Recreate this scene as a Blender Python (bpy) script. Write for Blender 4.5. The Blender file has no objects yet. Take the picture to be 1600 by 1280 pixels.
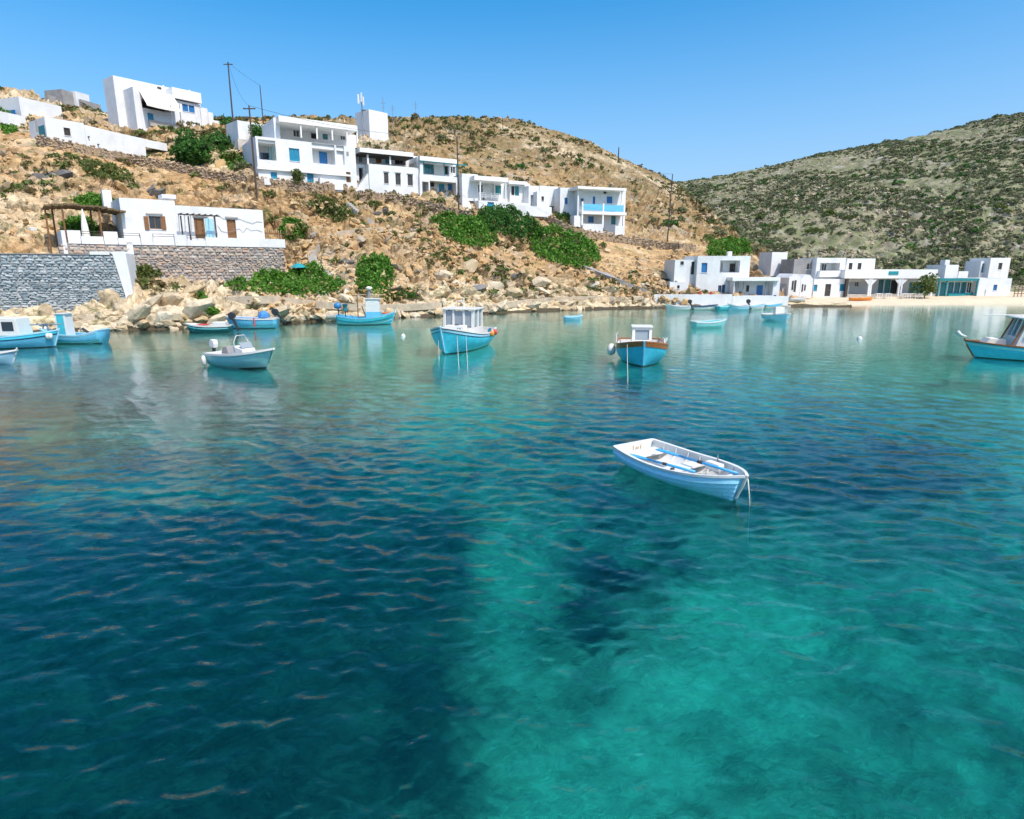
import bpy, bmesh, math, random
import numpy as np
from mathutils import Vector, Matrix
from mathutils.bvhtree import BVHTree

# ------------------------------------------------------------------ camera, sky, sun, exposure
scene = bpy.context.scene
COL = scene.collection
R = math.radians
CAM_H, PITCH, FPX = 5.2, R(13.0), 960.0
SP, CP = math.sin(PITCH), math.cos(PITCH)

cam_data = bpy.data.cameras.new('camera')
cam_data.sensor_width = 36.0
cam_data.lens = 36.0 * FPX / 1600.0
cam_data.clip_start = 0.1
cam_data.clip_end = 6000.0
cam = bpy.data.objects.new('camera', cam_data)
COL.objects.link(cam)
cam.location = (0, 0, CAM_H)
cam.rotation_euler = (R(90) - PITCH, 0, 0)
scene.camera = cam

SUN_EL, SUN_AZ = R(56), R(137)      # azimuth clockwise from +Y (view direction)
sun_dir = Vector((math.sin(SUN_AZ) * math.cos(SUN_EL), math.cos(SUN_AZ) * math.cos(SUN_EL), math.sin(SUN_EL)))
world = bpy.data.worlds.new('World')
scene.world = world
world.use_nodes = True
wn, wl = world.node_tree.nodes, world.node_tree.links
wn.clear()
sky = wn.new('ShaderNodeTexSky')
sky.sky_type = 'NISHITA'
sky.sun_disc = False
sky.sun_elevation = SUN_EL
sky.sun_rotation = SUN_AZ
sky.altitude = 0
sky.air_density = 1.0
sky.dust_density = 2.2
sky.ozone_density = 2.5
hsv = wn.new('ShaderNodeHueSaturation')
hsv.inputs['Hue'].default_value = 0.492
hsv.inputs['Saturation'].default_value = 1.52
hsv.inputs['Value'].default_value = 1.48
bg = wn.new('ShaderNodeBackground')
bg.inputs['Strength'].default_value = 0.145
wo = wn.new('ShaderNodeOutputWorld')
wl.new(sky.outputs[0], hsv.inputs['Color'])
# the pale lavender haze low over the whole horizon
tc = wn.new('ShaderNodeTexCoord'); sep = wn.new('ShaderNodeSeparateXYZ'); wl.new(tc.outputs['Generated'], sep.inputs[0])
hr = wn.new('ShaderNodeValToRGB'); hr.color_ramp.interpolation = 'EASE'
hr.color_ramp.elements[0].position = 0.0; hr.color_ramp.elements[0].color = (0.62, 0.62, 0.62, 1)
hr.color_ramp.elements[1].position = 0.42; hr.color_ramp.elements[1].color = (0, 0, 0, 1)
wl.new(sep.outputs[2], hr.inputs[0])
hm = wn.new('ShaderNodeMix'); hm.data_type = 'RGBA'; hm.inputs[7].default_value = (2.75, 4.05, 6.5, 1)
wl.new(hr.outputs[0], hm.inputs[0]); wl.new(hsv.outputs[0], hm.inputs[6])
wl.new(hm.outputs[2], bg.inputs['Color'])
wl.new(bg.outputs[0], wo.inputs['Surface'])

sun_data = bpy.data.lights.new('sun', 'SUN')
sun_data.energy = 4.3
sun_data.angle = R(0.53)
sun_data.color = (1.0, 0.95, 0.87)
sun = bpy.data.objects.new('sun', sun_data)
COL.objects.link(sun)
sun.rotation_euler = (-sun_dir).to_track_quat('-Z', 'Y').to_euler()

scene.view_settings.view_transform = 'Standard'
scene.view_settings.look = 'None'
scene.view_settings.exposure = 0.06
scene.view_settings.gamma = 1.0
scene.view_settings.use_curve_mapping = False
scene.render.engine = 'CYCLES'
scene.cycles.use_denoising = True
scene.cycles.max_bounces = 8
scene.cycles.transparent_max_bounces = 12
scene.cycles.caustics_reflective = False
scene.cycles.caustics_refractive = True      # skylight reaches the sea floor through the ripples

random.seed(7)
RNG = np.random.default_rng(11)

# ------------------------------------------------------------------ pixel -> place helpers (photo is 1600 x 1280)
def ray(px, py):
    cx = (px - 800.0) / FPX
    cy = (640.0 - py) / FPX
    return cx, CP + cy * SP, -SP + cy * CP

def P(px, py, D):
    """the point seen at (px, py) that lies D metres ahead of the camera"""
    x, y, z = ray(px, py)
    t = D / y
    return Vector((x * t, D, CAM_H + z * t))

def W(px, py, z=0.0):
    """the point seen at (px, py) at height z"""
    x, y, dz = ray(px, py)
    t = (z - CAM_H) / dz
    return Vector((x * t, y * t, z))

def project(p):
    """numpy (n,3) -> pixel (n,2)"""
    x, y, z = p[:, 0], p[:, 1], p[:, 2] - CAM_H
    dep = np.maximum(y * CP - z * SP, 1e-3)
    up = y * SP + z * CP
    return np.stack([800 + FPX * x / dep, 640 - FPX * up / dep], 1)

# ------------------------------------------------------------------ numpy noise
def _h(ix, iy, iz, seed=0):
    n = (ix.astype(np.int64) * 374761393 + iy.astype(np.int64) * 668265263 + iz.astype(np.int64) * 2147483647 + seed * 974711) & 0xffffffff
    n = ((n ^ (n >> 13)) * 1274126177) & 0xffffffff
    n = ((n ^ (n >> 16)) * 2246822519) & 0xffffffff
    return ((n ^ (n >> 15)) & 0xffffff) / float(0xffffff)

def vnoise(p, seed=0):
    i = np.floor(p).astype(np.int64)
    f = p - i
    f = f * f * (3 - 2 * f)
    out = 0
    for dx in (0, 1):
        wx = f[:, 0] if dx else 1 - f[:, 0]
        for dy in (0, 1):
            wy = f[:, 1] if dy else 1 - f[:, 1]
            for dz in (0, 1):
                wz = f[:, 2] if dz else 1 - f[:, 2]
                out = out + wx * wy * wz * _h(i[:, 0] + dx, i[:, 1] + dy, i[:, 2] + dz, seed)
    return out * 2 - 1

def fbm(p, octs=4, seed=0):
    a, s, out = 1.0, 1.0, 0
    for k in range(octs):
        out = out + a * vnoise(p * s + 17.3 * k, seed + k)
        a *= 0.5
        s *= 2.03
    return out

def worley(p, seed=0):
    """F1, F2, random value of the nearest cell"""
    i = np.floor(p).astype(np.int64)
    n = len(p)
    f1 = np.full(n, 9.0); f2 = np.full(n, 9.0); rid = np.zeros(n)
    for dx in (-1, 0, 1):
        for dy in (-1, 0, 1):
            for dz in (-1, 0, 1):
                cx, cy, cz = i[:, 0] + dx, i[:, 1] + dy, i[:, 2] + dz
                d = np.sqrt((cx + _h(cx, cy, cz, seed + 1) - p[:, 0]) ** 2 + (cy + _h(cx, cy, cz, seed + 2) - p[:, 1]) ** 2 + (cz + _h(cx, cy, cz, seed + 3) - p[:, 2]) ** 2)
                near = d < f1
                f2 = np.where(near, f1, np.minimum(f2, d))
                rid = np.where(near, _h(cx, cy, cz, seed + 4), rid)
                f1 = np.where(near, d, f1)
    return f1, f2, rid

# ------------------------------------------------------------------ materials
def new_mat(name):
    m = bpy.data.materials.new(name)
    m.use_nodes = True
    nt = m.node_tree
    b = nt.nodes['Principled BSDF']
    return m, nt, b

def ramp(nt, stops):
    r = nt.nodes.new('ShaderNodeValToRGB')
    e = r.color_ramp.elements
    while len(e) < len(stops):
        e.new(0.5)
    for el, (pos, c) in zip(e, stops):
        el.position = pos
        el.color = (c, c, c, 1) if isinstance(c, (int, float)) else (*c, 1)
    return r

def mixc(nt, fac, a, b, mode='MIX'):
    n = nt.nodes.new('ShaderNodeMix')
    n.data_type = 'RGBA'
    n.blend_type = mode
    for sock, v in ((n.inputs[0], fac), (n.inputs[6], a), (n.inputs[7], b)):
        if hasattr(v, 'links'):
            nt.links.new(v, sock)
        elif isinstance(v, (int, float)):
            sock.default_value = v if sock.type == 'VALUE' else (v, v, v, 1)
        else:
            sock.default_value = (*v, 1)
    return n.outputs[2]

def noise(nt, scale, detail=4, rough=0.55, vec=None, dist=0.0):
    n = nt.nodes.new('ShaderNodeTexNoise')
    n.inputs['Scale'].default_value = scale
    n.inputs['Detail'].default_value = detail
    n.inputs['Roughness'].default_value = rough
    n.inputs['Distortion'].default_value = dist
    if vec is not None:
        nt.links.new(vec, n.inputs['Vector'])
    return n.outputs['Fac']

def worldpos(nt):
    return nt.nodes.new('ShaderNodeNewGeometry').outputs['Position']

def mapped(nt, vec, scale=(1, 1, 1), rot=(0, 0, 0)):
    n = nt.nodes.new('ShaderNodeMapping')
    n.inputs['Scale'].default_value = scale
    n.inputs['Rotation'].default_value = rot
    nt.links.new(vec, n.inputs['Vector'])
    return n.outputs[0]

def bump(nt, b, height, strength=0.4, dist=0.1):
    n = nt.nodes.new('ShaderNodeBump')
    n.inputs['Strength'].default_value = strength
    n.inputs['Distance'].default_value = dist
    nt.links.new(height, n.inputs['Height'])
    nt.links.new(n.outputs[0], b.inputs['Normal'])

def simple(name, col, rough=0.6, var=0.15, scale=3.0, bmp=0.15, dirt=None, metallic=0.0):
    """a painted or plain surface with mild mottling, optional dirt colour and fine relief"""
    m, nt, b = new_mat(name)
    pos = worldpos(nt)
    f = noise(nt, scale, 6, 0.6, pos)
    r = ramp(nt, [(0.3, tuple(c * (1 - var) for c in col)), (0.7, tuple(min(1, c * (1 + var * 0.5)) for c in col))])
    nt.links.new(f, r.inputs[0])
    out = r.outputs[0]
    if dirt is not None:
        g = noise(nt, scale * 0.35, 8, 0.7, mapped(nt, pos, (1, 1, 0.35)))
        rr = ramp(nt, [(0.5, 0.0), (0.78, 0.55)])
        nt.links.new(g, rr.inputs[0])
        out = mixc(nt, rr.outputs[0], out, dirt)
    nt.links.new(out, b.inputs['Base Color'])
    b.inputs['Roughness'].default_value = rough
    b.inputs['Metallic'].default_value = metallic
    if bmp:
        bump(nt, b, noise(nt, scale * 8, 4, 0.6, pos), bmp, 0.03)
    return m

M = {}
M['white'] = simple('whitewash', (0.72, 0.725, 0.72), 0.8, 0.10, 0.9, 0.6, (0.44, 0.42, 0.385))
M['white_bright'] = simple('fresh_white_paint', (0.80, 0.79, 0.765), 0.6, 0.06, 1.5, 0.2, (0.60, 0.58, 0.54))
M['boat_white'] = simple('boat_white_paint', (0.70, 0.69, 0.655), 0.35, 0.05, 4, 0.05, (0.62, 0.56, 0.46))
M['cream'] = simple('cream_canvas', (0.80, 0.75, 0.66), 0.85, 0.08, 3, 0.2)
M['boat_pale_blue'] = simple('pale_blue_paint', (0.36, 0.66, 0.80), 0.35, 0.10, 5, 0.08, (0.55, 0.70, 0.74))
M['dinghy_blue'] = simple('dinghy_pale_blue_paint', (0.34, 0.74, 0.92), 0.3, 0.08, 5, 0.06, (0.50, 0.74, 0.84))
M['boat_blue'] = simple('turquoise_blue_paint', (0.07, 0.58, 0.76), 0.32, 0.14, 4, 0.06, (0.12, 0.55, 0.68))
M['boat_teal'] = simple('teal_paint', (0.04, 0.46, 0.54), 0.35, 0.14, 4, 0.06, (0.20, 0.50, 0.50))
M['boat_darkteal'] = simple('dark_teal_paint', (0.01, 0.13, 0.16), 0.4, 0.2, 4, 0.06)
M['boat_seagreen'] = simple('sea_green_gelcoat', (0.32, 0.72, 0.70), 0.3, 0.10, 3, 0.05, (0.3, 0.55, 0.55))
M['boat_lightblue'] = simple('light_blue_paint', (0.14, 0.50, 0.72), 0.35, 0.10, 4, 0.05)
M['stripe_dark'] = simple('dark_stripe_paint', (0.02, 0.06, 0.12), 0.4, 0.2, 5, 0.05)
M['blue_shutter'] = simple('blue_shutter_paint', (0.02, 0.17, 0.42), 0.5, 0.2, 6, 0.15)
M['teal_shutter'] = simple('teal_shutter_paint', (0.01, 0.25, 0.40), 0.5, 0.2, 6, 0.15)
M['teal_trim'] = simple('teal_green_trim', (0.01, 0.20, 0.22), 0.5, 0.2, 6, 0.1)
M['wood'] = simple('brown_wood', (0.22, 0.10, 0.035), 0.6, 0.35, 6, 0.3)
M['wood_dark'] = simple('dark_weathered_wood', (0.055, 0.045, 0.04), 0.8, 0.35, 5, 0.3)
M['wood_warm'] = simple('varnished_wood', (0.36, 0.13, 0.035), 0.35, 0.3, 6, 0.15)
M['wood_pale'] = simple('pale_wood', (0.55, 0.38, 0.20), 0.6, 0.25, 6, 0.2)
M['pole'] = simple('creosoted_pole', (0.075, 0.055, 0.045), 0.85, 0.35, 3, 0.3)
M['metal'] = simple('grey_metal', (0.35, 0.36, 0.37), 0.4, 0.15, 4, 0.05, None, 0.7)
M['metal_dark'] = simple('dark_metal', (0.03, 0.035, 0.04), 0.4, 0.3, 5, 0.05)
M['black_rubber'] = simple('black_plastic', (0.02, 0.022, 0.025), 0.5, 0.3, 5, 0.05)
M['concrete'] = simple('pale_concrete', (0.46, 0.42, 0.37), 0.85, 0.25, 1.2, 0.4, (0.30, 0.27, 0.22))
M['path_stone'] = simple('trodden_path_stone', (0.50, 0.41, 0.30), 0.9, 0.3, 1.5, 0.5, (0.34, 0.27, 0.18))
M['oar_blue'] = simple('oar_blue_paint', (0.05, 0.36, 0.68), 0.4, 0.15, 6, 0.05)
M['plaster_grey'] = simple('grey_plaster', (0.30, 0.29, 0.28), 0.9, 0.25, 1.0, 0.4)
M['rope'] = simple('rope_fibre', (0.70, 0.66, 0.55), 0.9, 0.2, 20, 0.2)
M['orange'] = simple('orange_plastic', (0.80, 0.28, 0.04), 0.4, 0.1, 4, 0.02)
M['red'] = simple('red_paint', (0.60, 0.06, 0.05), 0.5, 0.15, 4, 0.02)
M['yellow'] = simple('yellow_plastic', (0.75, 0.55, 0.25), 0.5, 0.15, 5, 0.02)
M['net_orange'] = simple('heaped_orange_net', (0.50, 0.16, 0.06), 0.95, 0.4, 8, 0.6)
M['thatch'] = simple('reed_thatch', (0.17, 0.12, 0.06), 0.95, 0.4, 8, 0.5)
M['blue_tarp'] = simple('blue_tarpaulin', (0.06, 0.24, 0.55), 0.5, 0.15, 3, 0.2)
M['sail_teal'] = simple('teal_parasol_cloth', (0.01, 0.26, 0.30), 0.8, 0.15, 3, 0.2)
M['pipe'] = simple('black_hose', (0.02, 0.02, 0.02), 0.6, 0.2, 3, 0.0)
M['mortar'] = simple('grey_mortar', (0.36, 0.355, 0.345), 0.95, 0.25, 2.0, 0.4)
M['net_blue'] = simple('blue_buoy_plastic', (0.03, 0.20, 0.45), 0.5, 0.15, 5, 0.05)

def glass_mat(name, col):
    m, nt, b = new_mat(name)
    b.inputs['Base Color'].default_value = (*col, 1)
    b.inputs['Roughness'].default_value = 0.06
    b.inputs['Specular IOR Level'].default_value = 0.7
    return m
M['glass'] = glass_mat('dark_window_glass', (0.025, 0.035, 0.045))
M['glass_grey'] = glass_mat('grey_window_glass', (0.27, 0.31, 0.33))
M['glass_teal'] = glass_mat('teal_window_glass', (0.02, 0.16, 0.20))
M['dark_room'] = simple('dark_interior', (0.045, 0.045, 0.05), 0.9, 0.2, 1, 0.0)

def stone_mat(name, cols, scale=0.6, var_island=True, rough=0.9):
    m, nt, b = new_mat(name)
    pos = worldpos(nt)
    g = nt.nodes.new('ShaderNodeNewGeometry')
    oi = nt.nodes.new('ShaderNodeObjectInfo')
    add = nt.nodes.new('ShaderNodeMath'); add.operation = 'ADD'
    nt.links.new(g.outputs['Random Per Island'], add.inputs[0])
    nt.links.new(oi.outputs['Random'], add.inputs[1])
    fr = nt.nodes.new('ShaderNodeMath'); fr.operation = 'FRACT'
    nt.links.new(add.outputs[0], fr.inputs[0])
    r = ramp(nt, [(i / (len(cols) - 1), c) for i, c in enumerate(cols)])
    nt.links.new(fr.outputs[0], r.inputs[0])
    n1 = noise(nt, scale * 4, 8, 0.65, pos)
    r1 = ramp(nt, [(0.25, 0.62), (0.75, 1.25)])
    nt.links.new(n1, r1.inputs[0])
    out = mixc(nt, 1.0, r.outputs[0], r1.outputs[0], 'MULTIPLY')
    nt.links.new(out, b.inputs['Base Color'])
    b.inputs['Roughness'].default_value = rough
    b.inputs['Specular IOR Level'].default_value = 0.2
    bump(nt, b, noise(nt, scale * 9, 8, 0.65, pos), 0.7, 0.12)
    return m
M['rock'] = stone_mat('tan_rock', [(0.38, 0.23, 0.10), (0.52, 0.35, 0.18), (0.44, 0.29, 0.13), (0.58, 0.44, 0.27), (0.36, 0.26, 0.16)])
M['rock_pale'] = stone_mat('pale_shore_rock', [(0.54, 0.43, 0.29), (0.66, 0.57, 0.43), (0.50, 0.37, 0.21), (0.62, 0.52, 0.38)])
M['rock_dark'] = stone_mat('dark_grey_rock', [(0.13, 0.125, 0.12), (0.22, 0.21, 0.20), (0.17, 0.16, 0.14)])
M['rock_grey'] = stone_mat('grey_brown_rock', [(0.30, 0.24, 0.18), (0.42, 0.32, 0.20), (0.38, 0.33, 0.27), (0.48, 0.38, 0.26)])
M['wallstone'] = stone_mat('pinkish_wall_stone', [(0.36, 0.30, 0.25), (0.52, 0.42, 0.33), (0.29, 0.27, 0.26), (0.47, 0.33, 0.24), (0.50, 0.46, 0.40)])
M['wallstone_grey'] = stone_mat('blue_grey_wall_stone', [(0.24, 0.29, 0.32), (0.46, 0.51, 0.53), (0.20, 0.26, 0.29), (0.34, 0.39, 0.41), (0.52, 0.55, 0.56), (0.28, 0.35, 0.37)])
M['dry_wall'] = stone_mat('dry_stone', [(0.36, 0.25, 0.15), (0.44, 0.33, 0.22), (0.28, 0.22, 0.16)])

def leaf_mat(name, c0, c1):
    m, nt, b = new_mat(name)
    g = nt.nodes.new('ShaderNodeNewGeometry')
    r = ramp(nt, [(0.0, c0), (0.6, tuple((a + d) / 2 for a, d in zip(c0, c1))), (1.0, c1)])
    n = noise(nt, 0.9, 5, 0.65, g.outputs['Position'])
    mx = nt.nodes.new('ShaderNodeMath'); mx.operation = 'MULTIPLY_ADD'
    nt.links.new(g.outputs['Random Per Island'], mx.inputs[0])
    mx.inputs[1].default_value = 0.6
    n2 = nt.nodes.new('ShaderNodeMath'); n2.operation = 'MULTIPLY'
    nt.links.new(n, n2.inputs[0]); n2.inputs[1].default_value = 0.45
    nt.links.new(n2.outputs[0], mx.inputs[2])
    nt.links.new(mx.outputs[0], r.inputs[0])
    nt.links.new(r.outputs[0], b.inputs['Base Color'])
    b.inputs['Roughness'].default_value = 0.6
    b.inputs['Specular IOR Level'].default_value = 0.25
    t = nt.nodes.new('ShaderNodeBsdfTranslucent')
    nt.links.new(r.outputs[0], t.inputs['Color'])
    ms = nt.nodes.new('ShaderNodeMixShader'); ms.inputs[0].default_value = 0.3
    out = nt.nodes['Material Output']
    nt.links.new(b.outputs[0], ms.inputs[1]); nt.links.new(t.outputs[0], ms.inputs[2])
    nt.links.new(ms.outputs[0], out.inputs['Surface'])
    return m
M['leaf'] = leaf_mat('bright_green_leaves', (0.035, 0.14, 0.015), (0.19, 0.38, 0.05))
M['leaf_dark'] = leaf_mat('dark_green_leaves', (0.03, 0.105, 0.02), (0.09, 0.225, 0.04))
M['leaf_olive'] = leaf_mat('olive_green_leaves', (0.075, 0.115, 0.025), (0.19, 0.225, 0.065))
M['leaf_dry'] = leaf_mat('dry_grey_green_leaves', (0.13, 0.105, 0.045), (0.26, 0.21, 0.095))
M['leaf_far'] = leaf_mat('grey_green_scrub_leaves', (0.12, 0.145, 0.06), (0.235, 0.26, 0.125))  # lightened to put slight haze into the leaf colour
M['leaf_far_dry'] = leaf_mat('hazed_scrub_leaves', (0.13, 0.135, 0.07), (0.25, 0.25, 0.145))  # greyer tone painted in place of haze over the far hill
M['bark'] = simple('bark', (0.10, 0.07, 0.05), 0.9, 0.3, 6, 0.5)

def ground_mat(name, base, warm, grey, green, green_amt, s=1.0, wet=True, upper=None):
    """rocky ground: tan and orange rock, grey patches, low scrub colour, pale dust"""
    m, nt, b = new_mat(name)
    pos = worldpos(nt)
    n1 = noise(nt, 0.09 * s, 5, 0.6, pos)
    r1 = ramp(nt, [(0.38, base), (0.62, warm)])
    nt.links.new(n1, r1.inputs[0])
    c0 = r1.outputs[0]
    if upper:                                    # drier scrub soil on the upper slope (a per-place map stored on the mesh)
        ua = nt.nodes.new('ShaderNodeAttribute'); ua.attribute_name = 'upper'
        c0 = mixc(nt, ua.outputs['Fac'], c0, upper)
        pa = nt.nodes.new('ShaderNodeAttribute'); pa.attribute_name = 'pale'
        c0 = mixc(nt, pa.outputs['Fac'], c0, (0.60, 0.49, 0.33))
    n2 = noise(nt, 0.22 * s, 6, 0.65, pos)
    r2 = ramp(nt, [(0.52, 0.0), (0.66, 0.75)])
    nt.links.new(n2, r2.inputs[0])
    c = mixc(nt, r2.outputs[0], c0, grey)
    n3 = noise(nt, 0.55 * s, 8, 0.7, pos, 0.4)
    r3 = ramp(nt, [(0.62 - 0.2 * green_amt, 0.0), (0.70 - 0.2 * green_amt, 0.8)])
    nt.links.new(n3, r3.inputs[0])
    c = mixc(nt, r3.outputs[0], c, green)
    v = nt.nodes.new('ShaderNodeTexVoronoi'); v.inputs['Scale'].default_value = 1.3 * s
    nt.links.new(pos, v.inputs['Vector'])
    hs = nt.nodes.new('ShaderNodeSeparateColor'); nt.links.new(v.outputs['Color'], hs.inputs[0])
    r4 = ramp(nt, [(0.0, 0.72), (1.0, 1.25)])
    nt.links.new(hs.outputs[0], r4.inputs[0])
    c = mixc(nt, 1.0, c, r4.outputs[0], 'MULTIPLY')
    n5 = noise(nt, 4.0 * s, 8, 0.75, pos)
    r5 = ramp(nt, [(0.3, 0.70), (0.7, 1.25)])
    nt.links.new(n5, r5.inputs[0])
    c = mixc(nt, 1.0, c, r5.outputs[0], 'MULTIPLY')
    if wet:                                      # the band of weed and wet rock along the water's edge
        sx = nt.nodes.new('ShaderNodeSeparateXYZ'); nt.links.new(pos, sx.inputs[0])
        ad = nt.nodes.new('ShaderNodeMath'); ad.operation = 'MULTIPLY_ADD'
        nt.links.new(n2, ad.inputs[0]); ad.inputs[1].default_value = -0.9
        nt.links.new(sx.outputs[2], ad.inputs[2])
        rw = ramp(nt, [(0.0, 1.0), (0.07, 0.0)])
        ma = nt.nodes.new('ShaderNodeMath'); ma.operation = 'ADD'; ma.inputs[1].default_value = 0.20
        nt.links.new(ad.outputs[0], ma.inputs[0]); nt.links.new(ma.outputs[0], rw.inputs[0])
        c = mixc(nt, rw.outputs[0], c, (0.085, 0.07, 0.045))
    nt.links.new(c, b.inputs['Base Color'])
    b.inputs['Roughness'].default_value = 0.95
    b.inputs['Specular IOR Level'].default_value = 0.15
    bump(nt, b, noise(nt, 2.6 * s, 10, 0.7, pos), 0.6, 0.2)
    return m
M['ground'] = ground_mat('rocky_hillside', (0.39, 0.24, 0.11), (0.48, 0.335, 0.18), (0.35, 0.295, 0.225), (0.14, 0.145, 0.05), 0.38, upper=(0.22, 0.155, 0.075))
M['far_ground'] = ground_mat('far_scrub_hillside', (0.20, 0.19, 0.115), (0.265, 0.24, 0.16), (0.33, 0.315, 0.28), (0.13, 0.15, 0.07), 0.8, 0.6, False)  # ground colours greyed to stand in for distant haze
M['sand'] = simple('beach_sand', (0.60, 0.49, 0.34), 0.95, 0.12, 0.8, 0.3, (0.50, 0.40, 0.28))
# ------------------------------------------------------------------ object helpers
def link(name, me, mat=None, parent=None):
    o = bpy.data.objects.new(name, me)
    COL.objects.link(o)
    if mat is not None and not me.materials:
        me.materials.append(mat)
    if parent is not None:
        o.parent = parent
    return o

def tag(o, label=None, cat=None, group=None, kind=None):
    for k, v in (('label', label), ('category', cat), ('group', group), ('kind', kind)):
        if v:
            o[k] = v
    return o

def empty(name, loc, rz=0.0):
    o = bpy.data.objects.new(name, None)
    COL.objects.link(o)
    o.location = loc
    o.rotation_euler = (0, 0, rz)
    o.empty_display_size = 0.3
    return o

def np_mesh(name, verts, faces, smooth=True):
    """faces: (n,3) or (n,4) int array"""
    me = bpy.data.meshes.new(name)
    v = np.asarray(verts, np.float32)
    f = np.asarray(faces, np.int32)
    k = f.shape[1]
    me.vertices.add(len(v)); me.vertices.foreach_set('co', v.ravel())
    me.loops.add(f.size); me.loops.foreach_set('vertex_index', f.ravel())
    me.polygons.add(len(f))
    me.polygons.foreach_set('loop_start', np.arange(0, f.size, k, dtype=np.int32))
    me.polygons.foreach_set('loop_total', np.full(len(f), k, np.int32))
    me.update(calc_edges=True)
    me.polygons.foreach_set('use_smooth', np.full(len(f), smooth, bool))
    me.validate()
    return me

def grid_faces(nu, nv):
    i = np.arange(nu - 1)[:, None] * nv + np.arange(nv - 1)[None, :]
    return np.stack([i, i + nv, i + nv + 1, i + 1], -1).reshape(-1, 4)

def catmull(a, t):
    """a (n,...) sampled at float positions t along axis 0"""
    n = len(a)
    i = np.clip(np.floor(t).astype(int), 0, n - 2)
    f = (t - i).reshape((-1,) + (1,) * (a.ndim - 1))
    p1, p2 = a[i], a[i + 1]
    p0 = np.where((i > 0).reshape(f.shape), a[np.maximum(i - 1, 0)], 2 * p1 - p2)
    p3 = np.where((i < n - 2).reshape(f.shape), a[np.minimum(i + 2, n - 1)], 2 * p2 - p1)
    m1, m2 = (p2 - p0) * 0.4, (p3 - p1) * 0.4
    return (2 * f**3 - 3 * f**2 + 1) * p1 + (f**3 - 2 * f**2 + f) * m1 + (-2 * f**3 + 3 * f**2) * p2 + (f**3 - f**2) * m2

class Hill:
    """a slope given as columns of (photo y, metres ahead); the first entry of a column is its waterline"""
    def __init__(self, cols, nu, nv, back_drop, water=True):
        self.px = np.array([c[0] for c in cols], float)
        pts = []
        for px, rows in cols:
            col = []
            w = W(px, rows[0]) if water else P(px, rows[0][0], rows[0][1])
            if water:
                col.append((w.x * 0.985, w.y * 0.94, -1.9))
                col.append(tuple(w))
                lim, rest = w.y, []
                for py, D in rows[1:]:               # every row lies behind the one before it
                    lim = max(D, lim + 1.6)
                    rest.append((py, lim))
            else:
                rest = rows
            for py, D in rest:
                col.append(tuple(P(px, py, D)))
            a = Vector(col[-1])
            col.append((a.x * 1.15, a.y * 1.15, a.z - back_drop * 0.15))
            col.append((a.x * 1.9, a.y * 1.9, a.z - back_drop))
            pts.append(col)
        self.pts = np.array(pts)
        self.K = self.pts.shape[1]
        self.nu, self.nv = nu, nv
        u = np.linspace(0, len(cols) - 1, nu)
        # spread columns evenly in photo x
        pxs = np.linspace(self.px[0], self.px[-1], nu)
        u = np.interp(pxs, self.px, np.arange(len(cols)))
        v = np.concatenate([np.linspace(0, self.K - 3, int(nv * 0.94), endpoint=False), np.linspace(self.K - 3, self.K - 1, nv - int(nv * 0.94))])
        self.u, self.v = u, v
        a = catmull(self.pts, u)                       # nu,K,3
        a = np.swapaxes(catmull(np.swapaxes(a, 0, 1), v), 0, 1)
        self.base = a                                   # nu,nv,3
    def normals(self):
        a = self.base
        du = np.gradient(a, axis=0); dv = np.gradient(a, axis=1)
        n = np.cross(du, dv)
        n /= np.maximum(np.linalg.norm(n, axis=2, keepdims=True), 1e-9)
        return n
    def sample(self, px, v):
        u = np.interp(px, self.px, np.arange(len(self.px)))
        a = catmull(self.pts, np.array([u]))
        return catmull(a[0], np.array([v]))[0]

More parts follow.
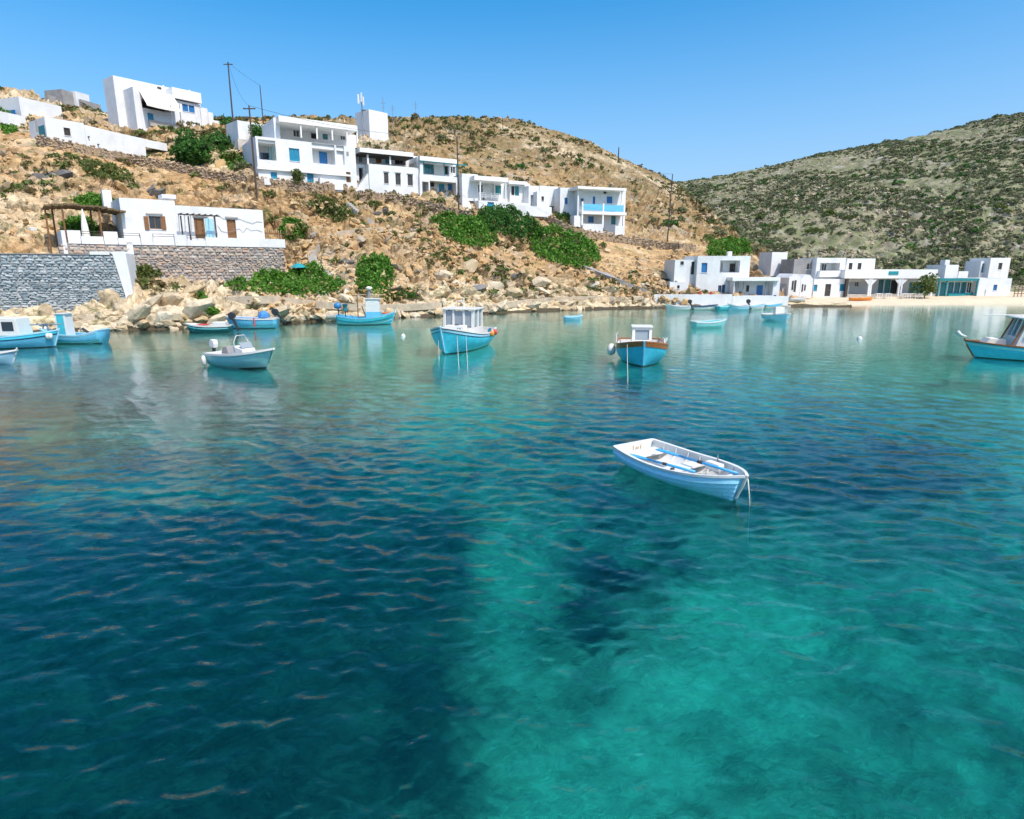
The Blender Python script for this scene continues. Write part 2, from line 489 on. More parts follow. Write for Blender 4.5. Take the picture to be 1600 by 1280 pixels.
# ------------------------------------------------------------------ the near hillside
near_cols = [
    (-700, [545, (520, 38), (470, 43), (410, 50), (350, 58), (290, 66), (235, 75), (190, 92), (165, 115)]),
    (-300, [532, (505, 44), (455, 49), (395, 56), (335, 64), (275, 71), (222, 79), (170, 96), (145, 120)]),
    (-100, [526, (495, 48), (440, 53), (385, 59), (330, 67), (268, 74), (216, 81), (165, 98), (140, 122)]),
    (0,   [522, (490, 50), (436, 55), (382, 61), (326, 67), (266, 72), (218, 77.5), (166, 97), (140, 124)]),
    (100, [518, (487, 52), (440, 57), (386, 62), (310, 69), (262, 74), (228, 79.5), (184, 97), (168, 122)]),
    (200, [516, (482, 53.5), (438, 60.5), (388, 65), (306, 76), (274, 81), (248, 86), (207, 97), (192, 120)]),
    (300, [513, (476, 56), (438, 65), (390, 70), (310, 79), (282, 83), (258, 87), (218, 97), (198, 122)]),
    (400, [508, (471, 59), (438, 69), (394, 74), (324, 79.5), (304, 82), (284, 85), (226, 98), (188, 126)]),
    (500, [502, (470, 62), (440, 69), (405, 74), (358, 80), (326, 84), (297, 88.5), (228, 104), (188, 138)]),
    (600, [497, (472, 65), (444, 70), (410, 74), (368, 81), (337, 87), (309, 93), (230, 110), (187, 150)]),
    (700, [493, (471, 68), (446, 73), (415, 78), (376, 84), (347, 90), (320, 96), (250, 115), (185, 160)]),
    (800, [488, (472, 72), (450, 77), (425, 82), (390, 88), (362, 93), (338, 99), (268, 120), (190, 165)]),
    (900, [484, (471, 75), (455, 80), (435, 85), (406, 91), (382, 96), (364, 101), (292, 125), (217, 165)]),
    (1000,[481.5, (469, 78), (457, 82), (441, 86), (420, 92), (400, 98), (382, 104), (328, 128), (262, 165)]),
    (1060,[480.5, (470, 79.5), (463, 84), (447, 88), (428, 93), (405, 99), (384, 106), (335, 130), (292, 165)]),
    (1110,[480, (471, 80), (466, 86), (452, 92), (430, 98), (410, 103), (392, 109), (362, 122), (336, 140)]),
    (1160,[479.5, (471, 81), (467, 88), (455, 94), (436, 100), (420, 105), (406, 110), (390, 117), (377, 125)]),
    (1210,[479.2, (472, 82), (468, 89), (460, 95), (446, 101), (435, 105), (424, 109), (412, 113), (403, 118)]),
    (1260,[479, (474, 84), (470, 90), (466, 96), (460, 101), (454, 105), (448, 109), (442, 113), (438, 117)]),
    (1330,[479, (478, 86), (476, 92), (474, 98), (472, 103), (470, 108), (469, 112), (468, 117), (467, 122)]),
]
near = Hill(near_cols, 860, 430, 14)
pts = near.base.reshape(-1, 3)
nrm = near.normals().reshape(-1, 3)
vv = np.tile(near.v, near.nu)
px_of = np.repeat(np.linspace(near.px[0], near.px[-1], near.nu), near.nv)
q = pts * np.array([1, 1, 1.5])
qt = np.stack([q[:, 0] * 0.9 + q[:, 2] * 0.45, q[:, 1], q[:, 2] - q[:, 0] * 0.35], 1)     # tilted strata
f1, f2, rid = worley(qt / 2.6 + 0.35 * np.stack([fbm(q * 0.5, 2, s) for s in (1, 2, 3)], 1), 5)
g1, g2, rid2 = worley(qt / 1.05, 9)
rocky = np.clip(0.62 + 0.9 * fbm(pts * 0.05, 3, 21), 0.12, 1.0)
rocky = np.where(vv < 4.2, np.maximum(rocky, 0.6), rocky)
rocky *= np.clip((1300 - px_of) / 120, 0.05, 1)
big = fbm(pts * 0.12, 4, 31)
st = np.stack([q[:, 0] * 0.28 + q[:, 2] * 0.55, q[:, 1] * 0.30, q[:, 2] * 0.22 - q[:, 0] * 0.62], 1) + 0.25 * np.stack([fbm(q * 0.3, 2, s) for s in (44, 45, 46)], 1)
strata = 1 - 2 * np.abs(vnoise(st * 1.3, 47)) ** 0.7 + 0.45 * (1 - 2 * np.abs(vnoise(st * 3.3, 48)) ** 0.7)     # slabs that dip to the east
amp = np.clip((vv - 0.6) / 0.9, 0, 1)
disp = amp * (0.45 * big + rocky * (1.25 * (rid - 0.42) + 0.9 * np.clip((f2 - f1) * 2.6, 0, 1) - 0.55) + rocky * 0.34 * (np.clip((g2 - g1) * 3, 0, 1) + rid2 - 0.9) + 0.12 * fbm(pts * 1.6, 3, 41) + rocky * 0.42 * strata)
disp = np.where(vv < 1.8, np.maximum(disp * 0.8, -0.1) + 0.22 * amp, disp)
# keep the ground calm where houses stand on it
calm = np.exp(-((vv - 5.0) / 0.35) ** 2) * 0.35 + np.exp(-((vv - 7.0) / 0.5) ** 2) * 0.35
disp *= (1 - calm)
pts = pts + nrm * disp[:, None] * np.where(vv > near.K - 3.2, 0.7, 1.0)[:, None]
near_me = np_mesh('hillside', pts, grid_faces(near.nu, near.nv), False)
upv = np.clip((vv - 6.9) / 1.6 + 0.35 * fbm(pts * 0.06, 3, 51), 0, 1) * np.clip((px_of - 250) / 300, 0.25, 1)
near_me.attributes.new('upper', 'FLOAT', 'POINT').data.foreach_set('value', upv.astype(np.float32))
palev = np.maximum(np.clip(1.2 * fbm(pts * 0.09, 4, 53) - 0.25, 0, 0.75), np.clip((4.0 - vv) / 1.6 + 0.5 * fbm(pts * 0.10, 3, 52), 0, 1) * 0.85)
near_me.attributes.new('pale', 'FLOAT', 'POINT').data.foreach_set('value', palev.astype(np.float32))
hillside = link('hillside', near_me, M['ground'])
tag(hillside, 'rocky tan hillside rising from the water to the houses', None, None, 'structure')
bvh_near = BVHTree.FromPolygons([tuple(p) for p in pts[:]], [tuple(int(i) for i in f) for f in grid_faces(near.nu, near.nv)])

# ------------------------------------------------------------------ the far hill across the bay
far_cols = []
for px, ridge, Dr in ((820, 330, 230), (950, 300, 235), (1060, 288.5, 240), (1100, 282, 242), (1200, 263, 246), (1300, 241, 250), (1400, 220.5, 252), (1500, 202, 252), (1600, 178, 250), (1750, 146, 248), (2000, 95, 240), (2500, 30, 225)):
    wl_ = np.interp(px, [820, 1250, 1600, 2500], [480, 478.6, 474, 470])
    far_cols.append((px, [wl_, (np.interp(px, [820, 1600], [469, 465]), 95), (np.interp(px, [820, 1600], [462, 459]), 103), (448, 110), (425, 119),
                          (425 - (425 - ridge) * 0.22, 132), (425 - (425 - ridge) * 0.45, 150), (425 - (425 - ridge) * 0.72, 190), (ridge, Dr)]))
far = Hill(far_cols, 560, 300, 25)
fp = far.base.reshape(-1, 3)
fn = far.normals().reshape(-1, 3)
fv = np.tile(far.v, far.nu)
f1, f2, rid = worley(fp / np.array([3.2, 3.2, 2.2]), 61)
amp = np.clip((fv - 3.4) / 1.2, 0, 1)
ledge = np.sin(fp[:, 2] * 1.1 + 2.5 * fbm(fp * 0.04, 3, 71))
disp = amp * (1.2 * fbm(fp * 0.035, 4, 62) + 0.8 * (rid - 0.5) + 0.5 * np.clip((f2 - f1) * 2, 0, 1) + 0.3 * ledge + 0.35 * fbm(fp * 0.5, 3, 63)) + 0.05 * fbm(fp * 0.4, 2, 64) * np.clip(fv - 1.2, 0, 1)
disp = np.where(fv > far.K - 3.6, disp * 0.8, disp)
fp = fp + fn * disp[:, None]
far_me = np_mesh('far_hill', fp, grid_faces(far.nu, far.nv), True)
far_hill = link('far_hill', far_me, M['far_ground'])
far_me.materials.append(M['sand'])
fidx = (np.repeat(np.arange(far.nu - 1), far.nv - 1) * far.nv + np.tile(np.arange(far.nv - 1), far.nu - 1))
far_me.polygons.foreach_set('material_index', (fv[fidx] < 3.35).astype(np.int32))
tag(far_hill, 'scrub covered hill across the bay with the sandy beach at its foot', None, None, 'structure')
bvh_far = BVHTree.FromPolygons([tuple(p) for p in fp], [tuple(int(i) for i in f) for f in grid_faces(far.nu, far.nv)])

def hit(px, py, bvh=None):
    """the ground seen at a photo pixel: (point, normal)"""
    d = Vector(ray(px, py)).normalized()
    best = None
    for b in ([bvh] if bvh else [bvh_near, bvh_far]):
        loc, n, i, dist = b.ray_cast(Vector((0, 0, CAM_H)), d, 900)
        if loc is not None and (best is None or dist < best[2]):
            best = (loc, n if n.z > 0 else -n, dist)
    return best

def ground_z(x, y, bvh=None):
    best = None
    for b in ([bvh] if bvh else [bvh_near, bvh_far]):
        loc, n, i, dist = b.ray_cast(Vector((x, y, 300)), Vector((0, 0, -1)), 600)
        if loc is not None and (best is None or loc.z > best):
            best = loc.z
    return best

# open ground to the horizon behind the hills and behind the camera
# ------------------------------------------------------------------ seabed
SAND = np.array([
    # photo y:  x = 0,100,...,1600  (1 sand, 0 seagrass; dark cells in the middle also paint the dinghy's shadow)
    [.95] * 17,                                                                                  # 500
    [.75, .75, .7, .7, .75, .85, .9, .9, .85, .8, .8, .8, .85, .9, .9, .9, .8],                   # 550
    [.40, .4, .35, .35, .45, .65, .8, .85, .7, .45, .4, .55, .65, .75, .9, .95, .95],                # 600, left end darkened by a painted reflection
    [.05, .1, .1, .1, .15, .3, .4, .7, .65, .4, .3, .35, .45, .5, .65, .95, .98],                 # 650
    [.15, .2, .2, .3, .35, .2, .3, .65, .45, .2, .2, .3, .3, .15, .15, .3, .95],                  # 700
    [.2, .55, .55, .55, .3, .15, .35, .5, .2, .15, .1, .2, .2, .15, .1, .15, .6],                 # 750
    [.1, .3, .2, .1, .1, .1, .1, .1, .35, .5, .35, .1, .1, .1, .1, .15, .3],                      # 800
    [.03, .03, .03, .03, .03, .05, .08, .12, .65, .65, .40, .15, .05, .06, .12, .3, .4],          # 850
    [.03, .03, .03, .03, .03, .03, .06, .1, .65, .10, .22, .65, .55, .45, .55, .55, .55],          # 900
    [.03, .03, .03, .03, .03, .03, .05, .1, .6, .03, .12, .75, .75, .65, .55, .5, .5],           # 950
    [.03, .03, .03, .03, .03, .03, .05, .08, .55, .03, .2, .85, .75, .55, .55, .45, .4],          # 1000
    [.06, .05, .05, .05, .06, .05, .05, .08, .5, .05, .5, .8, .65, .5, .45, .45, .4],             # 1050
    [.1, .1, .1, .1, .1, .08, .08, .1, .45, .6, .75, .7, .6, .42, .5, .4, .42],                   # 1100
    [.1, .12, .1, .1, .08, .1, .08, .1, .5, .65, .75, .7, .6, .45, .5, .42, .45],                 # 1150
    [.1, .12, .12, .1, .1, .1, .08, .1, .6, .75, .8, .7, .6, .45, .5, .45, .5],                   # 1200
    [.1, .1, .1, .1, .12, .3, .15, .2, .65, .75, .75, .6, .5, .5, .5, .5, .5],                    # 1250
    [.1, .1, .1, .1, .12, .3, .2, .25, .65, .75, .75, .6, .5, .5, .5, .5, .5],                    # 1300
])
sx = np.concatenate([np.linspace(-140, -45, 30, endpoint=False), np.linspace(-45, 45, 420, endpoint=False), np.linspace(45, 170, 50)])
sy = np.concatenate([np.linspace(-70, 3, 20, endpoint=False), np.linspace(3, 40, 300, endpoint=False), np.linspace(40, 100, 120)])
gx, gy = np.meshgrid(sx, sy, indexing='ij')
sb = np.stack([gx.ravel(), gy.ravel(), np.zeros(gx.size)], 1)
warp = np.stack([fbm(sb * 0.9, 4, 81), fbm(sb * 0.9, 4, 82)], 1)
depth0 = np.interp(sb[:, 1], [-70, 4, 14, 26, 40, 55, 75, 100], [9, 4.6, 4.0, 3.0, 1.9, 1.35, 1.05, 0.95])
sb[:, 2] = -depth0
pj = project(np.stack([sb[:, 0] + warp[:, 0] * 0.7, np.maximum(sb[:, 1], 1) + warp[:, 1] * 0.7, sb[:, 2] * 0.75], 1))
uu = np.clip(pj[:, 0] / 100, 0, 16); ww = np.clip((pj[:, 1] - 500) / 50, 0, 16)
iu = np.clip(np.floor(uu).astype(int), 0, 15); iw = np.clip(np.floor(ww).astype(int), 0, 15)
fu = uu - iu; fw = ww - iw
fu = fu * fu * (3 - 2 * fu); fw = fw * fw * (3 - 2 * fw)
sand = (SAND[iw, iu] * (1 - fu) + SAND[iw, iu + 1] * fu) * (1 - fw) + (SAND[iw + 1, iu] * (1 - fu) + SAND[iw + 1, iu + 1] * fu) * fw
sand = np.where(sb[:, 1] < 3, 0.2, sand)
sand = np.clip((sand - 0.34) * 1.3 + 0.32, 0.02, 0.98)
sand = np.clip(sand + (0.30 * fbm(sb * 1.4, 5, 83) + 0.16 * fbm(sb * 5.0, 3, 88)) * np.sqrt(np.clip(sand * (1 - sand) * 4, 0, 1)) + 0.04 * fbm(sb * 3.0, 3, 84), 0, 1)
sb[:, 2] += (1 - sand) * 0.35 * (1 + fbm(sb * 1.2, 3, 85)) + 0.25 * fbm(sb * 0.35, 3, 86) + sand * 0.04 * fbm(sb * 2.5, 2, 87)
sb_me = np_mesh('seabed', sb, grid_faces(len(sx), len(sy)), True)
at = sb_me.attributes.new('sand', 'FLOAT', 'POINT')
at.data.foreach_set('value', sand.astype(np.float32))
m, nt, b = new_mat('seabed_sand_seagrass_shadow')
att = nt.nodes.new('ShaderNodeAttribute'); att.attribute_name = 'sand'
pos = worldpos(nt)
nz = noise(nt, 1.6, 8, 0.7, pos, 0.6)
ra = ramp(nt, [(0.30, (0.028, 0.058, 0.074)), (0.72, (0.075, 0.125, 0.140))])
nt.links.new(nz, ra.inputs[0])
rb = ramp(nt, [(0.30, (0.32, 0.32, 0.25)), (0.48, (0.68, 0.65, 0.52)), (0.68, (0.88, 0.83, 0.68))])
nt.links.new(noise(nt, 0.75, 10, 0.74, pos, 1.6), rb.inputs[0])
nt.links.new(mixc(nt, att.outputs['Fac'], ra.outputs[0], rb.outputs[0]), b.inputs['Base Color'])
b.inputs['Roughness'].default_value = 1.0
b.inputs['Specular IOR Level'].default_value = 0.0
bump(nt, b, noise(nt, 2.4, 8, 0.7, pos, 1.2), 0.9, 0.3)
M['seabed'] = m
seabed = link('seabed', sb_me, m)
tag(seabed, 'sandy sea floor with dark seagrass beds seen through the water', None, None, 'structure')

# ------------------------------------------------------------------ water: one closed body with a rippled top
ang = np.concatenate([np.linspace(-180, -54, 24, endpoint=False), np.linspace(-54, 54, 620, endpoint=False), np.linspace(54, 180, 24, endpoint=False)])
ang = np.radians(ang)
rad = np.concatenate([np.linspace(0.6, 4.0, 12, endpoint=False), 4.0 * (130 / 4.0) ** np.linspace(0, 1, 460, endpoint=False), np.array([130, 160, 200, 270])])
A, Rr = np.meshgrid(ang, rad, indexing='ij')
wx, wy = (np.sin(A) * Rr).ravel(), (np.cos(A) * Rr).ravel()
space = np.maximum(np.gradient(rad)[None, :] * np.ones_like(A), np.gradient(ang)[:, None] * Rr).ravel()
wp = np.stack([wx, wy, np.zeros_like(wx)], 1)
gust = 0.75 + 0.45 * fbm(wp * 0.07, 3, 91)
wq = wp[:, :2] + 0.16 * np.stack([fbm(wp * 0.8, 2, 92), fbm(wp * 0.8, 2, 93)], 1)
hz = np.zeros_like(wx)
wr = np.random.default_rng(5)
for k in range(56):
    lam = 0.15 * (1.15 / 0.15) ** wr.random()
    th = R(-100 + wr.normal(0, 30))
    a = lam * 0.0052 * (0.6 + 0.8 * wr.random()) * (1.0 if lam < 0.55 else 0.5)
    ph = (wq[:, 0] * math.cos(th) + wq[:, 1] * math.sin(th)) * 2 * math.pi / lam + wr.random() * 6.28
    fade = np.clip(lam / (space * 2.6) - 0.6, 0, 1)
    s = np.sin(ph)
    hz += a * fade * (s + 0.25 * (0.5 - np.abs(s)) * 0 + 0.28 * np.cos(2 * ph) * -1)
wp[:, 2] = hz * np.clip(gust, 0.3, 1.4)
na, nr = len(ang), len(rad)
idx = np.arange(na * nr).reshape(na, nr)
nxt = np.roll(idx, -1, 0)
fc = np.stack([idx[:, :-1], idx[:, 1:], nxt[:, 1:], nxt[:, :-1]], -1).reshape(-1, 4)
bot = wp.reshape(na, nr, 3)[:, -1].copy(); bot[:, 2] = -14
vs = np.concatenate([wp, bot, [[0, 0, 0.0], [0, 0, -14.0]]])
bi = na * nr + np.arange(na); bn = np.roll(bi, -1)
ct, cb = na * nr + na, na * nr + na + 1
side = np.stack([idx[:, -1], bi, bn, nxt[:, -1]], -1)
cap = np.stack([idx[:, 0], nxt[:, 0], np.full(na, ct), np.full(na, ct)], -1)
me = bpy.data.meshes.new('sea_water')
top_f = [tuple(int(i) for i in f) for f in fc]
allf = top_f + [tuple(int(i) for i in f) for f in side] + [(int(ct), int(b_), int(a_)) for a_, b_ in zip(idx[:, 0], nxt[:, 0])][:] + [(int(cb), int(a_), int(b_)) for a_, b_ in zip(bn, bi)]
me.from_pydata([tuple(v) for v in vs], [], allf)
me.flip_normals()
me.polygons.foreach_set('use_smooth', np.ones(len(allf), bool))
m = bpy.data.materials.new('clear_sea_water'); m.use_nodes = True
nt = m.node_tree; nt.nodes.clear()
out = nt.nodes.new('ShaderNodeOutputMaterial')
pos = worldpos(nt)
bp = nt.nodes.new('ShaderNodeBump'); bp.inputs['Strength'].default_value = 1.0; bp.inputs['Distance'].default_value = 0.009
n1 = noise(nt, 4.2, 3, 0.55, mapped(nt, pos, (0.75, 1.35, 1), (0, 0, R(-12))), 0.4)
nt.links.new(n1, bp.inputs['Height'])
geo = nt.nodes.new('ShaderNodeNewGeometry')
dt = nt.nodes.new('ShaderNodeVectorMath'); dt.operation = 'DOT_PRODUCT'
nt.links.new(geo.outputs['Incoming'], dt.inputs[0]); nt.links.new(bp.outputs[0], dt.inputs[1])
def math_node(op, a_, b_=None):
    n_ = nt.nodes.new('ShaderNodeMath'); n_.operation = op
    for i_, v_ in enumerate((a_, b_)):
        if v_ is None:
            continue
        if hasattr(v_, 'links'):
            nt.links.new(v_, n_.inputs[i_])
        else:
            n_.inputs[i_].default_value = v_
    return n_.outputs[0]
ab = math_node('ABSOLUTE', dt.outputs['Value'])
sch = math_node('ADD', math_node('MULTIPLY', math_node('POWER', math_node('SUBTRACT', 1.0, ab), 5.0), 0.98), 0.02)
tr = nt.nodes.new('ShaderNodeBsdfTransparent'); tr.inputs['Color'].default_value = (1, 1, 1, 1)
gl = nt.nodes.new('ShaderNodeBsdfGlossy'); gl.inputs['Roughness'].default_value = 0.02
gl.inputs['Color'].default_value = (0.95, 0.97, 1, 1)
nt.links.new(bp.outputs[0], gl.inputs['Normal'])
mx = nt.nodes.new('ShaderNodeMixShader')
nt.links.new(sch, mx.inputs[0]); rfr = nt.nodes.new('ShaderNodeBsdfRefraction'); rfr.inputs['IOR'].default_value = 1.333; rfr.inputs['Roughness'].default_value = 0.0
nt.links.new(bp.outputs[0], rfr.inputs['Normal'])
bent = nt.nodes.new('ShaderNodeMixShader'); bent.inputs[0].default_value = 0.5      # half of the light is bent by the ripples
nt.links.new(tr.outputs[0], bent.inputs[1]); nt.links.new(rfr.outputs[0], bent.inputs[2])
nt.links.new(bent.outputs[0], mx.inputs[1]); nt.links.new(gl.outputs[0], mx.inputs[2])
nt.links.new(mx.outputs[0], out.inputs['Surface'])
va = nt.nodes.new('ShaderNodeVolumeAbsorption')
va.inputs['Color'].default_value = (0.02, 0.865, 0.86, 1)
va.inputs['Density'].default_value = 0.365
nt.links.new(va.outputs[0], out.inputs['Volume'])
M['water'] = m
water = link('sea_water', me, m)
tag(water, 'clear rippled turquoise sea water of the bay', None, None, 'structure')
# ------------------------------------------------------------------ small mesh builder
class MB:
    def __init__(self):
        self.v, self.f = [], []
    def quad(self, a, b, c, d):
        n = len(self.v)
        self.v += [tuple(a), tuple(b), tuple(c), tuple(d)]
        self.f.append((n, n + 1, n + 2, n + 3))
        return self
    def poly(self, ps):
        n = len(self.v)
        self.v += [tuple(p) for p in ps]
        self.f.append(tuple(range(n, n + len(ps))))
        return self
    def box(self, x0, x1, y0, y1, z0, z1):
        n = len(self.v)
        self.v += [(x0, y0, z0), (x1, y0, z0), (x1, y1, z0), (x0, y1, z0), (x0, y0, z1), (x1, y0, z1), (x1, y1, z1), (x0, y1, z1)]
        self.f += [tuple(n + i for i in q_) for q_ in ((0, 3, 2, 1), (4, 5, 6, 7), (0, 1, 5, 4), (1, 2, 6, 5), (2, 3, 7, 6), (3, 0, 4, 7))]
        return self
    def prism(self, outline, y0, y1):
        """outline of (x, z), extruded along y"""
        n, k = len(self.v), len(outline)
        self.v += [(x, y0, z) for x, z in outline] + [(x, y1, z) for x, z in outline]
        self.f.append(tuple(n + i for i in range(k)))
        self.f.append(tuple(n + k + i for i in reversed(range(k))))
        for i in range(k):
            j = (i + 1) % k
            self.f.append((n + i, n + k + i, n + k + j, n + j))
        return self
    def tube(self, path, radii, sides=6, cap=True):
        n0 = len(self.v)
        path = [Vector(p) for p in path]
        if not hasattr(radii, '__len__'):
            radii = [radii] * len(path)
        for i, p in enumerate(path):
            d = (path[min(i + 1, len(path) - 1)] - path[max(i - 1, 0)]).normalized()
            a = d.cross(Vector((0, 0, 1)) if abs(d.z) < 0.9 else Vector((1, 0, 0))).normalized()
            b_ = d.cross(a)
            for k in range(sides):
                t = 2 * math.pi * k / sides
                self.v.append(tuple(p + (a * math.cos(t) + b_ * math.sin(t)) * radii[i]))
        for i in range(len(path) - 1):
            for k in range(sides):
                k2 = (k + 1) % sides
                self.f.append((n0 + i * sides + k, n0 + i * sides + k2, n0 + (i + 1) * sides + k2, n0 + (i + 1) * sides + k))
        if cap:
            self.f.append(tuple(n0 + k for k in range(sides)))
            self.f.append(tuple(n0 + (len(path) - 1) * sides + k for k in reversed(range(sides))))
        return self
    def lathe(self, prof, sides=12, c=(0, 0, 0)):
        n0 = len(self.v)
        for r_, z_ in prof:
            for k in range(sides):
                t = 2 * math.pi * k / sides
                self.v.append((c[0] + r_ * math.cos(t), c[1] + r_ * math.sin(t), c[2] + z_))
        for i in range(len(prof) - 1):
            for k in range(sides):
                k2 = (k + 1) % sides
                self.f.append((n0 + i * sides + k, n0 + i * sides + k2, n0 + (i + 1) * sides + k2, n0 + (i + 1) * sides + k))
        self.f.append(tuple(n0 + k for k in reversed(range(sides))))
        self.f.append(tuple(n0 + (len(prof) - 1) * sides + k for k in range(sides)))
        return self
    def build(self, name, mat, parent=None, smooth=False, bevel=0.0):
        me = bpy.data.meshes.new(name)
        me.from_pydata(self.v, [], self.f)
        bm_ = bmesh.new(); bm_.from_mesh(me)
        bmesh.ops.remove_doubles(bm_, verts=bm_.verts, dist=0.0004)
        bmesh.ops.recalc_face_normals(bm_, faces=bm_.faces)
        if bevel:
            bmesh.ops.bevel(bm_, geom=[e for e in bm_.edges if len(e.link_faces) == 2 and e.calc_face_angle(0) > 0.6], offset=bevel, segments=2, affect='EDGES', profile=0.6)
        bm_.to_mesh(me); bm_.free()
        if smooth:
            me.polygons.foreach_set('use_smooth', np.ones(len(me.polygons), bool))
        return link(name, me, mat, parent)
# ------------------------------------------------------------------ rocks

def rock_mesh(name, seed, npts, squash=(1, 1, 1), mat=None):
    r = random.Random(seed)
    bm = bmesh.new()
    for _ in range(npts):
        v = Vector((r.gauss(0, 1), r.gauss(0, 1), r.gauss(0, 1))).normalized() * r.uniform(0.75, 1.05)
        bm.verts.new((v.x * squash[0], v.y * squash[1], v.z * squash[2]))
    res = bmesh.ops.convex_hull(bm, input=bm.verts)
    junk = [g for g in res['geom_interior'] + res['geom_unused'] if isinstance(g, bmesh.types.BMVert)]
    if junk:
        bmesh.ops.delete(bm, geom=list(set(junk)), context='VERTS')
    bmesh.ops.triangulate(bm, faces=bm.faces)
    me = bpy.data.meshes.new(name)
    bm.to_mesh(me); bm.free()
    if mat:
        me.materials.append(mat)
    return me

rock_shapes = [rock_mesh('rock', 100 + i, 18 + i % 3 * 3, ((1, .8, .55), (1, .55, .75), (1, .9, .7), (1, .6, .45))[i % 4], M['rock'] if i < 7 else M['rock_grey']) for i in range(9)]
pale_shapes = [rock_mesh('rock', 140 + i, 30 + i * 3, ((1, .75, .55), (1, .6, .7), (1, .85, .5))[i % 3], M['rock_pale']) for i in range(6)]
dark_shapes = [rock_mesh('rock', 160 + i, 20, (1, .7, .6), M['rock_dark']) for i in range(3)]
BUILT = [(-60, 385, 215, 500), (85, 300, 450, 440)]       # photo areas where no boulders lie (houses, stone walls)
count = 0
tries = 0
shore_rock_spots = []
BIG = [(230, 478, 1.5), (262, 470, 1.7), (300, 480, 1.4), (212, 490, 1.1), (420, 492, 1.1), (470, 492, 1.2), (515, 495, 1.0), (250, 500, 1.1), (335, 502, 1.0), (380, 490, 1.2), (720, 484, 1.0), (780, 480, 1.1),
       (830, 476, 1.1), (885, 475, 1.0), (800, 455, 1.4), (842, 440, 1.5), (770, 450, 1.3), (640, 372, 1.5), (615, 362, 1.3), (690, 430, 1.3), (730, 420, 1.3), (300, 456, 1.5), (275, 488, 1.3), (440, 486, 1.3), (560, 490, 1.0), (940, 470, 1.1), (990, 468, 1.1)]
DARK = [(62, 276, 1.1), (80, 272, 1.3), (98, 274, 1.0), (232, 299, 1.0), (246, 302, 1.1), (545, 412, .8), (538, 408, .7), (745, 448, 1.1), (810, 432, 1.1), (600, 330, .9), (590, 334, .7)]
for px, py, size, kind_ in [(*b_, 0) for b_ in BIG] + [(*b_, 1) for b_ in DARK]:
    h = hit(px, py, bvh_near)
    if h is None:
        continue
    o = link('rock', random.choice(dark_shapes if kind_ else pale_shapes), None, hillside)
    o.location = h[0] - h[1] * size * 0.25
    o.rotation_euler = (random.gauss(0.1, 0.3), random.gauss(-0.4, 0.25), random.uniform(-.5, .5))
    o.scale = (size * random.uniform(1.0, 1.5), size, size * random.uniform(0.8, 1.1))
    count += 1
while count < 300 and tries < 6000:
    tries += 1
    k = random.random()
    if k < 0.45:                                        # boulders at the water's edge
        px = random.choice([random.uniform(130, 560), random.uniform(600, 1040), random.uniform(-60, 1040)])
        wl_y = float(np.interp(px, [c[0] for c in near_cols], [c[1][0] for c in near_cols]))
        py = wl_y - abs(random.gauss(0, 9)) - 1
        size = random.uniform(0.35, 0.95)
    elif k < 0.9:                                       # the tumbled rocks on the slope
        px = random.uniform(430, 1060)
        py = random.uniform(340, 470)
        size = random.uniform(0.4, 1.0)
    else:
        px = random.uniform(0, 520)
        py = random.uniform(235, 330)
        size = random.uniform(0.5, 1.3)
    if any(a < px < c and b_ < py < d for a, b_, c, d in BUILT):
        continue
    h = hit(px, py, bvh_near)
    if h is None or h[0].z < -0.3:
        continue
    o = link('rock', random.choice(pale_shapes if k < .45 or (k < .9 and py > 430) else rock_shapes), None, hillside)
    p = h[0] - h[1] * size * 0.15
    o.location = p
    o.rotation_euler = (random.gauss(0.1, 0.35), random.gauss(-0.35, 0.35), random.uniform(0, 6.28))
    o.scale = (size * random.uniform(0.8, 1.4), size * random.uniform(0.8, 1.2), size * random.uniform(0.7, 1.2))
    count += 1

def rot_mats(n, rng, tilt=0.5):
    a = rng.uniform(0, 6.283, n); b_ = rng.normal(0, tilt, n); c = rng.normal(0, tilt, n)
    ca, sa, cb, sb_, cc, sc = np.cos(a), np.sin(a), np.cos(b_), np.sin(b_), np.cos(c), np.sin(c)
    Rz = np.zeros((n, 3, 3)); Rz[:, 0, 0] = ca; Rz[:, 0, 1] = -sa; Rz[:, 1, 0] = sa; Rz[:, 1, 1] = ca; Rz[:, 2, 2] = 1
    Rx = np.zeros((n, 3, 3)); Rx[:, 0, 0] = 1; Rx[:, 1, 1] = cb; Rx[:, 1, 2] = -sb_; Rx[:, 2, 1] = sb_; Rx[:, 2, 2] = cb
    Ry = np.zeros((n, 3, 3)); Ry[:, 1, 1] = 1; Ry[:, 0, 0] = cc; Ry[:, 0, 2] = sc; Ry[:, 2, 0] = -sc; Ry[:, 2, 2] = cc
    return Rz @ Rx @ Ry

def scatter_mesh(name, shapes, pos_, size, rng, tilt, mat, parent=None, smooth=False):
    vs_, fs_, off = [], [], 0
    which = rng.integers(0, len(shapes), len(pos_))
    for s, (sv, sf) in enumerate(shapes):
        sel = which == s
        n = int(sel.sum())
        if not n:
            continue
        Rm = rot_mats(n, rng, tilt)
        v = np.einsum('nij,kj->nki', Rm, sv) * size[sel][:, None, None] + pos_[sel][:, None, :]
        f = sf[None] + (np.arange(n) * len(sv))[:, None, None] + off
        vs_.append(v.reshape(-1, 3)); fs_.append(f.reshape(-1, 3)); off += n * len(sv)
    me = np_mesh(name, np.concatenate(vs_), np.concatenate(fs_), smooth)
    return link(name, me, mat, parent)

def arrays(me):
    v = np.array([p.co[:] for p in me.vertices]); f = np.array([p.vertices[:] for p in me.polygons])
    return v, f

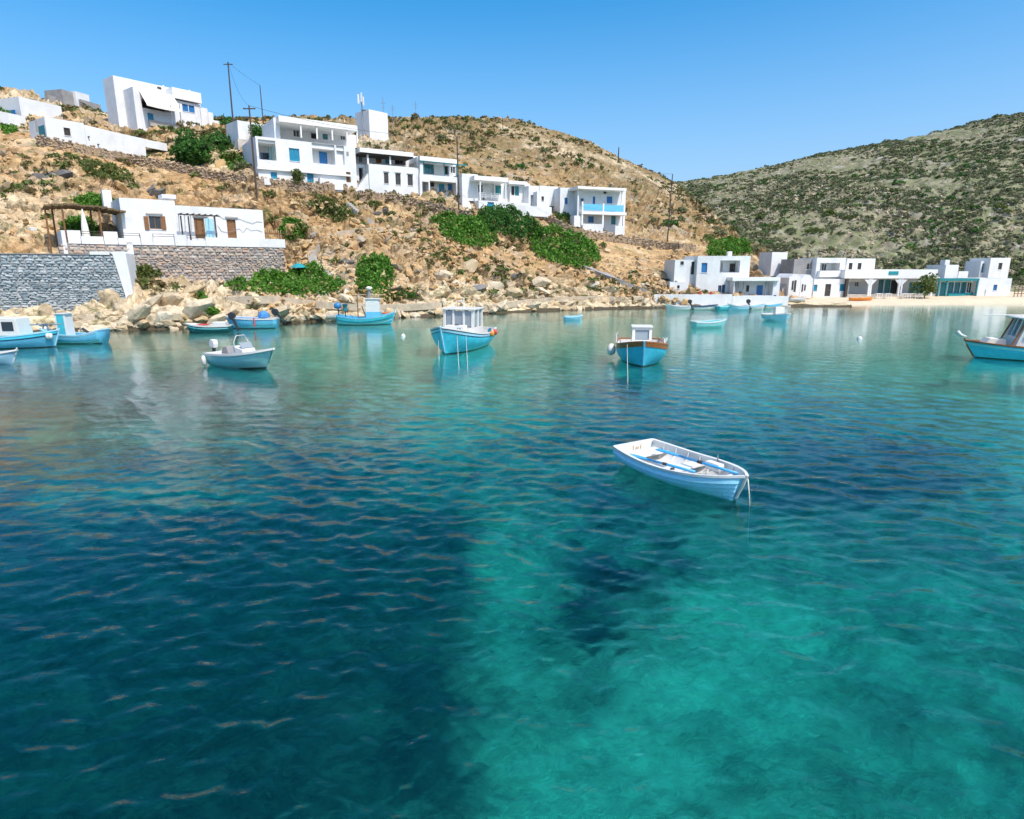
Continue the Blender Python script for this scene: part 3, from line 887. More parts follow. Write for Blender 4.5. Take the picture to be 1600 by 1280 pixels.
NU_, NV_ = near.nu, near.nv
near_grid = pts.reshape(NU_, NV_, 3)
near_px = np.linspace(near.px[0], near.px[-1], NU_)
far_grid = fp.reshape(far.nu, far.nv, 3)
far_px = np.linspace(far.px[0], far.px[-1], far.nu)

def pick(grid, pxs, vrow, n, rng, px_lo, px_hi, v_lo, v_hi, dens=None, built=True):
    iu_ = rng.integers(np.searchsorted(pxs, px_lo), np.searchsorted(pxs, px_hi), n)
    lo_, hi_ = np.searchsorted(vrow, v_lo), np.searchsorted(vrow, v_hi)
    wgt = np.linalg.norm(np.diff(grid[grid.shape[0] * 6 // 10], axis=0), axis=1)[lo_:hi_ - 1]      # evenly by area, not by row
    iv_ = lo_ + rng.choice(len(wgt), n, p=wgt / wgt.sum())
    p = grid[iu_, iv_] + rng.normal(0, 0.15, (n, 3)) * np.array([1, 1, 0])
    keep = np.ones(n, bool)
    if dens is not None:
        keep &= rng.random(n) < dens(p)
    if built:
        pj_ = project(p)
        for a, b_, c, d in BUILT:
            keep &= ~((pj_[:, 0] > a) & (pj_[:, 0] < c) & (pj_[:, 1] > b_) & (pj_[:, 1] < d))
    return p[keep]

small_rocks = [arrays(rock_mesh('loose', 300 + i, 11, ((1, .8, .6), (1, .6, .7), (1, .5, .45))[i % 3])) for i in range(8)]
rg = np.random.default_rng(21)
pp = np.concatenate([
    pick(near_grid, near_px, near.v, 9000, rg, 380, 1180, 1.3, 6.2, lambda p: np.clip(0.45 + 1.2 * fbm(p * 0.12, 3, 201), 0.05, 1)),
    pick(near_grid, near_px, near.v, 4200, rg, -100, 480, 1.3, 8.0, lambda p: np.clip(0.45 + 1.2 * fbm(p * 0.12, 3, 202), 0.05, 1)),
    pick(near_grid, near_px, near.v, 8000, rg, 380, 1140, 7.0, 10.0, lambda p: np.clip(0.4 + 1.4 * fbm(p * 0.08, 3, 203), 0.02, 1))])
sz = 0.15 + 0.42 * rg.random(len(pp)) ** 2 + 0.35 * (rg.random(len(pp)) > 0.93)
loose = scatter_mesh('loose_rocks', small_rocks, pp, sz, rg, 0.6, M['rock'])
tag(loose, 'loose tan stones strewn over the hillside', None, None, 'stuff')
pf = pick(far_grid, far_px, far.v, 24000, rg, 1000, 1780, 3.6, 9.0, lambda p: np.clip(0.35 + 1.5 * fbm(p * 0.05, 3, 204), 0.02, 1), False)
szf = 0.2 + 0.6 * rg.random(len(pf)) ** 2.5
far_rocks = scatter_mesh('hill_rocks', small_rocks, pf, szf, rg, 0.5, M['rock_grey'])
tag(far_rocks, 'grey stones scattered over the far hill', None, None, 'stuff')

# ------------------------------------------------------------------ scrub and bushes
def clump(seed, n, flat=0.7, leaf=0.22, open_=0.35):
    """a rounded clump of n triangular leaf sprays of radius 1: (verts, tris)"""
    r = np.random.default_rng(seed)
    d = r.normal(0, 1, (n, 3)); d[:, 2] = np.abs(d[:, 2]); d /= np.linalg.norm(d, axis=1, keepdims=True)
    lump = 1 + 0.35 * vnoise(d * 2.2 + seed, seed)
    c = d * (1 - open_ * r.random((n, 1)) ** 1.5) * lump[:, None]
    c[:, 2] = c[:, 2] * flat
    t1 = r.normal(0, 1, (n, 3)) + d * 0.2
    t1 /= np.linalg.norm(t1, axis=1, keepdims=True)
    t2 = np.cross(t1, r.normal(0, 1, (n, 3))); t2 /= np.linalg.norm(t2, axis=1, keepdims=True)
    s = leaf * (0.6 + 0.8 * r.random((n, 1)))
    v = np.stack([c - t1 * s - t2 * s * 0.6, c + t1 * s * 1.2, c - t1 * s * 0.2 + t2 * s * 0.9], 1).reshape(-1, 3)
    return v, np.arange(n * 3).reshape(-1, 3)

scrub_shapes = [clump(500 + i, 26, 0.65, 0.36) for i in range(6)]
def dens_scrub(seed, s, lo, gain):
    return lambda p: np.clip(lo + gain * fbm(p * s, 3, seed), 0.01, 1)
ps = np.concatenate([
    pick(near_grid, near_px, near.v, 14000, rg, -100, 1160, 5.2, 10.0, dens_scrub(301, 0.10, 0.32, 1.1)),
    pick(near_grid, near_px, near.v, 2600, rg, -60, 1120, 2.2, 5.6, dens_scrub(302, 0.12, 0.12, 0.8))])
ss = 0.28 + 0.45 * rg.random(len(ps)) ** 1.6
dry = rg.random(len(ps)) < 0.48
s1 = scatter_mesh('dry_scrub', scrub_shapes, ps[dry], ss[dry], rg, 0.25, M['leaf_dry'])
tag(s1, 'low dry scrub covering the brown hillside', None, None, 'stuff')
s2 = scatter_mesh('green_scrub', scrub_shapes, ps[~dry], ss[~dry], rg, 0.25, M['leaf_olive'])
tag(s2, 'low olive green scrub dotting the hillside', None, None, 'stuff')
pf = pick(far_grid, far_px, far.v, 36000, rg, 960, 1800, 3.9, 9.3, dens_scrub(303, 0.045, 0.42, 0.9), False)
sf_ = 0.3 + 0.6 * rg.random(len(pf)) ** 1.8
kd = rg.random(len(pf))
for nm, sel, mt, lb in (('hill_scrub', kd < 0.36, 'leaf_far', 'olive scrub covering the far hill'), ('hill_dry_scrub', (kd >= 0.36) & (kd < 0.92), 'leaf_far_dry', 'dry grey scrub covering the far hill'), ('hill_dark_scrub', kd >= 0.92, 'leaf_dark', 'dark green scrub dotting the far hill')):
    tag(scatter_mesh(nm, scrub_shapes, pf[sel], sf_[sel], rg, 0.2, M[mt]), lb, None, None, 'stuff')

def leaf_me(name, seed, n, flat, leaf, mat, open_=0.45):
    v, f = clump(seed, n, flat, leaf, open_)
    me = np_mesh(name, v, f, False)
    me.materials.append(mat)
    return me
bush_shapes = [leaf_me('shrub', 600 + i, 200, 0.7, 0.16, (M['leaf_dark'], M['leaf_olive'], M['leaf_far'], M['leaf_olive'])[i]) for i in range(4)]
nb = 0
while nb < 110:                                          # rounder bushes one can tell apart on the far hill
    px = random.uniform(1090, 1598)
    rid_y = float(np.interp(px, [c[0] for c in far_cols], [288 if i < 2 else 0 for i in range(len(far_cols))]))
    top = float(np.interp(px, [1060, 1100, 1200, 1300, 1400, 1500, 1600], [292, 286, 268, 247, 228, 210, 188]))
    py = random.uniform(top + 6, 415)
    h = hit(px, py)
    if h is None or h[2] < 118:
        continue
    o = link('shrub', random.choice(bush_shapes))
    s = random.uniform(0.7, 1.5)
    o.location = h[0] - Vector((0, 0, 0.15)); o.scale = (s * random.uniform(1, 1.5), s * random.uniform(.9, 1.2), s * random.uniform(.75, 1)); o.rotation_euler = (0, 0, random.uniform(0, 6.28))
    tag(o, 'low rounded green shrub growing among stones on the far hill', 'shrub', 'shrubs on the far hill')
    nb += 1
near_bushes = [(465, 360, 1.5), (425, 345, 1.1), (360, 248, 1.5), (345, 222, 1.2), (378, 262, 1.2), (640, 462, 1.0), (850, 238, 1.3), (812, 262, 1.2), (765, 210, 1.3), (690, 215, 1.0), (905, 252, 1.2), (880, 340, 1.5), (1065, 330, 1.3), (1050, 350, 1.2), (610, 335, .9), (585, 320, .9), (735, 235, 1.0), (935, 300, 1.0), (710, 262, .9), (670, 190, 1.0), (990, 300, 1.0), (545, 385, .8), (420, 305, .9), (1020, 345, .9)]
for px, py, s in near_bushes:
    h = hit(px, py, bvh_near)
    if h is None:
        continue
    o = link('shrub', random.choice(bush_shapes))
    o.location = h[0] - Vector((0, 0, 0.15)); o.scale = (s * random.uniform(1, 1.3), s, s * random.uniform(.8, 1.1)); o.rotation_euler = (0, 0, random.uniform(0, 6.28))
    tag(o, 'small green shrub growing on the brown near slope between rocks', 'shrub', 'shrubs on the near slope')

def in_poly(px, py, poly):
    ins = False
    j = len(poly) - 1
    for i in range(len(poly)):
        (xi, yi), (xj, yj) = poly[i], poly[j]
        if (yi > py) != (yj > py) and px < (xj - xi) * (py - yi) / (yj - yi) + xi:
            ins = not ins
        j = i
    return ins

def edge_dist(px, py, poly):
    best = 1e9
    for (x0, y0), (x1, y1) in zip(poly, poly[1:] + poly[:1]):
        dx, dy = x1 - x0, y1 - y0
        t = max(0, min(1, ((px - x0) * dx + (py - y0) * dy) / (dx * dx + dy * dy + 1e-9)))
        best = min(best, math.hypot(px - x0 - t * dx, py - y0 - t * dy))
    return best

def thicket(name, poly, n, height, leaf, mat, label, cat='shrub', seed=1, group=None):
    """a spreading bush that hugs the slope: leaf sprays through a lumpy low volume over the ground seen inside poly"""
    r = random.Random(seed)
    xs = [p[0] for p in poly]; ys = [p[1] for p in poly]
    cs, hs = [], []
    guard = 0
    while len(cs) < n and guard < n * 30:
        guard += 1
        px, py = r.uniform(min(xs), max(xs)), r.uniform(min(ys), max(ys))
        if not in_poly(px, py, poly):
            continue
        h = hit(px, py, bvh_near)
        if h is None:
            continue
        e = min(1.0, edge_dist(px, py, poly) / 14.0)
        cs.append(h[0]); hs.append(e)
    c = np.array([v[:] for v in cs]); e = np.array(hs)
    n = len(c)
    rr = np.random.default_rng(seed)
    lump = np.clip(0.55 + 0.9 * fbm(c * 0.45, 3, seed), 0.12, 1.3)
    top = height * (0.25 + 0.75 * np.sqrt(e)) * lump
    c[:, 2] += top * (1 - rr.random(n) ** 2 * 0.85)
    c += rr.normal(0, 0.12, (n, 3))
    t1 = rr.normal(0, 1, (n, 3)) + np.array([0, -0.3, 0.5]); t1 /= np.linalg.norm(t1, axis=1, keepdims=True)
    t2 = np.cross(t1, rr.normal(0, 1, (n, 3))); t2 /= np.linalg.norm(t2, axis=1, keepdims=True)
    s = leaf * (0.6 + 0.8 * rr.random((n, 1)))
    v = np.stack([c - t1 * s - t2 * s * 0.5, c - t2 * s * -0.5, c + t1 * s * 1.1, c - t1 * s * 0.1 - t2 * s * 0.9], 1).reshape(-1, 3)
    base = v.mean(0)
    o = link(name, np_mesh(name, v - base, np.arange(n * 4).reshape(-1, 4), False), mat)
    o.location = base
    return tag(o, label, cat, group)

thicket('spreading_bush', [(672, 342), (700, 336), (745, 342), (772, 352), (778, 378), (760, 388), (720, 386), (690, 366)], 5200, 1.3, 0.17, M['leaf'], 'bright green spreading bush below the stair house, with a pale stick in it', 'bush', 11)
thicket('spreading_bush', [(745, 342), (768, 332), (800, 334), (838, 352), (850, 372), (820, 378), (780, 366), (750, 360)], 5200, 2.0, 0.17, M['leaf_dark'], 'dark green bush in the middle of the three joined thickets', 'bush', 12)
thicket('spreading_bush', [(832, 368), (860, 358), (900, 368), (932, 392), (940, 410), (915, 420), (875, 416), (840, 404), (826, 386)], 6500, 1.7, 0.17, M['leaf'], 'large green bush below the blue balcony house', 'bush', 13)
thicket('creeping_bush', [(352, 450), (372, 430), (410, 420), (450, 430), (490, 408), (515, 428), (542, 448), (520, 460), (470, 462), (410, 458)], 8000, 0.75, 0.15, M['leaf'], 'creeping bright green plants beside the pale stone steps at the shore', 'plant', 14)
thicket('reed_bush', [(556, 452), (560, 412), (585, 398), (608, 412), (616, 440), (600, 462), (570, 462)], 3600, 1.9, 0.16, M['leaf'], 'tall loose green bush behind the blue boat with the wheelhouse', 'bush', 15)
thicket('creeping_bush', [(590, 466), (602, 456), (640, 452), (648, 466), (610, 470)], 1800, 0.5, 0.13, M['leaf_olive'], 'low olive creeping plants beside the quay wall', 'plant', 16)
thicket('creeping_bush', [(306, 460), (318, 462), (342, 492), (338, 500), (326, 488)], 1200, 0.35, 0.12, M['leaf'], 'narrow green creeper hanging down a rock cleft at the water', 'plant', 17)
thicket('creeping_bush', [(478, 318), (508, 310), (540, 318), (556, 338), (530, 348), (496, 336)], 2600, 0.5, 0.14, M['leaf_olive'], 'patch of green plants under the dry wall of the big house', 'plant', 18)
thicket('creeping_bush', [(120, 250), (150, 252), (200, 268), (212, 284), (180, 282), (135, 272)], 2400, 0.4, 0.14, M['leaf_olive'], 'olive green plants below the long white wall', 'plant', 19)
thicket('spreading_bush', [(1102, 396), (1110, 380), (1140, 372), (1168, 380), (1176, 396), (1150, 402), (1120, 402)], 3600, 1.5, 0.18, M['leaf'], 'green bush on the rocks behind the white shore house', 'bush', 20)
thicket('creeping_bush', [(200, 420), (240, 416), (254, 432), (225, 436), (204, 432)], 1500, 0.5, 0.13, M['leaf_olive'], 'green plants at the foot of the terrace wall beside the white buttress', 'plant', 21)
thicket('creeping_bush', [(318, 214), (340, 208), (360, 214), (366, 232), (340, 240), (322, 230)], 1800, 0.9, 0.15, M['leaf_dark'], 'dark green plants beside the round tree', 'plant', 22)
thicket('creeping_bush', [(342, 244), (372, 240), (388, 262), (362, 268)], 1600, 0.7, 0.14, M['leaf'], 'green plants in front of the big terraced house', 'plant', 23)
thicket('spreading_bush', [(112, 312), (140, 304), (180, 312), (176, 330), (130, 330)], 1800, 1.0, 0.15, M['leaf'], 'green bush growing behind the reed pergola', 'bush', 24)
thicket('creeping_bush', [(1130, 338), (1180, 330), (1215, 345), (1180, 352)], 600, 0.8, 0.2, M['leaf_dark'], 'dark shrub on the crest beside the saddle', 'plant', 25) if False else None

def tree(name, base, crown_c, crown_r, n, leaf, mat, label, seed=3, trunk_r=0.14, limbs=4):
    """trunk and limbs (one mesh) and a leafy crown; base and crown_c are world points"""
    t = empty(name, base)
    tag(t, label, 'tree')
    r = random.Random(seed)
    mb = MB()
    top = Vector(crown_c) - Vector(base)
    mid = top * 0.45 + Vector((r.uniform(-.15, .15), r.uniform(-.15, .15), 0))
    mb.tube([Vector((0, 0, -0.3)), mid, top], [trunk_r, trunk_r * 0.75, trunk_r * 0.3], 7)
    for k in range(limbs):
        a = k * 6.283 / limbs + r.uniform(-.4, .4)
        e = top + Vector((math.cos(a) * crown_r[0] * 0.7, math.sin(a) * crown_r[1] * 0.7, r.uniform(-.2, .5) * crown_r[2]))
        mb.tube([mid * r.uniform(0.8, 1.1), (mid + e) / 2 + Vector((0, 0, .15)), e], [trunk_r * .5, trunk_r * .3, trunk_r * .12], 5)
    mb.build('trunk', M['bark'], t)
    rr = np.random.default_rng(seed)
    d = rr.normal(0, 1, (n, 3)); d /= np.linalg.norm(d, axis=1, keepdims=True)
    lump = 0.8 + 0.45 * fbm(d * 1.8 + seed, 3, seed)
    c = d * (1 - 0.6 * rr.random((n, 1)) ** 1.3) * lump[:, None] * np.array(crown_r)
    t1 = rr.normal(0, 1, (n, 3)); t1 /= np.linalg.norm(t1, axis=1, keepdims=True)
    t2 = np.cross(t1, rr.normal(0, 1, (n, 3))); t2 /= np.linalg.norm(t2, axis=1, keepdims=True)
    s = leaf * (0.6 + 0.8 * rr.random((n, 1)))
    v = np.stack([c - t1 * s - t2 * s * 0.5, c + t2 * s * 0.5, c + t1 * s, c - t2 * s * 0.8], 1).reshape(-1, 3) + np.array(top[:])
    link('crown', np_mesh('crown', v, np.arange(n * 4).reshape(-1, 4), False), mat, t)
    return t
# ------------------------------------------------------------------ houses
def panel_holes(mb, O, U, V, I, u0, u1, v0, v1, holes):
    """a wall panel with rectangular recesses; holes = (a, b, c, d, depth, closed)"""
    O, U, V, I = Vector(O), Vector(U), Vector(V), Vector(I)
    us = sorted({u0, u1, *[max(u0, min(u1, h[i])) for h in holes for i in (0, 1)]})
    vs_ = sorted({v0, v1, *[max(v0, min(v1, h[i])) for h in holes for i in (2, 3)]})
    pt = lambda u, v, d=0.0: O + U * u + V * v + I * d
    for i in range(len(us) - 1):
        for j in range(len(vs_) - 1):
            a, b_, c, d = us[i], us[i + 1], vs_[j], vs_[j + 1]
            if b_ - a < 1e-5 or d - c < 1e-5:
                continue
            mu, mv = (a + b_) / 2, (c + d) / 2
            if any(h[0] < mu < h[1] and h[2] < mv < h[3] for h in holes):
                continue
            mb.quad(pt(a, c), pt(b_, c), pt(b_, d), pt(a, d))
    for a, b_, c, d, dep, closed in holes:
        mb.quad(pt(a, c), pt(a, c, dep), pt(a, d, dep), pt(a, d))
        mb.quad(pt(b_, c, dep), pt(b_, c), pt(b_, d), pt(b_, d, dep))
        mb.quad(pt(a, d), pt(a, d, dep), pt(b_, d, dep), pt(b_, d))
        mb.quad(pt(a, c, dep), pt(a, c), pt(b_, c), pt(b_, c, dep))
        if closed:
            mb.quad(pt(a, c, dep), pt(b_, c, dep), pt(b_, d, dep), pt(a, d, dep))

class House:
    def __init__(self, name, label, cat, A, B, group=None, mat='white'):
        a, b_ = P(*A), P(*B)
        self.a, self.z0 = a, min(a.z, b_.z)
        u = Vector((b_.x - a.x, b_.y - a.y, 0)); self.L = u.length; u.normalize()
        self.u, self.n = u, Vector((u.y, -u.x, 0))
        self.root = empty(name, (a.x, a.y, self.z0), math.atan2(u.y, u.x))
        tag(self.root, label, cat, group)
        self.mat = M[mat]
    def loc(self, px, py, y=0.0):
        """photo pixel -> (x, z) in the house's frame on the plane y metres behind its front"""
        d = Vector(ray(px, py)); c = Vector((0, 0, CAM_H))
        q0 = self.a - self.n * y
        t = (q0 - c).dot(self.n) / d.dot(self.n)
        p = c + d * t - self.a
        return p.dot(self.u), c.z + d.z * t - self.z0
    def rect(self, x0, y0, x1, y1, y=0.0):
        ym, xm = (y0 + y1) / 2, (x0 + x1) / 2
        a = self.loc(x0, ym, y)[0]; b_ = self.loc(x1, ym, y)[0]
        return min(a, b_), max(a, b_), self.loc(xm, y1, y)[1], self.loc(xm, y0, y)[1]
    def body(self, x0, yt, x1, yb, y=0.0, depth=6.0, openings=(), ext=2.0, parapet=0.22, mat=None, name='wall', top_r=None):
        """a block of building: front wall with recesses, sides, back and a sunk roof. openings: (px0, py0, px1, py1, kind)"""
        mat = mat or self.mat
        a, b_, c, d = self.rect(x0, yt, x1, yb, y)
        d = self.loc(x0, yt, y)[1] if top_r is None else d
        c -= ext
        mb = MB()
        holes, later = [], []
        for op in openings:
            o = self.rect(*op[:4], y)
            kind = op[4]
            dep = op[5] if len(op) > 5 else {'void': 1.8, 'dark': 0.9}.get(kind, 0.2)
            o = (max(o[0], a + .03), min(o[1], b_ - .03), max(o[2], c + .03), min(o[3], d - .03))
            holes.append((*o, dep, True))
            later.append((o, kind, dep))
        panel_holes(mb, (0, y, 0), (1, 0, 0), (0, 0, 1), (0, 1, 0), a, b_, c, d, holes)
        e = y + depth
        mb.quad((a, y, c), (a, y, d), (a, e, d), (a, e, c))
        mb.quad((b_, y, c), (b_, e, c), (b_, e, d), (b_, y, d))
        mb.quad((a, e, c), (a, e, d), (b_, e, d), (b_, e, c))
        t = 0.2
        if parapet:
            mb.quad((a, y, d), (b_, y, d), (b_ - t, y + t, d), (a + t, y + t, d))
            mb.quad((b_, y, d), (b_, e, d), (b_ - t, e - t, d), (b_ - t, y + t, d))
            mb.quad((b_, e, d), (a, e, d), (a + t, e - t, d), (b_ - t, e - t, d))
            mb.quad((a, e, d), (a, y, d), (a + t, y + t, d), (a + t, e - t, d))
            g = d - parapet
            for p0, p1 in (((a + t, y + t), (b_ - t, y + t)), ((b_ - t, y + t), (b_ - t, e - t)), ((b_ - t, e - t), (a + t, e - t)), ((a + t, e - t), (a + t, y + t))):
                mb.quad((*p0, d), (*p1, d), (*p1, g), (*p0, g))
        else:
            g = d
        w = mb.build(name, mat, self.root)
        rm = MB().box(a + (t if parapet else 0.003), b_ - (t if parapet else 0.003), y + (t if parapet else 0.003), e - (t if parapet else 0.003), g - 0.15, g + 0.003)
        rm.build('roof', M['white_bright'] if mat is not M['plaster_grey'] else M['concrete'], self.root)
        for o, kind, dep in later:
            self.fill(o, kind, y, dep)
        return a, b_, c, d
    def fill(self, o, kind, y, dep):
        a, b_, c, d = o
        if kind in ('void', 'plain'):
            return
        yb = y + dep
        if kind.startswith('door'):
            col = {'door_blue': 'blue_shutter', 'door_teal': 'teal_shutter', 'door_wood': 'wood', 'door_dark': 'wood_dark', 'door_trim': 'teal_trim'}[kind]
            f = MB()
            t = min(0.08, (b_ - a) * .12)
            f.box(a + .004, a + t, yb - .08, yb - .005, c + .004, d - .004).box(b_ - t, b_ - .004, yb - .08, yb - .005, c + .004, d - .004).box(a + t, b_ - t, yb - .08, yb - .005, d - t, d - .004)
            p = f.build('door', M[col], self.root)
            MB().box(a + t + .003, b_ - t - .003, yb - .055, yb - .008, c + .01, d - t - .003).build('panel', M[col], p)
            MB().box(b_ - t - .16, b_ - t - .10, yb - .09, yb - .056, (c + d) / 2 - .08, (c + d) / 2 + .08).build('handle', M['metal'], p)
        elif kind == 'dark':
            MB().box(a + .01, b_ - .01, yb - .03, yb - .006, c + .01, d - .01).build('dark_doorway', M['dark_room'], self.root)
        else:
            col = {'blue': 'blue_shutter', 'teal': 'teal_shutter', 'glass': 'white_bright', 'wood': 'wood', 'wglass': 'wood', 'tealglass': 'teal_trim', 'grey': 'wood_dark', 'blueglass': 'blue_shutter', 'woodopen': 'wood'}[kind]
            t = min(0.07, (b_ - a) * .1)
            f = MB()
            f.box(a + .004, a + t, yb - .09, yb - .005, c + .004, d - .004).box(b_ - t, b_ - .004, yb - .09, yb - .005, c + .004, d - .004)
            f.box(a + t, b_ - t, yb - .09, yb - .005, d - t, d - .004).box(a + t, b_ - t, yb - .09, yb - .005, c + .004, c + t)
            p = f.build('window', M[col], self.root)
            m_ = (a + b_) / 2
            if kind in ('blue', 'teal', 'wood', 'grey'):
                for s0, s1 in ((a + t + .004, m_ - .012), (m_ + .012, b_ - t - .004)):
                    sh = MB().box(s0, s1, yb - .07, yb - .03, c + t + .004, d - t - .004)
                    k = max(3, int((d - c) / 0.14))
                    for i in range(k):
                        z = c + t + .05 + (d - c - 2 * t - .1) * (i + .5) / k
                        sh.box(s0 + .05, s1 - .05, yb - .083, yb - .071, z - .035, z + .02)
                    sh.build('shutter', M[col], p)
            else:
                g_ = M['glass_teal'] if kind == 'tealglass' else M['glass']
                for s0, s1 in ((a + t + .004, m_ - .03), (m_ + .03, b_ - t - .004)):
                    MB().box(s0, s1, yb - .04, yb - .02, c + t + .004, d - t - .004).build('pane', g_, p)
                MB().box(m_ - .026, m_ + .026, yb - .08, yb - .012, c + t + .003, d - t - .003).build('mullion', M[col], p)
            if kind != 'tealglass':
                MB().box(a - .05, b_ + .05, y - .06, y + .05, c - .07, c - .003).build('sill', self.mat, p)
    def on_back(self, x0, y0, x1, y1, kind, y):
        """an opening set on a wall y metres behind the front"""
        o = self.rect(x0, y0, x1, y1, y)
        self.fill(o, kind, y - .09, 0.088)
    def left(self, px0, py0, px1, py1, kind, x=0.0):
        """an opening on the side wall that faces away to the photo's west (the wall at local x)"""
        d0, c0 = None, Vector((0, 0, CAM_H))
        def lo(px, py):
            d = Vector(ray(px, py)); q0 = self.a + self.u * x
            t = (q0 - c0).dot(self.u) / d.dot(self.u)
            p = c0 + d * t - self.a
            return -p.dot(self.n), CAM_H + d.z * t - self.z0
        ym, xm = (py0 + py1) / 2, (px0 + px1) / 2
        ya, yb = sorted((lo(px0, ym)[0], lo(px1, ym)[0]))
        zb, zt = lo(xm, py1)[1], lo(xm, py0)[1]
        if yb - ya > 4 or yb - ya < 0.1:
            yc = (ya + yb) / 2; ya, yb = yc - .45, yc + .45
        col = {'blue': 'blue_shutter', 'teal': 'teal_shutter', 'dark': 'wood_dark', 'door_teal': 'teal_trim'}[kind]
        p = MB().box(x - .03, x + .04, ya, yb, zb, zt).build('door' if kind.startswith('door') else 'window', M[col], self.root)
        if not kind.startswith('door'):
            MB().box(x - .045, x - .032, ya + .08, yb - .08, zb + .08, zt - .08).build('pane', M['glass'] if kind == 'dark' else M[col], p)
            MB().box(x - .09, x + .0, ya - .06, yb + .06, zb - .08, zb - .003).build('sill', self.mat, p)
    def pbox(self, name, mat, x0, yt, x1, yb, y0, y1, parent=None, bevel=0.0):
        a, b_, c, d = self.rect(x0, yt, x1, yb, y0)
        return MB().box(a, b_, y0, y1, c, d).build(name, M[mat], parent or self.root, bevel=bevel)
    def sloped(self, name, mat, x0, yt0, x1, yt1, thick_px, y0, y1):
        """a slab whose upper edge runs level; its thickness is read at its first corner"""
        a, za = self.loc(x0, yt0, y0); b_, zb = self.loc(x1, yt1, y0)
        z2 = self.loc(x0, yt0 + thick_px, y0)[1]
        z = (za + zb) / 2
        return MB().box(a, b_, y0, y1, z - (za - z2), z).build(name, M[mat], self.root)
    def column(self, px, yt, yb, y, r=0.1, mat='white_bright', name='column'):
        x, z1 = self.loc(px, yt, y); z0 = self.loc(px, yb, y)[1]
        return MB().box(x - r, x + r, y - r, y + r, z0, z1).build(name, M[mat], self.root)
    def railing(self, x0, x1, yt, yb, y, mat='metal', n=3, name='railing', posts=True):
        a, b_, c, d = self.rect(x0, yt, x1, yb, y)
        mb = MB()
        for i in range(n):
            z = c + (d - c) * (i + 1) / n
            mb.box(a, b_, y - .02, y + .02, z - .025, z + .02)
        k = max(2, int((b_ - a) / 1.0) + 1)
        for i in range(k if posts else 0):
            x = a + (b_ - a) * i / (k - 1)
            mb.box(x - .022, x + .022, y - .024, y + .024, c - .02, d + .022)
        return mb.build(name, M[mat], self.root)
    def steps(self, x0, yb0, x1, yb1, y0, y1, n=8, name='stairs'):
        """a flight rising from (x0, yb0) to (x1, yb1) along the wall"""
        a, za = self.loc(x0, yb0, y0); b_, zb = self.loc(x1, yb1, y0)
        mb = MB()
        for i in range(n):
            p, q_ = a + (b_ - a) * i / n, a + (b_ - a) * (i + 1) / n
            mb.box(min(p, q_), max(p, q_), y0, y1, min(za, zb) - 1.2, za + (zb - za) * (i + 1) / n)
        return mb.build(name, M['white'], self.root)

HG = 'white houses on the hillside'
# --- A1: the white house cut by the frame, upper west
h = House('white_house', 'white flat roofed house behind the long white wall, cut by the picture edge', 'house', (34, 214, 88), (98, 226, 93), HG)
h.body(34, 152, 98, 215, 0, 7)
h.left(14, 172, 24, 182, 'blue', 0.0)
h.pbox('terrace_wall', 'white', 0, 178, 40, 196, -2.4, -2.1)
# --- A2 + A3: long low building and wall
h = House('long_white_house', 'long low white house with a sloping wall top and one small dark window', 'house', (72, 220, 78), (226, 250, 87), HG)
a_, zt = h.loc(72, 181); b_, zb_ = h.loc(131, 190)
h.body(72, 183, 132, 221, 0, 5.0, [(100, 200, 110, 212, 'grey')], ext=2.5)
h.left(61, 196, 71, 217, 'door_teal', h.loc(72, 200)[0])
c_ = h.loc(131, 193)[0]; d_ = h.loc(226, 220)[0]; z0_ = h.loc(226, 249)[1] - 2.5
z1_, z2_ = h.loc(132, 195)[1], h.loc(226, 217)[1]
MB().prism([(c_ + .003, z0_), (d_, z0_), (d_, z2_), (c_ + (d_ - c_) * .55, z2_ + (z1_ - z2_) * .38), (c_ + .003, z1_)], 0.02, 3.0).build('wall', M['white'], h.root)
e_ = h.loc(262, 222)[0]
MB().prism([(d_ + .003, h.loc(226, 229)[1]), (e_, h.loc(262, 231)[1] - .4), (e_, h.loc(262, 224)[1]), (d_ + .003, h.loc(226, 217)[1])], 0.3, 0.7).build('garden_wall', M['white'], h.root)
for px, py in ((138, 214), (153, 226)):
    x_, z_ = h.loc(px, py)
    MB().tube([(x_, -0.25, z_), (x_, 0.1, z_)], 0.08, 8).build('drain_spout', M['wood_dark'], h.root)
h.pbox('gutter_pipe', 'plaster_grey', 56, 186, 59, 206, -1.0, -0.92)
# --- A4: small cube house on the crest
h = House('crest_house', 'small white cube house beside grey ruined walls on the skyline', 'house', (117, 171, 118), (141, 172, 121), HG)
h.body(119, 143, 140, 172, 0, 4)
h.pbox('wall', 'plaster_grey', 99, 143, 119, 176, 0.5, 4.4)
h.pbox('ruined_wall', 'plaster_grey', 75, 151, 98, 166, 2.0, 2.6)
h.pbox('ruined_wall', 'plaster_grey', 128, 160, 158, 178, -1.5, -1.0)
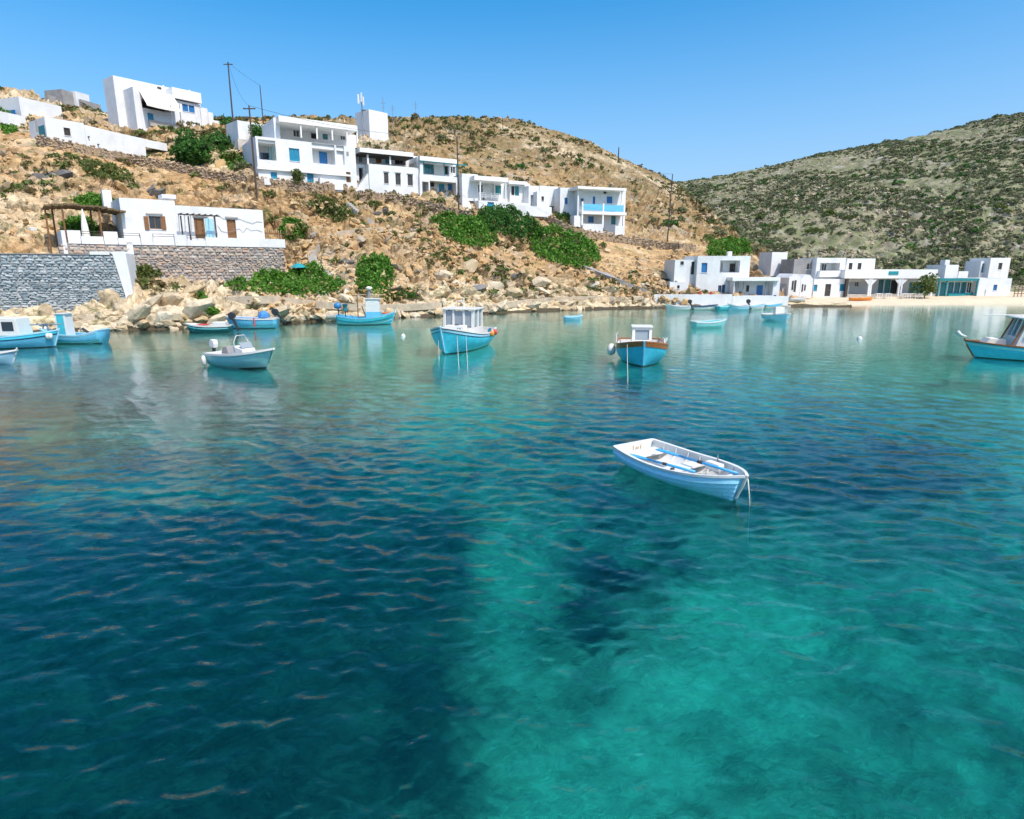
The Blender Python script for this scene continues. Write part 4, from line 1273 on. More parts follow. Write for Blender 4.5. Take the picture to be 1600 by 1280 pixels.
# --- B: the big house on the crest
h = House('crest_villa', 'large white house with a cream awning on the crest beside the tall pole', 'house', (182, 196, 97), (314, 209, 107), HG)
h.body(182, 119, 313, 206, 3.2, 3.6, [], ext=3)
h.body(211, 136, 272, 199, 0, 3.18, [(222, 158, 264, 172, 'dark', 1.6), (231, 177, 240, 190, 'door_teal')], ext=3, parapet=0.1)
h.body(273, 156, 314, 204, 1.5, 1.68, [(285, 163, 294, 174, 'blue'), (295, 165, 304, 176, 'blue')], ext=3, parapet=0.1)
h.pbox('roof_band', 'white_bright', 270, 141, 314, 157, 1.1, 3.15)
h.pbox('window', 'wood_dark', 246, 136, 252, 139, 3.14, 3.2)
x0_, z0_ = h.loc(217, 141, 0.0); x1_, z1_ = h.loc(272, 153, 0.0); zlow = h.loc(226, 161, -2.0)[1]
aw = MB()
for i in range(10):
    f0, f1 = i / 10, (i + 1) / 10
    xa, xb = x0_ + (x1_ - x0_) * f0, x0_ + (x1_ - x0_) * f1
    sg = lambda f: -0.12 * math.sin(math.pi * f)
    aw.quad((xa, 0.0, z0_), (xb, 0.0, z0_), (xb, -1.9, zlow + sg(f1)), (xa, -1.9, zlow + sg(f0)))
    aw.quad((xa, -1.9, zlow + sg(f0)), (xb, -1.9, zlow + sg(f1)), (xb, -1.9, zlow + sg(f1) - .25), (xa, -1.9, zlow + sg(f0) - .25))
aw.build('awning', M['cream'], h.root)
for px in (266, 280):
    h.column(px, 163, 197, -1.7, .045, 'metal', 'awning_post')
h.left(190, 165, 193, 174, 'dark', h.loc(211, 160)[0]); h.left(196, 157, 203, 171, 'blue', h.loc(211, 160)[0])
h.left(176, 139, 180, 156, 'blue', h.loc(182, 150, 3.2)[0])
for x0, y0, x1 in ((314, 169, 326), (326, 176, 334)):
    h.pbox('terrace_wall', 'white', x0, y0, x1, 210, 1.5, 1.9)
h.pbox('terrace_wall', 'white', 334, 190, 356, 214, 1.52, 1.88)
h.pbox('terrace_wall', 'concrete', 236, 197, 345, 206, -0.6, -0.2)
for px in (213, 228, 262, 303):
    x_, z_ = h.loc(px, 130 + (px - 213) * .16, 3.2)
    MB().box(x_ - .12, x_ + .12, 4.5, 4.9, h.loc(px, 119 + (px - 182) * .17, 3.2)[1] - .3, h.loc(px, 119 + (px - 182) * .17, 3.2)[1] + .1).build('chimney', M['white'], h.root)
# --- C0: little white block beside the terraced house
h = House('white_outhouse', 'small white block with a dark tree in front, up the slope from the terraced house', 'outhouse', (370, 222, 93), (416, 232, 96), HG)
h.body(372, 188, 415, 224, 0, 4, ext=4)
h.pbox('terrace_wall', 'concrete', 372, 219, 404, 236, -1.4, -1.1)
# --- C: the big terraced house
h = House('terraced_house', 'big white three storey house with a columned roof terrace and teal shutters', 'house', (402, 285, 84.5), (556, 293, 92), HG)
h.body(402, 213, 556, 289, 0, 8, [(404, 219, 431, 250, 'void', 3.0), (452, 232, 468, 252, 'teal'), (488, 222, 523, 256, 'void', 1.5), (526, 226, 538, 257, 'void', .5),
       (423, 269, 433, 280, 'teal'), (480, 271, 490, 287, 'door_teal'), (541, 269, 548, 285, 'door_wood')], ext=3, parapet=0.5)
h.on_back(499, 238, 511, 257, 'door_blue', 1.5)
h.on_back(407, 239, 420, 250, 'blueglass', 3.0)
for px in (421, 427):
    h.column(px, 229, 250, 0.3, .05, 'teal_trim', 'column')
h.sloped('ledge', 'white_bright', 402, 264, 548, 270, 3, -0.35, -0.004)
h.body(428, 184, 437, 214, 1.5, 6.4, ext=0.2, parapet=.1)
h.body(438, 197, 556, 222, 4.6, 3.3, [(458, 201, 468, 214, 'glass'), (486, 204, 497, 217, 'dark'), (504, 205, 512, 218, 'door_trim'), (532, 210, 540, 219, 'glass')], ext=0.2, parapet=.05)
h.sloped('terrace_roof', 'white_bright', 435, 181, 558, 196, 9, 0.2, 8.0)
for px, yb in ((469, 215), (494, 217), (518, 219), (541, 221), (557, 223)):
    h.column(px, 190 + (px - 469) * .09, yb, 0.45, .09)
h.steps(534, 286, 500, 278, -1.2, -0.3, 9)
h.pbox('stair_wall', 'white', 500, 281, 536, 296, -1.45, -1.22)
h.pbox('wall_lamp', 'plaster_grey', 542, 237, 545, 242, -.12, -.004)
h.pbox('step', 'white', 413, 280, 452, 290, -.8, -.05)
# --- D: the pergola house
h = House('balcony_house', 'white house with a covered columned balcony over three small brown windows', 'house', (556, 299, 91.5), (657, 309, 96.5), HG)
h.body(577, 256, 657, 304, 0, 6, [(600, 270, 607, 287, 'wglass'), (618, 271, 626, 289, 'wglass'), (637, 273, 645, 290, 'wglass')], ext=4, parapet=.9)
h.body(557, 256, 577, 300, 1.6, 4, [(561, 262, 568, 287, 'dark', .8)], ext=4, parapet=.1)
h.body(556, 235, 657, 258, 3.2, 3.0, [(561, 241, 566, 254, 'glass'), (587, 242, 596, 255, 'wood'), (602, 243, 608, 256, 'door_teal'), (617, 246, 634, 258, 'wglass')], ext=.5, parapet=.05)
h.sloped('balcony_roof', 'white_bright', 562, 229, 646, 240, 7, -0.3, 6.2)
h.sloped('roof_edge', 'wood_dark', 562, 236.5, 646, 247, 1.6, -0.15, 2.9)
for px, yt, yb in ((574, 237, 257), (609, 240, 257), (652, 245, 260)):
    h.column(px, yt, yb, 0.25, .11)
h.steps(556, 298, 577, 270, 0.2, 1.4, 9)
for px, py in ((604, 268), (622, 269.5), (641, 271.5)):
    h.pbox('window_hood', 'white_bright', px - 5, py - 1.5, px + 5, py, -.12, -.004)
# --- E: the green trimmed house
h = House('green_trim_house', 'white two storey house with a dark green roof edge and open porch below', 'house', (656, 310, 96), (717, 317, 99.5), HG)
h.body(656, 272, 715, 312, 0, 6, [(660, 284, 670, 310, 'void', 1.6), (672, 284, 713, 308, 'void', 1.6)], ext=3, parapet=.1)
h.on_back(672, 285, 678, 292, 'grey', 1.6); h.on_back(700, 288, 712, 298, 'blue', 1.6); h.on_back(686, 288, 694, 305, 'door_teal', 1.6)
h.body(656, 252, 716, 276, 2.2, 3.8, [(663, 256, 678, 272, 'tealglass'), (694, 258, 701, 273, 'dark', .4), (704, 260, 712, 271, 'glass')], ext=0, parapet=.05)
h.pbox('wall', 'white', 656, 249, 661, 274, 0.02, 2.15)
h.sloped('roof_slab', 'white_bright', 656, 241, 715, 252, 7, -0.3, 6.1)
h.sloped('roof_edge', 'teal_trim', 656, 249, 730, 259, 1.8, -0.25, -0.02)
h.column(662, 252, 274, 0.2, .06, 'teal_trim'); h.column(713, 256, 277, 0.2, .06, 'teal_trim')
h.column(694, 254, 276, 0.2, .05, 'teal_trim')
h.railing(672, 713, 305, 312, -0.1, 'teal_trim', 2)
# --- F: the stair house
h = House('stair_house', 'white house with a roofed terrace, white railing and a low teal door', 'house', (748, 326, 98), (826, 337, 102), HG)
h.body(748, 313, 826, 333, 0, 4, [(762, 316, 772, 329, 'door_teal')], ext=3, parapet=.1)
h.body(742, 281, 796, 318, 2.6, 5, [(747, 288, 755, 301, 'glass'), (757, 287, 772, 304, 'void', .5), (774, 290, 783, 304, 'door_trim')], ext=1, parapet=.1)
h.body(797, 285, 828, 320, 2.0, 5, [(799, 291, 804, 305, 'grey'), (804.5, 291, 811, 306, 'door_trim')], ext=1, parapet=.15)
h.sloped('terrace_roof', 'white_bright', 741, 272, 794, 280, 7, 0.0, 5.5)
h.column(750, 282, 313, .2, .09); h.column(790, 287, 315, .2, .09)
h.railing(749, 787, 302, 311, .1, 'boat_white', 3)
h.pbox('wall', 'white', 722, 272, 747, 314, 1.6, 5.4)
h.steps(736, 322, 722, 296, 0.2, 1.5, 8)
h.pbox('roof_slab', 'white_bright', 795, 283, 824, 288, 1.2, 6.5)
# --- G: small white house with an arch
h = House('arched_house', 'small white cubic house with one dark square window, between stair house and blue balconies', 'house', (826, 336, 101), (862, 342, 103), HG)
h.body(839, 299, 858, 338, 0, 3, [(846, 307, 850, 314, 'grey')], ext=2)
h.body(826, 290, 842, 335, 1.2, 3, [(829, 305, 838, 325, 'void', .6)], ext=2)
h.body(843, 290, 872, 312, 3.2, 4, [], ext=1)
h.pbox('terrace_wall', 'white', 800, 322, 862, 338, -1.0, -.7)
# --- H: the blue balcony house
h = House('blue_balcony_house', 'white two storey house with bright blue balcony boarding and open porch below', 'house', (903, 352, 102), (978, 364, 105), HG)
h.body(903, 291, 977, 362, 1.9, 5.5, [(907, 310, 912, 322, 'blueglass'), (926, 307, 930, 328, 'door_blue'), (948, 307, 957, 318, 'blue'), (943, 296, 948, 303, 'grey'),
       (919, 338, 928, 348, 'blue'), (955, 335, 962, 351, 'door_trim')], ext=2.5, parapet=.1)
h.body(875, 293, 904, 345, 3.4, 4, [(882, 309, 887, 319, 'blue')], ext=3)
h.sloped('roof_slab', 'white_bright', 903, 289, 979, 296, 4, -.1, 7.3)
h.sloped('balcony_floor', 'white_bright', 909, 328.5, 979, 333.5, 4.5, 0, 1.88)
h.pbox('porch_wall', 'white', 897, 337, 910, 355, 0.3, 1.85)
h.pbox('porch_wall', 'white', 910.5, 350, 942, 366, 0.02, .25); h.pbox('porch_wall', 'white', 961, 353, 976, 368, 0.02, .25)
for px, yt, yb in ((910, 315, 352), (942.5, 318, 356), (975, 320, 360)):
    h.column(px, yt, yb, .2, .13)
h.column(903.5, 293, 352, .6, .1); h.column(972, 297, 321, .3, .09)
for x0, x1 in ((911.5, 941.5), (943.8, 973.8)):
    h.pbox('balcony_boarding', 'boat_lightblue', x0, 319 + (x0 - 911) * .05, x1, 328.8 + (x0 - 911) * .06, .12, .2)
h.pbox('base_wall', 'concrete', 903, 362, 976, 374, .3, .6)
# --- I: cube with the mast
h = House('mast_house', 'lone white cube house on the slope above the terraces, beside the antenna mast', 'house', (576, 209, 112), (607, 214, 115), HG)
h.body(577, 171, 606, 211, 0, 4, [], ext=2)
h.pbox('window', 'wood_dark', 573.5, 182, 576, 196, 1.0, 1.06)
ms = empty('antenna_mast', P(568, 218, 110))
tag(ms, 'grey antenna mast with white panel antennas and a small dish, next to the lone cube', 'mast')
zt_ = P(568, 147, 110).z - P(568, 218, 110).z
MB().tube([(0, 0, -1), (0, 0, zt_)], [.13, .09], 8).build('pole', M['metal'], ms)
for i, (dx, z0, z1) in enumerate(((-.45, .78, .98), (.35, .74, .93), (0.05, .82, 1.02))):
    MB().box(dx - .12, dx + .12, -.35, -.18, zt_ * z0, zt_ * z1).build('panel_antenna', M['boat_white'] if i else M['cream'], ms, bevel=.02)
    MB().tube([(0, 0, zt_ * (z0 + z1) / 2), (dx, -.2, zt_ * (z0 + z1) / 2)], .035, 5).build('bracket', M['metal'], ms)
MB().lathe([(0.05, 0), (.3, .06), (.42, .16), (.40, .17), (.28, .09), (.02, .03)], 12, (.3, -.3, zt_ * .62)).build('dish', M['plaster_grey'], ms, True)

# --- J: the lower house on the stone terrace
h = House('terrace_house', 'low white house with brown shutters on a pale parapet above a stone terrace wall', 'house', (104, 437, 57.5), (446, 434, 70), HG)
th = h
xl, zl = h.loc(104, 379.5); xr, zr = h.loc(445, 388)
ztop = h.loc(104, 361)[1]; zwall = (zl + zr) / 2
pz = zwall + 1.05
zc = h.loc(270, 374)[1]
# terrace floor and parapet with its notches
MB().box(xl, xr, .5, 9.5, zwall - 3.2, zwall + .12).build('terrace', M['concrete'], h.root)
for p0, p1, py in ((104, 125, 360), (125, 161, 369.5), (161, 183, 362), (183, 219, 372.5), (219, 238, 366), (238, 272, 373), (272, 291, 367), (291, 321, 375.5), (321, 445, 372.5)):
    x0_, x1_ = h.loc(p0, py)[0], h.loc(p1, py)[0]
    MB().box(x0_ + .002, x1_ - .002, -.02, .42, zwall, h.loc((p0 + p1) / 2, py)[1]).build('parapet', M['white'], h.root)
MB().box(xl - .3, xl, -.02, 6, zwall - 2.5, h.loc(104, 360)[1]).build('parapet', M['white'], h.root)
h.body(190, 309, 276, 375, 2.4, 6.5, [(233, 338, 252, 358, 'woodopen')], ext=.6, parapet=.3)
h.body(276.5, 321, 412, 378, 2.4, 6.3, [(304, 341, 320, 372, 'door_wood'), (355, 343, 369, 372, 'door_wood')], ext=.6, parapet=.2)
for p0, p1 in ((225.5, 232.5), (252.5, 259)):
    h.pbox('shutter', 'wood', p0, 338, p1, 359, 2.3, 2.37)
for p0, p1, y in ((228, 254, 335), (301, 324, 338.5), (352, 372, 340.5)):
    h.pbox('lintel', 'concrete', p0, y - 2, p1, y, 2.28, 2.385)
h.pbox('chimney', 'white', 253, 304, 275, 310, 3.0, 5.0)
h.pbox('chimney', 'white', 161, 297, 175, 326, 8.2, 9.2)
for p0, p1, y in ((185, 218, 368), (239, 272, 369.5), (291, 320, 372)):
    h.railing(p0, p1, y - 3.5, y + 3.5, .2, 'wood_dark', 2)
h.railing(125, 161, 362, 369, .2, 'wood_dark', 2)
pe = MB()
for px in (282, 296, 335):
    x_, z_ = h.loc(px, 337, 1.2 if px != 296 else .6); zb2 = zwall
    pe.box(x_ - .06, x_ + .06, 1.14, 1.26, zb2, z_)
x0_, z_ = h.loc(278, 335, 1.2); x1_ = h.loc(343, 337, 1.2)[0]
pe.box(x0_, x1_, 1.12, 1.28, z_ - .05, z_ + .07)
for i in range(7):
    x_ = x0_ + (x1_ - x0_) * (i + .5) / 7
    pe.box(x_ - .04, x_ + .04, .7, 2.38, z_ + .075, z_ + .14)
pe.build('pergola', M['wood_dark'], h.root)
h.pbox('wall_panel', 'boat_pale_blue', 322, 342, 334, 372, 2.3, 2.385)
for pp_ in ([(342, 337), (350, 342), (366, 343), (375, 342), (384, 346), (395, 349), (402, 346), (410, 347)], [(340, 352), (346, 361), (354, 363), (362, 362), (374, 357), (380, 363), (386, 356), (393, 360), (402, 359), (410, 362)]):
    path = []
    for px, py in pp_:
        x_, z_ = h.loc(px, py, 2.3); path.append((x_, 2.34, z_))
    MB().tube(path, .02, 5).build('wall_garland', M['plaster_grey'], h.root)
# reed-roofed pergola west of the house, on the terrace
x0_, z_ = h.loc(68, 322, 3.0); x1_ = h.loc(191, 322, 3.0)[0]
def reed_roof():
    t = MB()
    r = random.Random(4)
    for i in range(26):
        f = i / 26
        xa, xb = x0_ + (x1_ - x0_) * f, x0_ + (x1_ - x0_) * (f + 1.15 / 26)
        zz = z_ + .25 * math.sin(f * 3.2) - .25 * f + r.uniform(-.05, .05)
        t.box(xa, xb, 1.6 + r.uniform(-.25, .1), 6.2 + r.uniform(-.2, .3), zz - .09, zz + .05 + r.uniform(0, .06))
    return t
reed_roof().build('reed_roof', M['thatch'], h.root)
for px, y in ((69, 2.0), (96, 1.9), (153, 1.8), (80, 5.5), (140, 5.5)):
    x_, zt2 = h.loc(px, 327, y)
    MB().tube([(x_, y, zwall - 2.0 if px < 100 else zwall), (x_ + .05, y, zt2)], .08, 7).build('post', M['wood'], h.root)
pr = empty('parasol', Vector((0, 0, 0))); pr.location = th.root.matrix_world @ Vector((0, 0, 0))
x_, zt2 = h.loc(128, 326, 1.1)
wpos = th.a + th.u * x_ - th.n * 1.1
pr.location = (wpos.x, wpos.y, th.z0 + zwall + .12)
tag(pr, 'closed cream parasol standing on the terrace under the reed roof', 'parasol')
hp = zt2 - zwall - .12
MB().tube([(0, 0, 0), (0, 0, hp)], .03, 6).build('pole', M['wood_pale'], pr)
MB().lathe([(.34, .35), (.36, .45), (.27, hp * .5), (.15, hp * .8), (.05, hp * .98)], 9).build('canopy', M['cream'], pr)
MB().lathe([(.25, 0), (.25, .06), (.06, .09)], 10).build('base', M['concrete'], pr)
# bamboo fence and small white wall with two dark openings
bf = empty('reed_fence', th.root.location); x0_ = h.loc(413, 360, 3.0)[0]; x1_ = h.loc(438, 360, 3.0)[0]
q_ = th.a + th.u * x0_ - th.n * 3.0
bf.location = (q_.x, q_.y, th.z0 + zwall + .1); bf.rotation_euler = th.root.rotation_euler
tag(bf, 'pale bamboo fence at the end of the terrace, next to a green bush', 'fence')
for i in range(9):
    f = (x1_ - x0_) * i / 8
    MB().tube([(f, 0, 0), (f + random.uniform(-.05, .05), 0, 2.1 + random.uniform(-.3, .2))], .05, 5).build('cane', M['wood_pale'], bf)
MB().box(-.1, x1_ - x0_ + .1, -.1, -.055, 1.5, 1.6).build('rail', M['wood'], bf)
h = House('low_wall', 'low white wall with two dark square openings, left of the terrace parapet', 'wall', (48, 373, 63), (85, 377, 65))
h.body(49, 356, 84, 371, 0, .5, [(53, 361, 60.5, 368, 'dark', .35), (66.5, 361.5, 74, 369, 'dark', .35)], ext=1.2, parapet=0)

# stones of the terrace wall, laid one by one
def stone_wall(root, frame, W_, z0, z1, row, mats, seed, limit=300, y=0.0, right_edge=None, proud=.06, keep=None):
    """courses of rough stones on the wall plane; the `limit` largest are parts, the rest one joined part"""
    r = random.Random(seed)
    shapes = []
    for k in range(8):                                   # rough squared blocks with knocked corners
        bmx = bmesh.new()
        for sx_ in (-1, 1):
            for sy_ in (-1, 1):
                for sz_ in (-1, 1):
                    f_ = .82 if sy_ < 0 else 1
                    bmx.verts.new((sx_ * f_ * r.uniform(.82, 1.02), sy_ * r.uniform(.8, 1.05), sz_ * f_ * r.uniform(.78, 1.02)))
        bmx.verts.new((r.uniform(-.4, .4), -1.12, r.uniform(-.4, .4)))
        bmesh.ops.convex_hull(bmx, input=bmx.verts); bmesh.ops.triangulate(bmx, faces=bmx.faces)
        me = bpy.data.meshes.new('stone'); bmx.to_mesh(me); bmx.free(); me.materials.append(mats)
        shapes.append(me)
    spots = []
    z = z0
    while z < z1 - row * .4:
        hh = row * r.uniform(.6, 1.35)
        x = r.uniform(-.3, 0)
        end = W_ if right_edge is None else right_edge((z + hh / 2))
        while x < end:
            w = row * r.uniform(1.0, 3.6)
            spots.append((x + w / 2, z + hh / 2, w, hh, r.randrange(8), r.random()))
            x += w
        z += hh
    if keep:
        spots = [s for s in spots if keep(s[0], s[1])]
    spots.sort(key=lambda s: -s[2] * s[3])
    arr = [arrays(m_) for m_ in shapes]
    vs_, fs_, off = [], [], 0
    for i, (x, z, w, hh, k, q_) in enumerate(spots):
        sc = (w * .5, .13 + .08 * q_, hh * .5)
        if i < limit:
            o = link('stone', shapes[k], None, root)
            o.location = (x, y + .12 - proud, z + row * r.uniform(-.18, .18)); o.scale = sc; o.rotation_euler = (r.uniform(-.12, .12), r.uniform(-.16, .16), r.uniform(-.1, .1))
        else:
            v, f = arr[k]
            vs_.append(v * np.array(sc) + np.array((x, y + .12 - proud, z))); fs_.append(f + off); off += len(v)
    if vs_:
        o = link('stones', np_mesh('stones', np.concatenate(vs_), np.concatenate(fs_), False), mats, root)
        o['kind'] = 'stuff'
h = th
tw = House('terrace_wall', 'pinkish grey stone wall carrying the terrace of the low white house', 'wall', (104, 437, 57.5), (446, 434, 70))
zb_ = -2.2
W2 = xr - xl
MB().box(0, W2, .1, .5, zb_ - 1.2, zwall - .005).build('core', M['mortar'], tw.root)
stone_wall(tw.root, None, W2, -0.6, zwall - .06, .26, M['wallstone'], 5, 300, .1)
MB().box(W2 * .26, W2 * .285, -.02, .06, 1.2, zwall + .25).build('water_stain', M['white'], tw.root)
# --- K: the grey stone boathouse wall with its white buttress
h = House('stone_boathouse', 'blue grey stone boathouse wall with a sloping white end buttress', 'boathouse', (-90, 488, 50.5), (207, 472, 56))
x_top, z_top = h.loc(176, 398); x_bot, z_bot = h.loc(196, 462)
zc0 = h.loc(60, 391)[1]
MB().prism([(0, -2.5), (x_bot - .02, -2.5), (x_bot - .02, z_bot), (x_top - .02, z_top - .1), (x_top - .02, z_top - .02), (0, z_top - .02)], .1, 6.0).build('core', M['mortar'], h.root)
xt2 = h.loc(196, 394)[0]; xb2, zb2 = h.loc(209, 462)
MB().prism([(x_bot - .017, z_bot - 1.2), (xb2 + .1, zb2 - 1.2), (xb2, zb2), (xt2, h.loc(196, 396)[1]), (xt2 - .1, h.loc(194, 393)[1]), (x_top - .2, h.loc(172, 394)[1]), (x_top - .017, z_top - .02), (x_bot - .017, z_bot)], -.08, 6.02).build('buttress', M['white'], h.root, bevel=.05)
MB().box(h.loc(140, 395)[0], x_top - .22, -.05, 5.5, z_top - .017, h.loc(160, 393)[1]).build('coping', M['white'], h.root)
MB().box(0, h.loc(140, 395)[0] - .01, 0, 5.5, z_top - .017, z_top + .06).build('coping', M['plaster_grey'], h.root)
edge = lambda z: x_top + (x_bot - x_top) * max(0, min(1, (z_top - z) / (z_top - z_bot))) - .1
stone_wall(h.root, None, x_bot, -0.6, z_top - .05, .21, M['wallstone_grey'], 9, 300, .1, edge)

# ------------------------------------------------------------------ the shore house and the beach houses
SG = 'white houses along the beach'
h = House('shore_house', 'white two storey house with a blue door at the water, below the rocky slope', 'house', (1085, 471, 87), (1218, 471, 87.6), SG)
h.body(1088, 400, 1170, 471, 0, 6, [(1096, 411, 1105, 426, 'blue'), (1125, 407, 1156, 426, 'void', 1.6), (1122, 446, 1127.3, 457, 'blueglass'), (1127.7, 445, 1133, 458, 'blueglass')], ext=1.5)
h.on_back(1140, 412, 1148, 425, 'door_dark', 1.6); h.on_back(1126, 411, 1129, 424, 'glass', 1.6)
h.body(1053, 406, 1087.5, 471, .8, 5, [(1063, 408.5, 1068.5, 414, 'grey'), (1080, 409, 1085, 429, 'grey')], ext=1.5)
h.body(1146, 434, 1218, 471, -1.6, 1.58, [(1148, 440, 1208, 462, 'void', 1.5), (1192, 464, 1195, 470, 'door_blue'), (1208.5, 461, 1212.5, 470, 'door_blue')], ext=1.5, parapet=.1)
h.on_back(1182, 446, 1191, 462, 'door_blue', -0.1); h.on_back(1166, 446, 1170, 456, 'grey', -0.1)
h.sloped('porch_roof', 'white_bright', 1145, 433, 1219, 434, 5.5, -2.0, -0.02)
for px in (1150, 1154, 1162, 1197):
    h.column(px, 440, 462, -1.45, .045, 'plaster_grey')
h.body(1046, 441, 1075, 472, -.6, 1.35, [(1058, 446, 1062, 451, 'grey')], ext=1.5, parapet=.1)
h.pbox('chimney', 'white', 1138, 393, 1144, 401, 2, 2.6)
for x0, x1, yt, y0, y1 in ((1022, 1144, 460, -3.0, -2.7), (1144.3, 1232, 463, -2.9, -2.6)):
    a, b_, c, d = h.rect(x0, yt, x1, 474, y0)
    MB().box(a, b_, y0, y1, c - 1.2, d).build('quay_wall', M['white'], h.root)
a, b_, c, d = h.rect(1020, 475, 1236, 482, -4.0)
MB().box(a, b_, -4.0, -2.55, c - 1.8, d - .25).build('quay', M['concrete'], h.root)
for px in (1094, 1111):
    x_, z_ = h.loc(px, 460, -2.9)
    MB().box(x_ - .15, x_ + .15, -3.02, -2.7, z_, z_ + .35).build('flower_pot', M['red'], h.root)
h = House('white_shed', 'tiny white block house on the rocks above the shore house', 'shed', (1206, 412, 103), (1231, 412, 104), SG)
h.body(1206, 394, 1230, 412, 0, 3, ext=2)

def gable(h, x0, x1, yt, yb, peak_px, y0, y1):
    a, b_, c, d = h.rect(x0, yt, x1, yb, y0)
    m_, zp = h.loc((x0 + x1) / 2, peak_px, y0)
    MB().prism([(a, c - 1), (b_, c - 1), (b_, d), (a * .3 + b_ * .7, zp - .05), (m_, zp), (a * .7 + b_ * .3, zp - .05), (a, d)], y0, y1).build('wall', M['white'], h.root)
h = House('vaulted_house', 'pair of small white vaulted boat houses with dark slit windows by the beach', 'house', (1220, 464, 95), (1270, 464, 95.6), SG)
gable(h, 1232, 1250, 434, 463, 428, 0, 4); gable(h, 1250.3, 1269, 436, 464, 429, .3, 4)
for x0, x1, y0, y1 in ((1237.5, 1240, 439, 453), (1241, 1244, 438, 456), (1253, 1255, 444, 456), (1257, 1259, 445, 454)):
    yy = 0 if x0 < 1250 else .3
    w = h.pbox('window', 'wood_dark', x0, y0, x1, y1, yy - .05, yy - .003)
a, b_, c, d = h.rect(1222, 450, 1232, 463, .6)
MB().prism([(a, c - 1), (b_ - .003, c - 1), (b_ - .003, d + 1.2), (a, d - .2)], .6, 3).build('wall', M['concrete'], h.root)
h = House('beach_villa', 'white two storey house with a framed balcony between vaulted houses and canopy', 'house', (1270, 465, 97), (1366, 464, 98), SG)
h.body(1275, 403, 1320, 436, 1.2, 5, [(1281, 411, 1312, 425, 'void', 1.5)], ext=.1)
h.on_back(1283, 412, 1291, 425, 'glass', 2.7); h.on_back(1302, 412, 1310, 425, 'glass', 2.7)
h.pbox('balcony', 'white_bright', 1281, 423, 1321, 433, .5, 1.17)
h.body(1322, 404, 1366, 440, 2.0, 5, [(1326, 411, 1332, 422, 'grey'), (1340, 411, 1346, 422, 'grey')], ext=.1)
h.body(1240, 405, 1274.6, 437, 2.4, 4, [(1261, 412, 1264, 421, 'grey'), (1267, 412, 1270, 421, 'grey')], ext=1, mat=M['plaster_grey'])
h.body(1271, 436, 1326, 464, 0, 3, [(1270.5, 445, 1277, 455, 'teal'), (1289, 444, 1298, 463, 'door_dark'), (1312, 444, 1320, 455, 'teal')], ext=1, parapet=.1)
h = House('taverna', 'long low white beach taverna with a wide canopy and a small teal sign', 'restaurant', (1322, 465, 98), (1468, 464, 99), SG)
h.body(1322, 433, 1466, 463, 2.6, 4, [(1336, 440, 1342, 448, 'glass'), (1372, 437, 1380, 460, 'tealglass'), (1382, 437, 1391, 462, 'door_trim'), (1391.5, 438, 1405, 462, 'dark', .5), (1420, 441, 1450, 458, 'tealglass')], ext=1, parapet=.1)
h.sloped('canopy', 'white_bright', 1321, 421.5, 1466, 421, 14, -1.0, 6.4)
h.pbox('sign', 'sail_teal', 1389, 424, 1404, 429.5, -1.06, -1.003)
for px in (1324, 1359, 1362, 1406, 1410, 1458):
    h.column(px, 435, 463, -.8, .13 if px > 1330 else .2, 'white' if px > 1330 else 'wood_dark')
for px in (1360.5, 1408):
    x_, z_ = h.loc(px, 437, -.8)
    MB().prism([(x_ - 1.0, z_), (x_ + 1.0, z_), (x_, z_ - 1.1)], -.9, -.75).build('bracket', M['white'], h.root)
h.pbox('terrace', 'concrete', 1322, 460, 1466, 467, -.9, 2.5)
h = House('teal_restaurant', 'low building with a teal glazed front between taverna canopy and white end house', 'restaurant', (1466, 466, 98.5), (1532, 465, 99), SG)
h.body(1467, 436, 1531, 465, .6, 4, [(1481, 441, 1490, 458, 'tealglass'), (1491, 441, 1500, 458, 'tealglass'), (1501, 441, 1510, 458, 'tealglass'), (1511, 441, 1519, 458, 'glass'), (1469, 441, 1479, 463, 'door_trim')], ext=1, parapet=.1)
h.sloped('fascia', 'teal_trim', 1466, 435, 1531, 435, 4, -.8, .5)
for px in (1468, 1480, 1528):
    h.column(px, 439, 464, -.6, .09, 'teal_trim')
h.pbox('low_wall', 'sail_teal', 1482, 458, 1527, 463, .3, .55)
h = House('gable_house', 'narrow white house with a stepped gable behind the teal restaurant', 'house', (1472, 452, 105), (1497, 452, 105.5), SG)
h.body(1476, 414, 1496, 446, 0, 4, ext=3); h.pbox('chimney', 'white', 1477, 406, 1484, 414, .5, 1.5)
h.body(1497, 424, 1512, 440, 1, 3, ext=3)
h = House('end_house', 'white flat roofed house with one dark blue window at the end of the beach', 'house', (1527, 466, 98.5), (1581, 466, 99), SG)
h.body(1528, 435, 1579, 466, 0, 5, [(1552, 445, 1558, 454, 'blue'), (1538, 453, 1540, 463, 'plain', .1)], ext=1)
h = House('upper_beach_house', 'small white upper house with a tall window, above the end house', 'house', (1531, 436, 106), (1578, 436, 107), SG)
h.body(1546, 403, 1577, 434, 0, 4, [(1560, 411, 1566, 421, 'grey')], ext=2)
h.body(1531, 408, 1545.6, 436, 1, 3, [(1534, 412, 1544, 426, 'tealglass')], ext=2)
